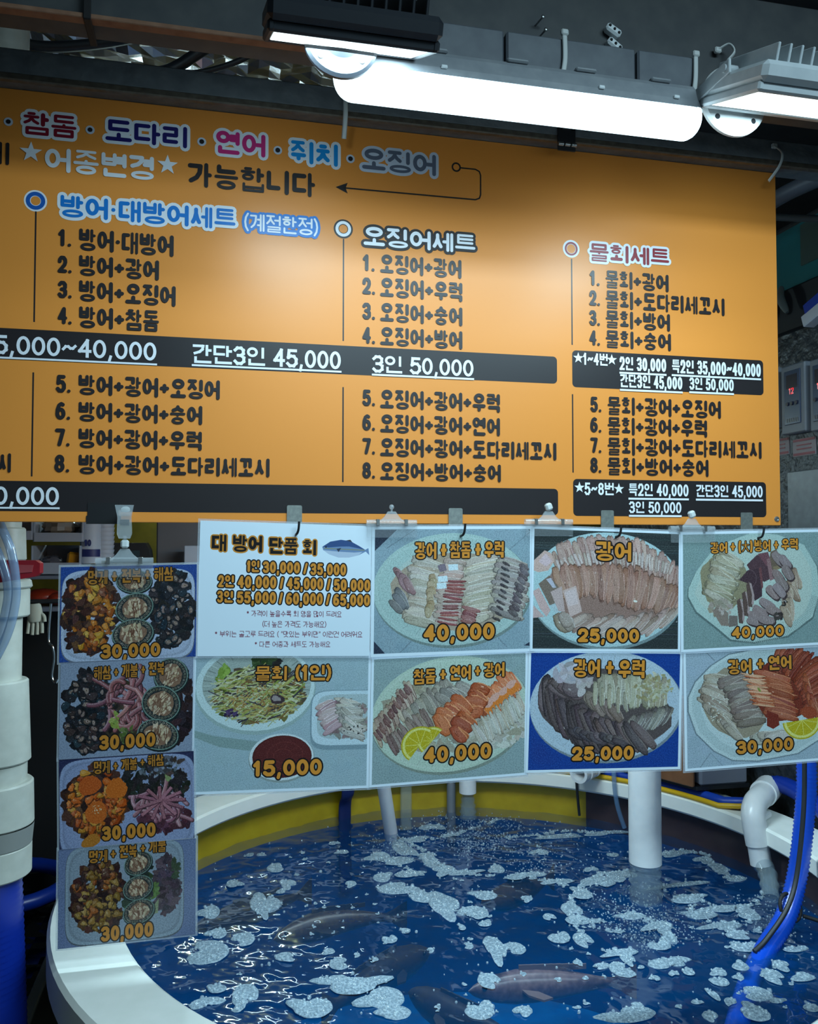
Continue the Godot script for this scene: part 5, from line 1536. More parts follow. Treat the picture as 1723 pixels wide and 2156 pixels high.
func build_tank():
	var t := thing("fish_tank", "large round white-rimmed fish tank full of water below the cards", "fish tank", TANK)
	var white := worn("tank_white", c8(232, 236, 228), c8(242, 244, 238), 0.34, 3.0)
	var g := Geo.new()
	g.lathe([Vector2(0.82, 0.0), Vector2(0.84, 0.775)], TANK, 96)
	obj("outer_wall", g, white, t)
	g = Geo.new()
	g.lathe([Vector2(0.84, 0.775), Vector2(0.862, 0.78), Vector2(0.868, 0.786), Vector2(0.868, 0.842), Vector2(0.862, 0.85), Vector2(0.75, 0.85), Vector2(0.744, 0.845), Vector2(0.744, 0.812), Vector2(0.75, 0.806), Vector2(0.79, 0.806)], TANK, 128)
	obj("rim", g, white, t, "thick white rim")
	g = Geo.new()
	g.lathe([Vector2(0.79, 0.14), Vector2(0.79, 0.69)], TANK, 96, Basis(), 0, TAU, true)
	obj("inner_wall", g, worn("tank_blue_wall", c8(10, 62, 122), c8(16, 76, 136), 0.4, 3.0), t)
	g = Geo.new()
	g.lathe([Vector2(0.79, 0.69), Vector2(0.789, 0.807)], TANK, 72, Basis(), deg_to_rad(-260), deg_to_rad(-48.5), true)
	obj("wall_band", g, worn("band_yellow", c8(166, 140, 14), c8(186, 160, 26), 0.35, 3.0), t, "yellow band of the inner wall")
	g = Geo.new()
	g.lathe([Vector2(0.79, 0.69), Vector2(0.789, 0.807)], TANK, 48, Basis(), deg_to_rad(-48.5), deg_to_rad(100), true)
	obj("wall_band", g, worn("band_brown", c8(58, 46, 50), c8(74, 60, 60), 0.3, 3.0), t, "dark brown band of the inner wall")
	g = Geo.new()
	g.lathe([Vector2(0.0, 0.15), Vector2(0.789, 0.15)], TANK, 96)
	obj("tank_floor", g, worn("tank_blue", c8(6, 112, 196), c8(14, 134, 214), 0.5, 2.0), t, "blue floor of the tank")
	# a perforated blue drain plate lying under the water
	var d := thing("drain_plate", "blue plate with small dark holes lying on the tank floor", "drain plate", Vector3(0.66, 0.18, -0.18))
	g = Geo.new()
	g.lathe([Vector2(0.24, 0.35), Vector2(0.246, 0.38), Vector2(0.24, 0.386), Vector2(0, 0.386)], Vector3(0.66, 0.0, -0.18), 48)
	obj("plate", g, mat("plate_blue", c8(8, 106, 186), 0.45), d)
	g = Geo.new()
	for k in 300:
		var a := rng.randf() * TAU
		var r := sqrt(rng.randf()) * 0.23
		var s := rng.randf_range(0.002, 0.006)
		var c := Vector3(0.66 + cos(a) * r, 0.3875, -0.18 + sin(a) * r)
		var ring := []
		for m in 6:
			ring.append(c + Vector3(cos(TAU * m / 6.0) * s * 1.5, 0, sin(TAU * m / 6.0) * s))
		g.face(ring, Vector3.UP)
	var h := obj("hole", g, mat("hole_dark", c8(12, 16, 24), 0.8), d)
	h.set_meta("kind", "stuff")
	g = Geo.new()
	for k in 4:
		g.tube([Vector3(0.66 + cos(k * PI / 2) * 0.18, 0.15, -0.18 + sin(k * PI / 2) * 0.18), Vector3(0.66 + cos(k * PI / 2) * 0.18, 0.352, -0.18 + sin(k * PI / 2) * 0.18)], 0.012, 8)
	obj("leg", g, mats["plate_blue"], d)

const FOAM := [
	[0.138, -0.670, 0.022, 0.026], [0.035, -0.592, 0.017, 0.022], [0.164, -0.565, 0.019, 0.024], [0.102, -0.468, 0.036, 0.049], [0.097, -0.430, 0.018, 0.033], [-0.019, -0.447, 0.020, 0.038], [-0.003, -0.341, 0.019, 0.024], [0.053, -0.308, 0.023, 0.027], [-0.017, -0.268, 0.041, 0.046], [0.129, -0.212, 0.020, 0.016], [0.322, -0.738, 0.016, 0.013], [0.080, -0.779, 0.011, 0.010], [0.108, -0.776, 0.011, 0.010], [0.217, -0.756, 0.007, 0.008], [0.307, -0.806, 0.013, 0.011], [0.397, -0.561, 0.023, 0.028], [0.461, -0.558, 0.032, 0.020], [0.413, -0.480, 0.048, 0.031], [0.476, -0.429, 0.043, 0.034], [0.504, -0.367, 0.037, 0.055], [0.561, -0.326, 0.033, 0.031], [0.610, -0.399, 0.030, 0.024], [0.313, -0.531, 0.015, 0.015], [0.350, -0.233, 0.015, 0.016], [0.230, -0.159, 0.019, 0.021], [0.219, -0.211, 0.012, 0.012], [0.272, -0.183, 0.007, 0.009], [0.390, -0.267, 0.012, 0.010], [0.512, -0.254, 0.009, 0.013], [0.567, -0.260, 0.016, 0.012], [0.504, -0.174, 0.010, 0.013], [0.424, -0.177, 0.007, 0.010], [0.304, -0.155, 0.007, 0.008], [0.210, -0.099, 0.031, 0.016], [0.255, -0.072, 0.048, 0.032], [0.293, -0.019, 0.037, 0.042], [0.305, 0.037, 0.026, 0.022], [0.163, -0.015, 0.035, 0.034], [0.047, -0.087, 0.023, 0.038], [-0.003, -0.114, 0.017, 0.014], [-0.021, -0.080, 0.031, 0.015], [0.034, -0.041, 0.008, 0.009], [0.552, -0.148, 0.022, 0.051], [0.500, -0.037, 0.021, 0.025], [0.455, 0.060, 0.026, 0.027], [0.487, -0.742, 0.025, 0.066], [0.456, -0.644, 0.043, 0.024], [0.413, -0.692, 0.029, 0.031], [0.539, -0.625, 0.019, 0.048], [0.556, -0.560, 0.032, 0.028], [0.690, -0.542, 0.018, 0.028], [0.538, -0.677, 0.029, 0.015], [0.539, -0.787, 0.030, 0.019], [0.604, -0.878, 0.037, 0.021], [0.598, -0.539, 0.041, 0.015], [0.217, -0.442, 0.005, 0.006], [0.143, -0.519, 0.012, 0.010], [0.202, -0.327, 0.004, 0.005], [0.195, -0.437, 0.004, 0.005], [0.190, -0.615, 0.006, 0.007], [0.218, -0.710, 0.007, 0.007], [0.973, -0.430, 0.041, 0.027], [0.905, -0.411, 0.040, 0.030], [0.839, -0.361, 0.026, 0.029], [0.782, -0.293, 0.021, 0.032], [0.767, -0.231, 0.024, 0.021], [0.795, -0.216, 0.024, 0.010], [0.744, -0.150, 0.019, 0.030], [0.699, -0.161, 0.023, 0.023], [0.592, -0.144, 0.022, 0.025], [0.700, -0.356, 0.015, 0.013], [0.715, -0.261, 0.013, 0.015], [0.898, -0.229, 0.033, 0.015], [0.930, -0.168, 0.032, 0.019], [0.928, -0.125, 0.014, 0.037], [0.888, -0.086, 0.023, 0.018], [1.068, -0.278, 0.043, 0.021], [1.049, -0.195, 0.041, 0.018], [1.066, -0.137, 0.044, 0.017], [1.066, -0.086, 0.027, 0.017], [1.110, -0.219, 0.062, 0.012], [1.158, -0.180, 0.020, 0.041], [0.797, -0.075, 0.033, 0.014], [0.797, -0.052, 0.015, 0.020], [0.854, -0.018, 0.029, 0.019], [0.889, -0.024, 0.025, 0.017], [0.763, -0.016, 0.021, 0.028], [0.735, -0.037, 0.018, 0.009], [0.695, -0.061, 0.010, 0.010], [0.855, 0.022, 0.010, 0.008], [0.886, 0.025, 0.012, 0.012], [0.814, 0.025, 0.010, 0.009], [0.807, -0.015, 0.007, 0.006], [0.946, 0.032, 0.014, 0.016], [0.928, 0.065, 0.016, 0.015], [1.000, 0.023, 0.018, 0.016], [0.972, 0.058, 0.012, 0.008], [1.056, -0.040, 0.030, 0.020], [1.038, 0.066, 0.021, 0.024], [1.077, 0.040, 0.014, 0.022], [0.973, 0.118, 0.027, 0.022], [0.926, 0.174, 0.026, 0.025], [0.906, 0.128, 0.012, 0.011], [0.887, 0.105, 0.007, 0.024], [0.845, 0.159, 0.015, 0.013], [0.844, 0.120, 0.010, 0.007], [0.805, 0.125, 0.007, 0.005], [0.706, 0.130, 0.048, 0.023], [0.733, 0.113, 0.013, 0.016], [0.529, 0.076, 0.019, 0.013], [0.630, -0.006, 0.007, 0.007], [0.574, -0.044, 0.007, 0.006], [0.626, 0.090, 0.007, 0.005], [0.684, -0.002, 0.007, 0.006], [1.071, -0.711, 0.062, 0.014], [0.934, -0.727, 0.072, 0.014], [0.837, -0.622, 0.024, 0.017], [0.743, -0.482, 0.050, 0.017], [0.809, -0.433, 0.040, 0.012], [0.922, -0.489, 0.019, 0.011], [1.022, -0.567, 0.015, 0.012], [1.195, -0.541, 0.059, 0.014], [1.237, -0.480, 0.029, 0.018], [1.239, -0.417, 0.019, 0.038], [1.250, -0.356, 0.027, 0.014], [1.094, -0.346, 0.071, 0.010], [1.035, 0.181, 0.013, 0.012], [0.986, 0.152, 0.013, 0.008], [1.091, 0.085, 0.028, 0.012], [1.150, -0.011, 0.026, 0.011]
]

# thin trails of foam: x, z pairs
const LACE := [
	[0.394, -0.696, 0.424, -0.651, 0.453, -0.607, 0.488, -0.552],
	[0.497, -0.811, 0.518, -0.763, 0.546, -0.649, 0.556, -0.560, 0.616, -0.535, 0.675, -0.498],
	[0.368, -0.501, 0.440, -0.463, 0.485, -0.411, 0.509, -0.337, 0.555, -0.308, 0.590, -0.310],
	[0.191, -0.113, 0.242, -0.082, 0.277, -0.041, 0.302, 0.001, 0.315, 0.051],
	[0.578, -0.778, 0.669, -0.817, 0.810, -0.896],
	[1.012, -0.456, 0.943, -0.448, 0.875, -0.418, 0.818, -0.355, 0.774, -0.295, 0.759, -0.242, 0.764, -0.205, 0.740, -0.143, 0.752, -0.124],
	[0.907, -0.246, 0.924, -0.196, 0.942, -0.165, 0.944, -0.139, 0.919, -0.111, 0.877, -0.080],
	[1.042, -0.358, 1.058, -0.301, 1.053, -0.262, 1.041, -0.197, 1.051, -0.149, 1.069, -0.102, 1.080, -0.075],
	[1.052, -0.292, 1.091, -0.263, 1.110, -0.219, 1.144, -0.193, 1.189, -0.211, 1.251, -0.258],
	[1.164, -0.188, 1.134, -0.140, 1.127, -0.098],
	[1.161, -0.549, 1.233, -0.560, 1.261, -0.500, 1.230, -0.419, 1.221, -0.374, 1.254, -0.355],
	[0.787, -0.200, 0.822, -0.166, 0.856, -0.150],
	[0.686, -0.483, 0.743, -0.482, 0.779, -0.440, 0.822, -0.408],
	[0.778, -0.748, 0.843, -0.748, 0.941, -0.771, 0.996, -0.743, 1.065, -0.698],
	[0.768, -0.089, 0.797, -0.075, 0.804, -0.051, 0.773, -0.021],
	[1.028, -0.054, 1.056, -0.040, 1.091, -0.048],
	[1.014, 0.061, 1.051, 0.048, 1.094, 0.029]
]

func wave(x: float, z: float, fn: FastNoiseLite) -> float:
	var h := 0.005 * fn.get_noise_2d(x * 3.0, z * 3.0) + 0.0028 * fn.get_noise_2d(x * 8.0 + 7.0, z * 8.0)
	for e in [[0.972, -0.308, 0.006, 60.0], [0.731, -0.938, 0.006, 70.0], [1.264, -0.242, 0.004, 80.0], [0.484, -0.876, 0.002, 80.0]]:
		var d := Vector2(x - e[0], z - e[1]).length()
		h += e[2] * sin(d * e[3]) * exp(-d * 9.0)
	return h

func build_water():
	var fn := FastNoiseLite.new()
	fn.seed = 21
	fn.frequency = 1.6
	fn.fractal_octaves = 3
	var g := Geo.new()
	var N := 170
	var pts := []
	for i in N + 1:
		var row := []
		for k in N + 1:
			# a square grid bent to a disc
			var u := 2.0 * i / N - 1.0
			var w := 2.0 * k / N - 1.0
			var x := u * sqrt(1.0 - w * w / 2.0) * 0.7895 + TANK.x
			var z := w * sqrt(1.0 - u * u / 2.0) * 0.7895 + TANK.z
			var y := WATER + wave(x, z, fn)
			var nn := Vector3(-(wave(x + 0.002, z, fn) - wave(x - 0.002, z, fn)) / 0.004, 1.0, -(wave(x, z + 0.002, fn) - wave(x, z - 0.002, fn)) / 0.004).normalized()
			row.append([Vector3(x, y, z), nn])
		pts.append(row)
	for i in N:
		for k in N:
			var a: Array = pts[i][k]
			var b: Array = pts[i + 1][k]
			var c: Array = pts[i + 1][k + 1]
			var d: Array = pts[i][k + 1]
			g.tri(a[0], b[0], c[0], a[1], b[1], c[1])
			g.tri(a[0], c[0], d[0], a[1], c[1], d[1])
	var water := clear_mat("sea_water", Color(0.03, 0.34, 0.56, 0.2), 0.03)
	var o := obj("water_surface", g, water)
	tag(o, "rippled blue sea water filling the round tank", "water", "", "stuff")
	# foam lies in flat irregular islands of bubbles
	g = Geo.new()
	var bubbles := []
	var fr := RandomNumberGenerator.new()
	fr.seed = 5
	var patches := FOAM.duplicate()
	for line in LACE:
		for k in range(0, line.size() - 2, 2):
			var a := Vector2(line[k], line[k + 1])
			var b := Vector2(line[k + 2], line[k + 3])
			for s in maxi(1, int(a.distance_to(b) / 0.0075)):
				var p := a.lerp(b, fr.randf()) + Vector2(fr.randf_range(-1, 1), fr.randf_range(-1, 1)) * 0.007
				var r := fr.randf_range(0.003, 0.0085)
				patches.append([p.x, p.y, r, r * fr.randf_range(0.6, 1.2)])
	for k in 130:
		var a := fr.randf() * TAU
		var r := sqrt(fr.randf()) * 0.73
		var s := fr.randf_range(0.002, 0.006)
		patches.append([TANK.x + cos(a) * r, TANK.z + sin(a) * r, s, s * fr.randf_range(0.6, 1.1)])
	for e in patches:
		var c: Vector3 = Vector3(e[0], WATER + 0.0015 + wave(e[0], e[1], fn), e[1])
		var n := 36 if e[2] > 0.012 else 14
		var ring := []
		var off := Vector2(fr.randf() * 50, fr.randf() * 50)
		for k in n:
			var a := TAU * k / n
			var w := 1.0
			for q in 6:
				w += [0.16, 0.15, 0.11, 0.08, 0.06, 0.04][q] * sin(a * (q + 2) + off.x * (q + 1) + off.y * q)
			ring.append(Vector3(cos(a) * e[2] * w, 0, sin(a) * e[3] * w))
		for k in n:
			var p: Vector3 = ring[k]
			var q: Vector3 = ring[(k + 1) % n]
			var up := Vector3(0, minf(0.0035, 0.25 * e[2]), 0)
			var np := (Vector3.UP + p.normalized() * 0.9).normalized()
			var nq := (Vector3.UP + q.normalized() * 0.9).normalized()
			g.tri(c + p, c + q, c + q * 0.86 + up * 0.8, np, nq, Vector3.UP)
			g.tri(c + p, c + q * 0.86 + up * 0.8, c + p * 0.86 + up * 0.8, np, Vector3.UP, Vector3.UP)
			g.tri(c + p * 0.86 + up * 0.8, c + q * 0.86 + up * 0.8, c + up, Vector3.UP, Vector3.UP, Vector3.UP)
		for k in int(clampf(e[2] * e[3] * 45000, 1, 60)):
			var a := fr.randf() * TAU
			var r := sqrt(fr.randf()) * 0.92
			bubbles.append([c + Vector3(cos(a) * e[2] * r, 0.0025, sin(a) * e[3] * r), fr.randf_range(0.0012, 0.0036) * (1.6 if fr.randf() < 0.12 else 1.0)])
	var foam := mat("foam", Color.WHITE, 0.6)
	foam.albedo_texture = noise_tex(31, 0.07, Color(0.3, 0.38, 0.44), Color(0.7, 0.76, 0.8), FastNoiseLite.TYPE_CELLULAR, 512)
	foam.uv1_triplanar = true
	foam.uv1_world_triplanar = true
	foam.uv1_scale = Vector3.ONE * 5.0
	foam.normal_enabled = true
	foam.normal_texture = noise_tex(31, 0.09, Color.BLACK, Color.WHITE, FastNoiseLite.TYPE_CELLULAR, 512, true)
	foam.normal_scale = 0.6
	var f := obj("foam", g, foam)
	tag(f, "islands of white foam floating on the tank water", "foam", "", "stuff")
	for k in 420:
		var a := fr.randf() * TAU
		var r := sqrt(fr.randf()) * 0.74
		var p := TANK + Vector3(cos(a) * r, 0, sin(a) * r)
		p.y = WATER + wave(p.x, p.z, fn) + 0.0005
		bubbles.append([p, fr.randf_range(0.001, 0.003)])
	# air driven into the water where the pipes pour
	var air := []
	for e in [[0.972, -0.3, 900, 0.11], [0.735, -0.93, 700, 0.12], [1.262, -0.245, 250, 0.07], [0.484, -0.876, 250, 0.07], [0.84, -0.72, 400, 0.16]]:
		for k in e[2]:
			var a := fr.randf() * TAU
			var r: float = e[3] * pow(fr.randf(), 0.8) * 1.4
			air.append([Vector3(e[0] + cos(a) * r, WATER - 0.006 - 0.13 * fr.randf() * exp(-r * 8.0), e[1] + sin(a) * r), fr.randf_range(0.0009, 0.0026)])
	for set in [["bubbles", bubbles, clear_mat("bubble", Color(0.8, 0.88, 0.92, 0.28), 0.04), "small clear bubbles floating on the tank water"], ["air_cloud", air, mat("air", c8(190, 206, 214), 0.4), "cloud of fine white air bubbles under the pouring pipes"]]:
		add_bubbles(set[0], set[1], set[2], set[3])

func add_bubbles(called: String, spots: Array, m: Material, label: String):
	var g := Geo.new()
	g.ball(Vector3.ZERO, Vector3.ONE, 8)
	var mm := MultiMesh.new()
	mm.transform_format = MultiMesh.TRANSFORM_3D
	mm.mesh = g.mesh()
	mm.mesh.surface_set_material(0, m)
	mm.instance_count = spots.size()
	for k in spots.size():
		mm.set_instance_transform(k, Transform3D(Basis().scaled(Vector3.ONE * spots[k][1]), spots[k][0]))
	var mi := MultiMeshInstance3D.new()
	mi.name = called
	mi.multimesh = mm
	add_child(mi)
	tag(mi, label, "bubbles", "", "stuff")


func fish(label: String, a: Vector3, b: Vector3, fat: float, bend: float, m: Material, fin: Material):
	var t := thing("fish", label, "fish", (a + b) / 2, "fish in the tank")
	var dir := (b - a)
	var L := dir.length()
	dir = dir.normalized()
	var side := dir.cross(Vector3.UP).normalized()
	var prof := [[0.0, 0.015, 0.02], [0.03, 0.25, 0.3], [0.08, 0.5, 0.55], [0.16, 0.8, 0.8], [0.28, 1.0, 1.0], [0.4, 1.0, 0.98], [0.55, 0.8, 0.82], [0.68, 0.55, 0.58], [0.78, 0.32, 0.38], [0.85, 0.2, 0.3], [0.9, 0.1, 0.5], [0.95, 0.06, 0.85], [1.0, 0.02, 1.1]]
	var g := Geo.new()
	var rings := []
	for e in prof:
		var c: Vector3 = a + dir * L * e[0] + side * bend * L * sin(e[0] * PI * 1.1)
		var ring := []
		for k in 14:
			var g2 := TAU * k / 14.0
			ring.append([c + side * cos(g2) * e[1] * fat * L * 0.62 + Vector3.UP * sin(g2) * e[2] * fat * L, (side * cos(g2) * e[2] + Vector3.UP * sin(g2) * e[1] + Vector3.UP * 0.001).normalized()])
		rings.append(ring)
	for i in rings.size() - 1:
		for k in 14:
			var p: Array = rings[i][k]
			var q: Array = rings[i + 1][k]
			var r: Array = rings[i + 1][(k + 1) % 14]
			var s: Array = rings[i][(k + 1) % 14]
			g.tri(p[0], q[0], r[0], p[1], q[1], r[1])
			g.tri(p[0], r[0], s[0], p[1], r[1], s[1])
	obj("body", g, m, t)
	for s in [-1.0, 1.0]:
		g = Geo.new()
		var root: Vector3 = a + dir * L * 0.3 + side * (s * fat * L * 0.55 + bend * L * 0.8)
		g.prism(PackedVector2Array([Vector2(0, 0), Vector2(0.09, 0.03), Vector2(0.15, 0.1), Vector2(0.09, 0.12), Vector2(0.02, 0.06)]), 0.004, Transform3D(Basis(dir * L, side * s * L, Vector3.UP), root))
		obj("pectoral_fin", g, fin, t)
		g = Geo.new()
		var eye: Vector3 = a + dir * L * 0.09 + side * (s * fat * L * 0.3 + bend * L * 0.3) + Vector3.UP * fat * L * 0.25
		g.ball(eye, Vector3.ONE * L * 0.017, 8)
		obj("eye", g, mat("eye_dark", c8(14, 14, 16), 0.1), t)
	g = Geo.new()
	for k in 8:
		var x := 0.3 + k * 0.05
		var c := a + dir * L * x + side * bend * L * sin(x * PI * 1.1) + Vector3.UP * fat * L * 0.9
		var c2 := a + dir * L * (x + 0.05) + side * bend * L * sin((x + 0.05) * PI * 1.1) + Vector3.UP * fat * L * 0.85
		g.box((c + c2) / 2 + Vector3.UP * L * 0.012, Vector3(0.003, L * (0.05 - k * 0.003), L * 0.052), 0.0, Basis(side, Vector3.UP, dir))
	obj("dorsal_fin", g, fin, t)

func build_fish():
	var dark := worn("fish_dark", c8(30, 25, 22), c8(62, 50, 42), 0.35, 14.0)
	var brown := worn("fish_brown", c8(46, 36, 26), c8(92, 72, 50), 0.35, 16.0)
	var pale := worn("fish_pale", c8(92, 72, 72), c8(142, 116, 110), 0.3, 12.0)
	var fin := mat("fin_dark", c8(44, 38, 36), 0.5)
	fish("dark fish swimming left under the foam at the left of the tank", Vector3(-0.06, 0.63, -0.57), Vector3(0.24, 0.63, -0.72), 0.1, 0.03, dark, fin)
	fish("long brown fish bent in the left middle of the tank", Vector3(0.12, 0.655, -0.42), Vector3(0.44, 0.65, -0.49), 0.1, -0.08, brown, fin)
	fish("mottled brown fish breaking the surface at the centre of the tank", Vector3(0.62, 0.672, -0.46), Vector3(0.86, 0.67, -0.57), 0.13, 0.05, brown, fin)
	fish("dark fish with a broad body below the centre of the tank", Vector3(0.47, 0.62, -0.36), Vector3(0.2, 0.6, -0.2), 0.13, 0.05, dark, fin)
	fish("dark fish head at the bottom centre beside the pale fish", Vector3(0.37, 0.65, -0.15), Vector3(0.56, 0.64, 0.06), 0.13, 0.04, dark, fin)
	fish("pinkish pale fish with a frayed tail at the bottom of the tank", Vector3(0.48, 0.665, -0.1), Vector3(0.83, 0.655, -0.08), 0.095, -0.02, pale, mat("fin_pale", c8(120, 100, 92), 0.5))
	fish("dark fish in the lower left near the white rim", Vector3(0.16, 0.62, -0.02), Vector3(0.42, 0.6, -0.02), 0.12, 0.05, dark, fin)


func pipe_shell(g: Geo, path: Array, r: float, thick: float, segs := 28):
	# an open pipe with a wall
	g.tube(path, r, segs, false)
	g.tube(path, r - thick, segs, false)
	for e in [[0, 1], [path.size() - 1, path.size() - 2]]:
		var d: Vector3 = (path[e[0]] - path[e[1]]).normalized()
		var up := Vector3.UP if absf(d.y) < 0.9 else Vector3.FORWARD
		var sx := d.cross(up).normalized()
		up = sx.cross(d).normalized()
		for k in segs:
			var a := TAU * k / segs
			var b := TAU * (k + 1) / segs
			var pa := sx * cos(a) + up * sin(a)
			var pb := sx * cos(b) + up * sin(b)
			var c: Vector3 = path[e[0]]
			g.face([c + pa * r, c + pb * r, c + pb * (r - thick), c + pa * (r - thick)], d)

func corrugated(g: Geo, path: Array, r: float, pitch: float, depth: float, segs := 20):
	# a ribbed hose: the radius swells and shrinks along the way
	var dense := []
	var rad := []
	var run := 0.0
	for i in path.size() - 1:
		var a: Vector3 = path[i]
		var b: Vector3 = path[i + 1]
		var n := maxi(1, int(a.distance_to(b) / (pitch / 4.0)))
		for k in n:
			dense.append(a.lerp(b, float(k) / n))
			rad.append(r + depth * cos(TAU * run / pitch))
			run += a.distance_to(b) / n
	dense.append(path[-1])
	rad.append(r)
	g.tube(dense, rad, segs)

func stream(called: String, label: String, a: Vector3, b: Vector3, r0: float, r1: float, bow := Vector3.ZERO):
	var g := Geo.new()
	var path := []
	var rad := []
	for k in 13:
		var t := k / 12.0
		path.append(a.lerp(b, t) + bow * sin(t * PI))
		rad.append(lerpf(r0, r1, t) * (1.0 + 0.12 * sin(k * 2.3)))
	g.tube(path, rad, 16, false)
	tag(obj(called, g, clear_mat("falling_water", Color(0.62, 0.7, 0.74, 0.3), 0.05)), label, "water", "streams falling into the tank", "stuff")

func build_tank_pipes():
	var pvc := worn("pvc_white", c8(214, 218, 220), c8(228, 230, 230), 0.3, 5.0)
	var grey := mat("pvc_grey", c8(120, 126, 132), 0.35)
	# the wide outlet pipe
	var g := Geo.new()
	pipe_shell(g, [Vector3(0.972, 1.35, -0.3), Vector3(0.972, 0.8, -0.3)], 0.0375, 0.003, 32)
	tag(obj("water_pipe", g, pvc), "thick upright white pipe pouring into the right of the tank", "pipe", "white pipes of the tank")
	stream("water_stream", "column of water falling from the thick upright white pipe", Vector3(0.972, 0.802, -0.3), Vector3(0.972, 0.712, -0.3), 0.0345, 0.036)
	# the slanting pipe
	g = Geo.new()
	pipe_shell(g, [Vector3(0.405, 1.05, -0.72), Vector3(0.484, 0.70, -0.876)], 0.019, 0.0025)
	tag(obj("water_pipe", g, pvc), "slender white pipe slanting into the left of the tank", "pipe", "white pipes of the tank")
	# the small spout at the back
	g = Geo.new()
	pipe_shell(g, [Vector3(0.735, 1.1, -0.95), Vector3(0.735, 0.787, -0.95)], 0.026, 0.003)
	tag(obj("water_pipe", g, pvc), "short white spout at the back centre of the tank", "pipe", "white pipes of the tank")
	stream("water_stream", "water falling from the short white spout at the back", Vector3(0.735, 0.79, -0.95), Vector3(0.735, 0.712, -0.945), 0.018, 0.026)
	g = Geo.new()
	g.tube([around(0.765, 0.62, -79), around(0.765, 1.1, -79)], 0.014, 12)
	tag(obj("water_pipe", g, grey), "grey upright pipe against the yellow back of the tank wall", "pipe")
	# clear square tube and blue strap on the wall
	g = Geo.new()
	g.box(around(0.772, 0.83, -89.5), Vector3(0.034, 0.34, 0.02), 0.003)
	tag(obj("clear_tube", g, clear_mat("acrylic", Color(0.75, 0.78, 0.7, 0.3), 0.06)), "clear square tube standing against the yellow wall band", "tube")
	g = Geo.new()
	g.tube(curve([around(0.80, 0.875, -105), around(0.735, 0.868, -104.6), around(0.735, 0.80, -104.4), around(0.772, 0.74, -104), around(0.776, 0.5, -103.5)], 5), 0.022, 12, true, Vector2(1.0, 0.35))
	tag(obj("strap", g, mat("strap_navy", c8(18, 36, 92), 0.6)), "dark blue strap hanging over the rim into the tank", "strap")
	# the elbow on the right
	var t := thing("pipe_elbow", "white elbow pipe over the right rim with water running out", "pipe", Vector3(1.33, 0.86, -0.37))
	g = Geo.new()
	g.tube(curve([Vector3(1.40, 0.9, -0.44), Vector3(1.345, 0.9, -0.39), Vector3(1.31, 0.893, -0.365), Vector3(1.29, 0.872, -0.345), Vector3(1.288, 0.842, -0.335), Vector3(1.292, 0.805, -0.33)], 6), 0.029, 24)
	obj("elbow", g, pvc, t)
	g = Geo.new()
	pipe_shell(g, [Vector3(1.2915, 0.81, -0.331), Vector3(1.297, 0.758, -0.326)], 0.0255, 0.003)
	obj("nozzle", g, pvc, t)
	g = Geo.new()
	g.tube([Vector3(1.365, 0.9, -0.41), Vector3(1.41, 0.9, -0.45)], 0.0335, 24)
	obj("socket", g, pvc, t)
	g = Geo.new()
	g.box(Vector3(1.335, 0.859, -0.372), Vector3(0.05, 0.016, 0.03), 0.004, Basis(Vector3.UP, 0.6))
	obj("foot", g, pvc, t)
	stream("water_stream", "water running from the white elbow pipe at the right", Vector3(1.297, 0.762, -0.326), Vector3(1.262, 0.712, -0.245), 0.022, 0.02, Vector3(0.006, 0.012, 0))
	# big blue hose behind the elbow and the ribbed hose in front
	g = Geo.new()
	corrugated(g, curve([Vector3(1.405, 0.9, -0.452), Vector3(1.42, 0.912, -0.44), Vector3(1.427, 0.918, -0.4), Vector3(1.427, 0.912, -0.33), Vector3(1.427, 0.895, -0.26), Vector3(1.427, 0.88, -0.18)], 8), 0.021, 0.012, 0.0012)
	tag(obj("blue_hose", g, mat("hose_navy", c8(10, 46, 140), 0.35)), "dark blue hose running from the white elbow pipe to the right", "hose")
	g = Geo.new()
	corrugated(g, curve([Vector3(1.44, 1.42, -0.2), Vector3(1.34, 1.41, -0.17), Vector3(1.265, 1.32, -0.13), Vector3(1.252, 1.06, -0.1), Vector3(1.242, 0.96, -0.095), Vector3(1.215, 0.84, -0.085), Vector3(1.165, 0.76, -0.06), Vector3(1.08, 0.708, -0.02), Vector3(0.98, 0.67, 0.06), Vector3(0.84, 0.61, 0.2), Vector3(0.7, 0.56, 0.33)], 8), 0.0205, 0.0085, 0.0013)
	tag(obj("blue_hose", g, mat("hose_blue", c8(12, 74, 196), 0.3, 0.0, 0.4)), "bright blue ribbed hose curving down into the right of the tank", "hose")
	g = Geo.new()
	g.tube(curve([Vector3(1.43, 1.36, -0.13), Vector3(1.28, 1.33, -0.1), Vector3(1.232, 1.2, -0.08), Vector3(1.228, 1.1, -0.075), Vector3(1.217, 0.98, -0.066), Vector3(1.19, 0.85, -0.055), Vector3(1.15, 0.79, -0.035), Vector3(1.09, 0.74, -0.02), Vector3(1.055, 0.722, -0.012)], 6), 0.005, 8)
	tag(obj("cable", g, mat("cable_black", c8(34, 38, 44), 0.5)), "black cable running down along the bright blue ribbed hose", "cable")
	g = Geo.new()
	var ringp := []
	for k in 17:
		ringp.append(Vector3(1.176, 0.778, -0.06) + (Vector3(0.75, -0.55, -0.25).normalized().cross(Vector3(0.3, 0.2, 0.9)).normalized() * cos(TAU * k / 16.0) + Vector3(0.5, 0.8, 0.2).normalized().cross(Vector3(0.55, 0.75, -0.3)).normalized() * sin(TAU * k / 16.0)) * 0.026)
	g.tube(ringp, 0.004, 6)
	g.tube(curve([Vector3(1.195, 0.765, -0.045), Vector3(1.225, 0.757, -0.03), Vector3(1.255, 0.745, -0.015)], 4), 0.004, 6)
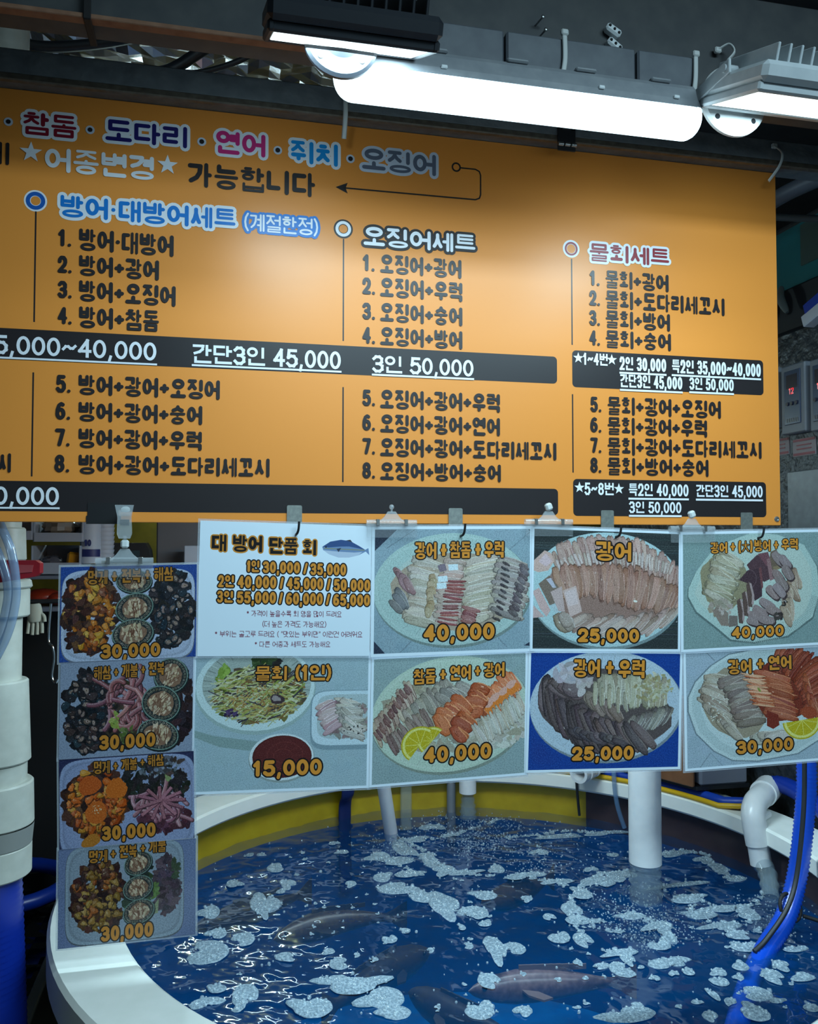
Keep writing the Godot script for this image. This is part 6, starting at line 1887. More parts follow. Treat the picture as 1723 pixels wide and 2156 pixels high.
	tag(obj("cable_tie", g, mat("rubber", c8(20, 20, 22), 0.7)), "black cable tie strapping the cable to the blue hose", "cable tie")
	# blue and yellow edging on the rim
	for e in [[0.772, 0.864, 0.013, "blue rubber hose lying along the back right of the rim", c8(14, 60, 160), "edging_blue"], [0.7505, 0.857, 0.0072, "yellow edging strip in front of the blue hose on the rim", c8(212, 166, 20), "edging_yellow"]]:
		var path := []
		for k in 21:
			path.append(around(e[0], e[1], -60 + 44.0 * k / 20.0))
		path.append(around(e[0] + 0.03, e[1] + 0.005, -13))
		path.append(around(e[0] + 0.07, e[1] + 0.01, -11))
		g = Geo.new()
		g.tube(path, e[2], 12)
		tag(obj("edging", g, mat(e[5], e[4], 0.4)), e[3], "edging")
	# the white coupling lying on the back rim
	var c := thing("pipe_coupling", "white ribbed pipe coupling lying on the back rim", "pipe fitting", around(0.73, 0.88, -45))
	g = Geo.new()
	pipe_shell(g, [Vector3(1.0, 0.885, -0.735), Vector3(1.1, 0.892, -0.81)], 0.028, 0.008)
	obj("body", g, pvc, c)
	for k in 2:
		g = Geo.new()
		pipe_shell(g, [Vector3(1.022 + k * 0.036, 0.8865 + k * 0.0025, -0.7515 - k * 0.027), Vector3(1.03 + k * 0.036, 0.887 + k * 0.0025, -0.7575 - k * 0.027)], 0.031, 0.006)
		obj("ring", g, pvc, c)
	g = Geo.new()
	g.tube(curve([around(0.76, 0.9, -50), around(0.735, 0.865, -49.5), around(0.735, 0.8, -49.2), around(0.745, 0.735, -49)], 5), 0.004, 8)
	tag(obj("cable", g, mat("cable_black", c8(34, 38, 44), 0.5)), "short black cable hanging over the back rim into the tank", "cable")
	g = Geo.new()
	g.tube(curve([around(0.76, 0.95, -41), around(0.735, 0.87, -40.5), around(0.74, 0.79, -40), around(0.76, 0.72, -39)], 5), 0.007, 8)
	tag(obj("clear_tube", g, clear_mat("hose_clear", Color(0.45, 0.6, 0.75, 0.4), 0.08)), "clear bluish tube hanging beside the thick upright pipe", "tube")


# ---------- left of the board ----------
func build_left_side():
	var pvc := worn("pvc_old", c8(176, 178, 168), c8(194, 196, 186), 0.4, 6.0)
	var c := Vector3(-0.40, 0, -0.15)
	var t := thing("pipe_stack", "stack of thick white pipe couplings at the left edge", "pipe", Vector3(-0.4, 0.94, -0.15))
	for e in [[1.575, 1.514, 0.047, 0.049, "coupling"], [1.512, 1.48, 0.04, 0.04, "pipe"], [1.48, 1.464, 0.058, 0.06, "coupling"], [1.464, 1.412, 0.056, 0.056, "coupling"], [1.412, 1.29, 0.044, 0.044, "pipe"], [1.298, 1.15, 0.056, 0.062, "coupling"], [1.15, 1.11, 0.056, 0.056, "pipe"], [1.115, 1.037, 0.067, 0.069, "coupling"], [1.003, 0.948, 0.066, 0.066, "coupling"]]:
		var g := Geo.new()
		g.lathe([Vector2(0, e[1]), Vector2(e[3] - 0.003, e[1]), Vector2(e[3], e[1] + 0.003), Vector2(e[2], e[0] - 0.003), Vector2(e[2] - 0.003, e[0]), Vector2(0, e[0])], c, 40)
		obj(e[4], g, pvc, t)
	var g := Geo.new()
	g.lathe([Vector2(0.066, 1.003), Vector2(0.069, 1.037)], c, 40)
	obj("rubber_band", g, mat("seal_grey", c8(132, 134, 130), 0.6), t, "grey taper band")
	g = Geo.new()
	g.lathe([Vector2(0.0, 2.8), Vector2(0.04, 2.8), Vector2(0.04, 1.57), Vector2(0.0, 1.57)], c, 32)
	obj("riser", g, pvc, t)
	g = Geo.new()
	corrugated(g, [Vector3(-0.405, 0.955, -0.15), Vector3(-0.393, 0.7, -0.15), Vector3(-0.38, 0.3, -0.15), Vector3(-0.38, 0.03, -0.15)], 0.054, 0.011, 0.0014, 28)
	tag(obj("blue_hose", g, mat("hose_deep", c8(10, 44, 150), 0.35)), "thick blue ribbed hose below the white pipe couplings at left", "hose")
	# red valve handle
	var v := thing("valve_handle", "red plastic valve handle on the white pipe at the left edge", "valve", Vector3(-0.36, 1.495, -0.07))
	g = Geo.new()
	g.prism(PackedVector2Array([Vector2(-0.11, -0.026), Vector2(-0.04, -0.024), Vector2(0.045, -0.009), Vector2(0.052, -0.003), Vector2(0.052, 0.014), Vector2(0.045, 0.019), Vector2(-0.11, 0.021)]), 0.03, Transform3D(Basis(), Vector3(-0.362, 1.497, -0.092)))
	obj("lever", g, mat("red_plastic", c8(150, 24, 36), 0.35), v)
	g = Geo.new()
	g.prism(PackedVector2Array([Vector2(-0.02, -0.006), Vector2(0.04, -0.001), Vector2(0.042, 0.011), Vector2(-0.02, 0.013)]), 0.002, Transform3D(Basis(), Vector3(-0.362, 1.497, -0.062)))
	obj("grip_recess", g, mat("red_dull", c8(168, 66, 70), 0.6), v)
	g = Geo.new()
	g.tube([Vector3(-0.41, 1.495, -0.15), Vector3(-0.41, 1.495, -0.09)], 0.02, 16)
	obj("stem", g, pvc, v)
	# clear tubes
	for e in [["outer clear vinyl tube curling past the red valve handle", [Vector3(-0.42, 1.7, -0.05), Vector3(-0.372, 1.59, -0.03), Vector3(-0.348, 1.535, -0.02), Vector3(-0.339, 1.48, -0.02), Vector3(-0.34, 1.44, -0.02), Vector3(-0.352, 1.39, -0.02), Vector3(-0.38, 1.33, -0.02), Vector3(-0.42, 1.25, -0.02)]], ["inner clear vinyl tube curling past the red valve handle", [Vector3(-0.43, 1.66, -0.06), Vector3(-0.388, 1.56, -0.05), Vector3(-0.368, 1.515, -0.045), Vector3(-0.357, 1.47, -0.045), Vector3(-0.36, 1.43, -0.045), Vector3(-0.376, 1.37, -0.045), Vector3(-0.41, 1.3, -0.045)]]]:
		g = Geo.new()
		g.tube(curve(e[1], 6), 0.0075, 12)
		tag(obj("clear_tube", g, clear_mat("vinyl", Color(0.5, 0.6, 0.72, 0.5), 0.1)), e[0], "tube", "clear vinyl tubes at the left")
	# dark sheet that closes the back on the left
	g = Geo.new()
	g.box(Vector3(-0.75, 0.78, -1.16), Vector3(1.3, 1.2, 0.01))
	tag(obj("black_sheet", g, mat("black_sheet", c8(14, 15, 18), 0.7)), "black sheet hanging behind the white pipes at left", "sheet")
	# shelf with trays
	var s := thing("wall_shelf", "grey shelf rack holding trays at the upper left", "shelf", Vector3(-0.5, 1.36, -0.95))
	for y in [1.455, 1.37]:
		g = Geo.new()
		g.box(Vector3(-0.62, y, -0.98), Vector3(0.56, 0.012, 0.26), 0.002)
		obj("shelf_board", g, mat("shelf_grey", c8(108, 112, 124), 0.5), s)
	for x in [-0.88, -0.355]:
		g = Geo.new()
		g.box(Vector3(x, 1.42, -1.1), Vector3(0.014, 0.9, 0.014), 0.002)
		obj("upright", g, mat("shelf_grey", c8(108, 112, 124), 0.5), s)
	for e in [[-0.425, 1.463, 0.118, 0.075, "lower grey tray with a yellow packet"], [-0.42, 1.548, 0.12, 0.06, "upper grey tray holding a crinkled bag"], [-0.53, 1.553, 0.09, 0.06, "grey tray at the left edge behind the pipes"]]:
		g = Geo.new()
		var a := Vector3(e[0], e[1], -0.93)
		for w in [[Vector3(0, 0.003, 0), Vector3(e[2], 0.006, 0.18)], [Vector3(0, e[3] * 0.2, 0.09), Vector3(e[2], e[3] * 0.4, 0.005)], [Vector3(0, e[3] / 2, -0.09), Vector3(e[2], e[3], 0.005)], [Vector3(-e[2] / 2, e[3] / 2, 0), Vector3(0.005, e[3], 0.18)], [Vector3(e[2] / 2, e[3] / 2, 0), Vector3(0.005, e[3], 0.18)]]:
			g.box(a + w[0], w[1], 0.001)
		tag(obj("storage_tray", g, mat("tray_grey", c8(150, 154, 166), 0.5)), e[4] + " on the shelf", "tray", "trays on the shelf")
	g = Geo.new()
	g.box(Vector3(-0.386, 1.495, -0.87), Vector3(0.034, 0.05, 0.022), 0.006, Basis(Vector3.BACK, -0.12))
	tag(obj("snack_packet", g, mat("packet_yellow", c8(190, 130, 22), 0.3)), "yellow packet standing in the lower tray", "packet")
	for e in [[-0.425, 1.588, 0.045, "crinkled clear bag in the upper tray", Color(0.5, 0.46, 0.42)], [-0.445, 1.49, 0.03, "grey plastic bag beside the yellow packet", Color(0.34, 0.34, 0.38)]]:
		g = Geo.new()
		var bn := FastNoiseLite.new()
		bn.seed = 9
		bn.frequency = 40.0
		for i in 10:
			for k in 16:
				var q := []
				for w in [[i, k], [i + 1, k], [i + 1, k + 1], [i, k + 1]]:
					var th: float = PI * w[0] / 10.0
					var ph: float = TAU * (w[1] % 16) / 16.0
					var d := Vector3(sin(th) * cos(ph), cos(th) * 0.7, sin(th) * sin(ph))
					q.append(Vector3(e[0], e[1], -0.9) + d * e[2] * (1.0 + 0.35 * bn.get_noise_3dv(d)))
				g.quad(q[0], q[1], q[2], q[3], q[0] - Vector3(e[0], e[1], -0.9))
		tag(obj("plastic_bag", g, mat("bag_%s" % e[2], e[4], 0.18)), e[3], "bag")
	# stack of paper cups
	var cs := thing("cup_stack", "stack of white paper cups printed with blue marks on the shelf", "cups", Vector3(-0.325, 1.495, -0.92))
	g = Geo.new()
	for k in 9:
		g.lathe([Vector2(0.022, 1.497 + k * 0.012), Vector2(0.026, 1.515 + k * 0.012), Vector2(0.028, 1.515 + k * 0.012)], Vector3(-0.312, 0, -0.9), 24)
	obj("cup", g, mat("paper_white", c8(178, 184, 196), 0.6), cs)
	g = Geo.new()
	g.lathe([Vector2(0.0, 1.62), Vector2(0.026, 1.61), Vector2(0.028, 1.49), Vector2(0, 1.49)], Vector3(-0.345, 0, -0.88), 24)
	var sleeve := obj("sleeve", g, mat("paper_white", c8(178, 184, 196), 0.6), cs)
	g = Geo.new()
	flat_pieces(g, text_pieces("10", Rect2(-0.357, -1.554, 0.018, 0.018), 0.005), -0.851)
	g.lathe([Vector2(0.0284, 1.508), Vector2(0.0284, 1.528)], Vector3(-0.345, 0, -0.88), 12, Basis(), 0.4, 2.4)
	obj("blue_print", g, mat("print_navy2", c8(28, 36, 92), 0.5), sleeve)
	# black scale, cabinet and box
	var sc := thing("scale", "black kitchen scale behind the hanging clip", "scale", Vector3(-0.245, 1.49, -0.95))
	g = Geo.new()
	g.prism(PackedVector2Array([Vector2(-0.06, 0), Vector2(0.055, 0), Vector2(0.05, 0.035), Vector2(0.04, 0.055), Vector2(-0.055, 0.055)]), 0.1, Transform3D(Basis(), Vector3(-0.245, 1.49, -1.0)))
	obj("body", g, mat("black_plastic", c8(26, 28, 32), 0.35), sc)
	g = Geo.new()
	g.box(Vector3(-0.245, 1.512, -0.899), Vector3(0.05, 0.024, 0.003), 0.001)
	obj("display", g, mat("lcd", c8(44, 58, 64), 0.2), sc)
	g = Geo.new()
	g.box(Vector3(-0.3, 1.466, -1.0), Vector3(0.36, 0.03, 0.26), 0.003)
	tag(obj("counter_top", g, mat("shelf_grey", c8(108, 112, 124), 0.5)), "grey ledge under the black scale", "ledge")
	g = Geo.new()
	g.box(Vector3(-0.12, 1.3, -1.08), Vector3(0.13, 1.2, 0.12), 0.004)
	tag(obj("metal_cabinet", g, mat("cabinet_grey", c8(96, 100, 108), 0.5)), "grey metal cabinet behind the white price card", "cabinet")
	g = Geo.new()
	g.box(Vector3(-0.077, 1.512, -0.93), Vector3(0.05, 0.05, 0.05), 0.002)
	g.box(Vector3(-0.077, 1.484, -0.93), Vector3(0.054, 0.006, 0.054), 0.001)
	tag(obj("paper_box", g, mat("box_white", c8(168, 178, 194), 0.6)), "small white paper box beside the grey metal cabinet", "box")
	g = Geo.new()
	g.box(Vector3(-0.07, 1.4735, -0.98), Vector3(0.14, 0.015, 0.26), 0.002)
	tag(obj("counter_top", g, mat("shelf_grey", c8(108, 112, 124), 0.5)), "grey ledge under the small white paper box", "ledge")
	# red bags on the lower board
	g = Geo.new()
	g.ball(Vector3(-0.47, 1.4, -0.92), Vector3(0.05, 0.022, 0.05), 12)
	g.ball(Vector3(-0.43, 1.395, -0.9), Vector3(0.03, 0.018, 0.04), 12)
	tag(obj("snack_packet", g, mat("packet_red", c8(140, 44, 24), 0.35)), "red packet lying on the lower shelf board", "packet")
	# glove and hook
	g = Geo.new()
	g.tube(curve([Vector3(-0.408, 1.41, -0.5), Vector3(-0.406, 1.39, -0.5), Vector3(-0.405, 1.37, -0.5)], 4), [0.013, 0.0145, 0.0155, 0.016, 0.0165, 0.0165, 0.016, 0.015, 0.013], 12, true, Vector2(1.0, 0.6))
	for k in 4:
		var x := -0.4175 + k * 0.0085
		g.tube(curve([Vector3(x, 1.375, -0.5), Vector3(x - 0.001 + k * 0.001, 1.358, -0.498), Vector3(x - 0.002 + k * 0.0015, 1.34 + absf(k - 1.4) * 0.003, -0.496)], 4), 0.0042, 8)
	g.tube(curve([Vector3(-0.395, 1.39, -0.5), Vector3(-0.386, 1.382, -0.497), Vector3(-0.384, 1.37, -0.495)], 4), 0.0042, 8)
	tag(obj("work_glove", g, mat("glove", c8(176, 176, 160), 0.7)), "off-white rubber glove hanging behind the pipes", "glove")
	g = Geo.new()
	g.tube(curve([Vector3(-0.372, 1.41, -0.5), Vector3(-0.376, 1.33, -0.5), Vector3(-0.366, 1.315, -0.49), Vector3(-0.362, 1.29, -0.49), Vector3(-0.366, 1.25, -0.49), Vector3(-0.358, 1.235, -0.485), Vector3(-0.352, 1.245, -0.48)], 6), 0.003, 8)
	tag(obj("steel_hook", g, mat("chrome", c8(190, 194, 198), 0.15, 1.0)), "shiny steel hook hanging left of the photo strip", "hook")
	g = Geo.new()
	g.tube([Vector3(-0.6, 1.415, -0.5), Vector3(-0.1, 1.415, -0.5)], 0.005, 8)
	g.tube([Vector3(-0.6, 1.415, -0.5), Vector3(-0.6, 1.415, -1.1)], 0.005, 8)
	tag(obj("hanging_rail", g, mat("dark_steel", c8(50, 52, 55), 0.5, 0.6)), "dark rail that carries the glove and the steel hook", "rail")
	# the neighbouring tank
	var n := thing("basin", "dark square basin of water left of the round tank", "basin", Vector3(-0.8, 0, -0.6))
	g = Geo.new()
	for w in [[Vector3(-0.375, 0.3, -0.65), Vector3(0.016, 0.6, 0.9)], [Vector3(-1.2, 0.3, -0.65), Vector3(0.016, 0.6, 0.9)], [Vector3(-0.79, 0.3, -0.2), Vector3(0.84, 0.6, 0.016)], [Vector3(-0.79, 0.3, -1.1), Vector3(0.84, 0.6, 0.016)], [Vector3(-0.79, 0.2, -0.65), Vector3(0.84, 0.02, 0.9)]]:
		g.box(w[0], w[1], 0.002)
	obj("walls", g, mat("basin_black", c8(20, 22, 26), 0.4), n)
	g = Geo.new()
	g.box(Vector3(-0.372, 0.603, -0.65), Vector3(0.024, 0.012, 0.92), 0.003)
	g.box(Vector3(-0.79, 0.603, -1.102), Vector3(0.84, 0.012, 0.024), 0.003)
	obj("rim", g, mat("rim_dull", c8(112, 116, 114), 0.3), n)
	g = Geo.new()
	for i in 24:
		for k in 24:
			var q := []
			for w in [[0, 0], [1, 0], [1, 1], [0, 1]]:
				var x: float = -1.19 + 0.806 * (i + w[0]) / 24.0
				var z: float = -1.09 + 0.88 * (k + w[1]) / 24.0
				q.append(Vector3(x, 0.55 + 0.004 * sin(x * 31.0 + z * 17.0) * cos(z * 23.0), z))
			g.quad(q[0], q[1], q[2], q[3], Vector3.UP)
	tag(obj("water_surface", g, clear_mat("dark_water", Color(0.02, 0.04, 0.06, 0.7), 0.05)), "dark water in the square basin at left", "water", "", "stuff")
	g = Geo.new()
	var hp := []
	for k in 25:
		hp.append(Vector3(-0.6 + cos(TAU * k / 24.0) * 0.2, 0.63, -0.93 + sin(TAU * k / 24.0) * 0.16))
	g.tube(hp, 0.02, 12, false)
	tag(obj("blue_hose", g, mat("hose_navy", c8(10, 46, 140), 0.35)), "coil of dark blue hose lying on the square basin", "hose")


# ---------- right of the board and behind the tank ----------
func build_right_side():
	var t := thing("cooling_cabinet", "tall dark grey cooling cabinet at the right edge with control units", "cabinet", Vector3(1.62, 0, -0.8))
	var g := Geo.new()
	g.box(Vector3(1.62, 1.05, -0.75), Vector3(0.34, 2.1, 1.3), 0.006)
	obj("body", g, worn("cabinet_dark", c8(44, 50, 56), c8(66, 72, 78), 0.4, 5.0, 0.2, 0.4), t)
	g = Geo.new()
	g.box(Vector3(1.447, 1.42, -0.33), Vector3(0.008, 0.62, 0.14), 0.002)
	obj("access_panel", g, worn("panel_pale", c8(66, 74, 80), c8(90, 98, 104), 0.35, 5.0), t)
	for e in [[-0.353, 1.915, 0.092, 0.178, true], [-0.447, 1.93, 0.06, 0.16, false], [-0.25, 1.91, 0.08, 0.178, true]]:
		g = Geo.new()
		g.box(Vector3(1.44, e[1], e[0]), Vector3(0.025, e[3], e[2]), 0.003)
		var u := obj("control_unit", g, mat("unit_white", c8(112, 120, 130), 0.45), t, "white control unit")
		g = Geo.new()
		g.box(Vector3(1.4265, e[1] + 0.004, e[0]), Vector3(0.003, e[3] * 0.78, e[2] * 0.66), 0.001)
		obj("front_plate", g, mat("unit_blue", c8(44, 62, 92), 0.3) if e[4] else mat("unit_grey", c8(70, 74, 78), 0.4), u)
		if e[4]:
			g = Geo.new()
			var pcs := text_pieces("12", Rect2(0, 0, 0.02, 0.018), 0.0028)
			for q in pcs:
				var ring := []
				for p in q:
					ring.append(Vector3(1.4245, e[1] + 0.03 - p.y, e[0] - 0.012 + p.x))
				g.face(ring, Vector3(-1, 0, 0))
			obj("digit_display", g, glow("red_digits", Color(0.9, 0.08, 0.12), 0.6), u, "red lit digits")
			g = Geo.new()
			g.box(Vector3(1.4248, e[1] + 0.045, e[0]), Vector3(0.001, 0.035, e[2] * 0.45))
			obj("dark_window", g, mat("unit_dark", c8(44, 40, 56), 0.25), u)
			for k in 3:
				g = Geo.new()
				g.tube([Vector3(1.4255, e[1] - 0.012, e[0] + (k - 1) * 0.017), Vector3(1.422, e[1] - 0.012, e[0] + (k - 1) * 0.017)], 0.005, 12)
				obj("button", g, mat("unit_dark", c8(44, 40, 56), 0.25), u)
			g = Geo.new()
			for k in 6:
				g.box(Vector3(1.4248, e[1] - 0.055, e[0] + (k - 2.5) * 0.008), Vector3(0.001, 0.01, 0.005))
			obj("printed_row", g, mat("unit_dark", c8(44, 40, 56), 0.25), u)
	for e in [[-0.34, 1.79], [-0.44, 1.8]]:
		g = Geo.new()
		g.box(Vector3(1.449, e[1], e[0]), Vector3(0.002, 0.045, 0.085))
		var l := obj("notice_label", g, mat("label_white", c8(140, 134, 140), 0.5), t, "small notice with red bars")
		g = Geo.new()
		for y in [-0.017, 0.0185]:
			g.box(Vector3(1.4475, e[1] + y, e[0]), Vector3(0.001, 0.006, 0.08))
		for y in [-0.004, 0.006]:
			g.box(Vector3(1.4475, e[1] + y, e[0]), Vector3(0.001, 0.003, 0.055))
		obj("red_bar", g, mat("label_red", c8(138, 74, 84), 0.5), l)
	# things on top of the cabinet
	var crate := thing("storage_crate", "dark crate with folded gloves on top of the cooling cabinet", "crate", Vector3(1.62, 2.1, -0.6))
	g = Geo.new()
	g.box(Vector3(1.62, 2.165, -0.55), Vector3(0.3, 0.12, 0.6), 0.006)
	obj("body", g, mat("crate_dark", c8(28, 32, 38), 0.6), crate)
	for k in 5:
		g = Geo.new()
		g.tube(curve([Vector3(1.45, 2.225, -0.62 + k * 0.05), Vector3(1.44, 2.19, -0.61 + k * 0.05), Vector3(1.445, 2.15, -0.6 + k * 0.052)], 4), [0.006, 0.008, 0.009, 0.01, 0.011, 0.011, 0.01, 0.008, 0.005], 10)
		obj("glove_finger", g, mat("glove_grey", c8(96, 108, 108), 0.6), crate)
	var tub := thing("plastic_tub", "teal plastic container with a dark lid at the upper right", "container", Vector3(1.62, 2.226, -0.52))
	g = Geo.new()
	g.prism(PackedVector2Array([Vector2(-0.13, 0.0), Vector2(0.26, 0.0), Vector2(0.26, 0.17), Vector2(-0.06, 0.17), Vector2(-0.12, 0.14), Vector2(-0.14, 0.1)]), 0.24, Transform3D(Basis(Vector3(0, 0, 1), Vector3.UP, Vector3(-1, 0, 0)), Vector3(1.73, 2.226, -0.48)))
	obj("body", g, mat("teal_plastic", c8(40, 120, 128), 0.35), tub)
	g = Geo.new()
	g.box(Vector3(1.488, 2.33, -0.33), Vector3(0.006, 0.11, 0.12), 0.002)
	obj("label_panel", g, mat("tub_panel", c8(66, 88, 84), 0.5), tub)
	g = Geo.new()
	g.box(Vector3(1.61, 2.4, -0.42), Vector3(0.25, 0.014, 0.36), 0.004)
	obj("lid", g, mat("tub_lid", c8(38, 44, 50), 0.5), tub)
	var pb := thing("product_box", "blue and white carton leaning at the right edge under the teal container", "carton", Vector3(1.42, 2.11, -0.24))
	g = Geo.new()
	g.box(Vector3(1.46, 2.13, -0.21), Vector3(0.08, 0.03, 0.2), 0.002, Basis(Vector3.RIGHT, -0.3))
	obj("lower_half", g, mat("carton_white", c8(196, 204, 214), 0.5), pb)
	g = Geo.new()
	g.box(Vector3(1.46, 2.158, -0.203), Vector3(0.08, 0.028, 0.2), 0.002, Basis(Vector3.RIGHT, -0.3))
	obj("upper_half", g, mat("carton_blue", c8(26, 60, 170), 0.4), pb)
	for e in [["thick grey hose end poking down at the upper right", 0.02, [Vector3(1.30, 2.375, -0.3), Vector3(1.36, 2.41, -0.25), Vector3(1.46, 2.445, -0.2), Vector3(1.6, 2.47, -0.18)], "hose_grey", c8(92, 100, 112)], ["thin grey pipe crossing behind the corner of the board", 0.009, [Vector3(1.15, 2.39, -0.35), Vector3(1.3, 2.36, -0.3), Vector3(1.4, 2.35, -0.27), Vector3(1.46, 2.345, -0.25)], "pipe_dull", c8(78, 86, 88)]]:
		g = Geo.new()
		g.tube(curve(e[2], 6), e[1], 12)
		tag(obj("grey_hose", g, mat(e[3], e[4], 0.5)), e[0], "hose")
	# boxes behind the tank
	var b := thing("chiller", "brown and grey chiller unit standing behind the back right rim", "chiller", Vector3(1.22, 0, -1.0))
	g = Geo.new()
	g.box(Vector3(1.178, 1.01, -0.665), Vector3(0.012, 0.24, 0.30), 0.003, Basis(Vector3.UP, 0.427))
	obj("side_panel", g, worn("brown_panel", c8(112, 72, 44), c8(134, 90, 58), 0.5, 4.0), b, "brown side panel")
	g = Geo.new()
	g.box(Vector3(1.333, 1.01, -0.6), Vector3(0.145, 0.24, 0.14), 0.006)
	obj("motor_box", g, mat("motor_grey", c8(104, 108, 120), 0.4), b, "grey box")
	g = Geo.new()
	g.prism(PackedVector2Array([Vector2(1.25, 0.53), Vector2(1.41, 0.53), Vector2(1.41, 1.3), Vector2(1.12, 1.3), Vector2(1.11, 0.82)]), 0.01, Transform3D(Basis(Vector3.RIGHT, Vector3(0, 0, -1), Vector3.UP), Vector3(0, 0.88, 0)))
	obj("base", g, mat("black_plastic", c8(26, 28, 32), 0.35), b)
	g = Geo.new()
	g.box(Vector3(1.32, 0.44, -1.24), Vector3(0.16, 0.88, 0.2), 0.004)
	g.box(Vector3(1.27, 1.0, -0.98), Vector3(0.24, 0.22, 0.5), 0.004)
	obj("stand", g, mat("dark_steel", c8(50, 52, 55), 0.5, 0.6), b)


# ---------- the photo cards ----------
# left and top corner, the way along the top edge, the way down the left edge, distance in front of the board
const CARDS := {
	"c1": [-0.0359, 1.5850, 0.2982, -0.0085, -0.0045, -0.2309, 0.034],
	"c2": [-0.0452, 1.3583, 0.3073, -0.0081, -0.0039, -0.2381, 0.030],
	"c3": [0.2623, 1.5762, 0.3055, 0.0017, -0.0023, -0.2327, 0.035],
	"c4": [0.2625, 1.3430, 0.2961, 0.0043, -0.0041, -0.2301, 0.031],
	"c5": [0.5656, 1.5776, 0.3087, -0.0099, -0.0054, -0.2319, 0.036],
	"c6": [0.5594, 1.3474, 0.3173, -0.0120, -0.0081, -0.2262, 0.032],
	"c7": [0.8711, 1.5673, 0.3280, 0.0066, -0.0012, -0.2329, 0.037],
	"c8": [0.8770, 1.3360, 0.3195, 0.0040, 0.0013, -0.2313, 0.033],
	"s1": [-0.2580, 1.5070, 0.2171, 0.0034, -0.0006, -0.1563, 0.036],
	"s2": [-0.2566, 1.3501, 0.2114, 0.0030, -0.0009, -0.1575, 0.035],
	"s3": [-0.2573, 1.1921, 0.2138, 0.0027, 0.0028, -0.1453, 0.034],
	"s4": [-0.2557, 1.0462, 0.2170, 0.0022, 0.0006, -0.1594, 0.033],
}

func card(key: String, tex: ImageTexture, label: String, group: String):
	var e: Array = CARDS[key]
	var o := Vector3(e[0], e[1], e[6])
	var ex := Vector3(e[2], e[3], 0)
	var ey := Vector3(e[4], e[5], 0)
	var t := thing("menu_card", label, "menu card", o, group)
	var g := Geo.new()
	var q := [o, o + ex, o + ex + ey, o + ey]
	var tx := [Vector2(0, 0), Vector2(1, 0), Vector2(1, 1), Vector2(0, 1)]
	for k in [0, 1, 2, 0, 2, 3]:
		g.vert(q[k], Vector3(0, 0, 1), tx[k])
	var m := StandardMaterial3D.new()
	m.resource_name = "card_print_" + key
	m.albedo_texture = tex
	m.roughness = 0.32
	m.clearcoat_enabled = true
	m.clearcoat = 0.35
	m.clearcoat_roughness = 0.12
	obj("photo_print", g, m, t)
	# the sheet behind and the clear film round it
	g = Geo.new()
	g.box(o + (ex + ey) / 2 - Vector3(0, 0, 0.0006), Vector3(ex.length(), ey.length(), 0.0007), 0.0, Basis(ex.normalized(), -ey.normalized(), Vector3(0, 0, 1)))
	obj("paper_sheet", g, mat("paper_back", c8(226, 228, 232), 0.6), t)
	g = Geo.new()
	g.box(o + (ex + ey) / 2 - Vector3(0, 0, 0.0014), Vector3(ex.length() + 0.007, ey.length() + 0.007, 0.0005), 0.0, Basis(ex.normalized(), -ey.normalized(), Vector3(0, 0, 1)))
	obj("clear_film", g, clear_mat("film", Color(0.86, 0.9, 0.94, 0.25), 0.1), t)

func build_cards():
	var A := "photo cards under the menu board"
	var B := "strip of shellfish cards at the left"
	card("c1", print_c1(), "white card with yellowtail prices in gold and a blue fish picture", A)
	card("c2", print_c2(), "photo card of a salad bowl, red sauce and sliced squid priced 15,000", A)
	card("c3", print_c3(), "photo card of three kinds of sliced fish on an oval plate priced 40,000", A)
	card("c4", print_c4(), "photo card of sea bream, orange salmon and lemon slices priced 40,000", A)
	card("c5", print_c5(), "photo card of pink sliced flounder filling an oval plate priced 25,000", A)
	card("c6", print_c6(), "photo card with a blue background and dark and pale fish slices priced 25,000", A)
	card("c7", print_c7(), "photo card of dark yellowtail among pale slices on a leaf-shaped plate", A)
	card("c8", print_c8(), "photo card of flounder and red salmon with a lemon half priced 30,000", A)
	card("s1", print_s1(), "topmost card of the left strip, shellfish tray on blue", B)
	card("s2", print_s2(), "second card of the left strip, pink spoon worms between sea cucumber and abalone", B)
	card("s3", print_s3(), "third card of the left strip, orange sea squirt and pink strips", B)
	card("s4", print_s4(), "lowest card of the left strip, square tray with purple lettuce", B)


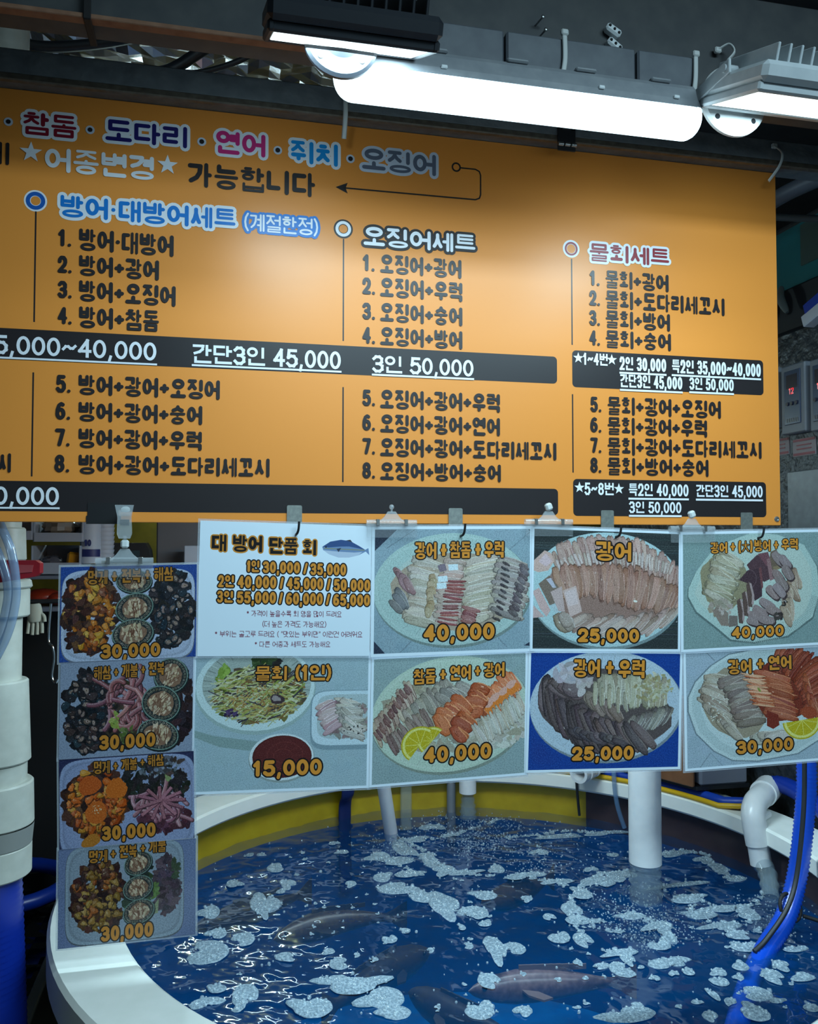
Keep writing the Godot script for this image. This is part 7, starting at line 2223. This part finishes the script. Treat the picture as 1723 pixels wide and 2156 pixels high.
# ---------- hooks, clips and tape at the lower edge of the board ----------
func build_hooks_and_clips():
	var steel := worn("hook_steel", c8(140, 146, 142), c8(166, 170, 164), 0.4, 20.0, 0.7)
	for e in [[0.127, 1.614, "steel hook plate above the white yellowtail price card"], [0.427, 1.6115, "steel hook plate above the three-fish photo card"], [0.735, 1.61, "steel hook plate above the pink flounder photo card"], [1.042, 1.608, "steel hook plate at the lower right corner of the board"]]:
		var t := thing("hook_plate", e[2], "hook", Vector3(e[0], e[1] - 0.04, 0.002), "hook plates on the board")
		var g := Geo.new()
		g.prism(rounded(e[0] - 0.0135, e[1] - 0.062, e[0] + 0.0135, e[1], 0.003), 0.0015, Transform3D(Basis(), Vector3(0, 0, 0.0012)))
		obj("plate", g, steel, t)
		g = Geo.new()
		g.tube(curve([Vector3(e[0], e[1] - 0.045, 0.002), Vector3(e[0], e[1] - 0.052, 0.02), Vector3(e[0] + 0.001, e[1] - 0.051, 0.044), Vector3(e[0] + 0.003, e[1] - 0.044, 0.05), Vector3(e[0] + 0.004, e[1] - 0.03, 0.052)], 5), 0.0022, 8)
		obj("hook", g, mat("dark_steel", c8(50, 52, 55), 0.5, 0.6), t)
	var clear := clear_mat("clip_acrylic", Color(0.82, 0.86, 0.88, 0.08), 0.08)
	var edge := clear_mat("clip_edge", Color(0.86, 0.9, 0.92, 0.3), 0.12)
	for e in [[0.2975, 1.585, "clear sign clip joining the white price card and the three-fish card", 0.092, false], [0.598, 1.588, "clear sign clip with a white knob joining the second and third card columns", 0.094, true], [0.896, 1.576, "clear sign clip with a white knob joining the last two card columns", 0.096, true], [-0.158, 1.519, "clear hanging clip with a long arm holding the left strip of cards", 0.092, true]]:
		var hang: bool = e[0] < -0.1
		var t := thing("sign_clip", e[2], "clip", Vector3(e[0], e[1] - 0.02, 0.045), "clear plastic sign clips")
		var z := 0.042
		var g := Geo.new()
		g.box(Vector3(e[0], e[1] - 0.018, z), Vector3(e[3], 0.022, 0.003), 0.001)
		g.box(Vector3(e[0], e[1] - 0.018, z - 0.014), Vector3(e[3], 0.022, 0.003), 0.001)
		obj("jaw", g, clear, t)
		g = Geo.new()
		g.tube([Vector3(e[0] - e[3] / 2, e[1] - 0.002, z - 0.004), Vector3(e[0] + e[3] / 2, e[1] - 0.002, z - 0.004)], 0.0055, 10)
		obj("spine", g, edge, t)
		for s in [-1.0, 1.0]:
			g = Geo.new()
			g.box(Vector3(e[0] + s * e[3] * 0.28, e[1] - 0.002, z + 0.001), Vector3(0.006, 0.011, 0.003), 0.0005)
			g.box(Vector3(e[0] + s * e[3] * 0.28, e[1] + 0.002, z - 0.004), Vector3(0.006, 0.004, 0.012), 0.0005)
			obj("spring", g, mat("steel", c8(176, 180, 180), 0.3, 0.9), t)
		g = Geo.new()
		g.prism(PackedVector2Array([Vector2(-0.021, 0), Vector2(0.021, 0), Vector2(0.014, 0.006), Vector2(0.007, 0.016), Vector2(-0.007, 0.016), Vector2(-0.014, 0.006)]), 0.004, Transform3D(Basis(), Vector3(e[0], e[1] + 0.002, z - 0.006)))
		obj("neck", g, edge, t)
		g = Geo.new()
		if e[4]:
			g.box(Vector3(e[0], e[1] + 0.026, z - 0.004), Vector3(0.013, 0.014, 0.012), 0.003, Basis() if hang else Basis(Vector3.BACK, 0.35))
			obj("knob", g, mat("knob_white", c8(214, 222, 222), 0.4), t)
		else:
			g.tube([Vector3(e[0], e[1] + 0.016, z - 0.004), Vector3(e[0], e[1] + 0.023, z - 0.004)], 0.002, 8)
			g.ball(Vector3(e[0], e[1] + 0.026, z - 0.004), Vector3.ONE * 0.0048, 12)
			obj("ball_joint", g, edge, t)
		if hang:
			g = Geo.new()
			g.tube([Vector3(e[0], e[1] + 0.03, z - 0.004), Vector3(e[0], e[1] + 0.04, z - 0.004)], 0.003, 8)
			g.prism(PackedVector2Array([Vector2(-0.009, 0.034), Vector2(0.009, 0.034), Vector2(0.012, 0.042), Vector2(0.011, 0.07), Vector2(0.015, 0.09), Vector2(-0.015, 0.09), Vector2(-0.011, 0.07), Vector2(-0.012, 0.042)]), 0.006, Transform3D(Basis(Vector3.RIGHT, 0.12), Vector3(e[0], e[1] + 0.002, z - 0.006)))
			obj("arm", g, edge, t)
			g = Geo.new()
			g.lathe([Vector2(0, 0.001), Vector2(0.007, 0.0), Vector2(0.0075, -0.003)], Vector3(e[0], e[1] + 0.084, z - 0.006), 16, Basis(Vector3.RIGHT, PI / 2).scaled(Vector3(1, 0.7, 1)))
			obj("pivot_button", g, mat("knob_white", c8(214, 222, 222), 0.4), t)
			g = Geo.new()
			g.tube([Vector3(e[0] - 0.007, e[1] + 0.062, z), Vector3(e[0] + 0.007, e[1] + 0.062, z)], 0.005, 12)
			obj("spring_barrel", g, mat("dark_steel", c8(50, 52, 55), 0.5, 0.6), t)
			g = Geo.new()
			g.box(Vector3(e[0] - 0.002, e[1] + 0.078, 0.02), Vector3(0.02, 0.01, 0.036), 0.002)
			obj("clamp_jaw", g, edge, t)
	var g := Geo.new()
	g.box(Vector3(-0.197, 1.598, 0.0012), Vector3(0.052, 0.034, 0.0009))
	g.box(Vector3(-0.197, 1.586, 0.0014), Vector3(0.056, 0.014, 0.0008))
	tag(obj("tape_patch", g, mat("tape_black", c8(24, 25, 28), 0.45)), "patch of black tape at the lower edge of the board beside the hanging clip", "tape")
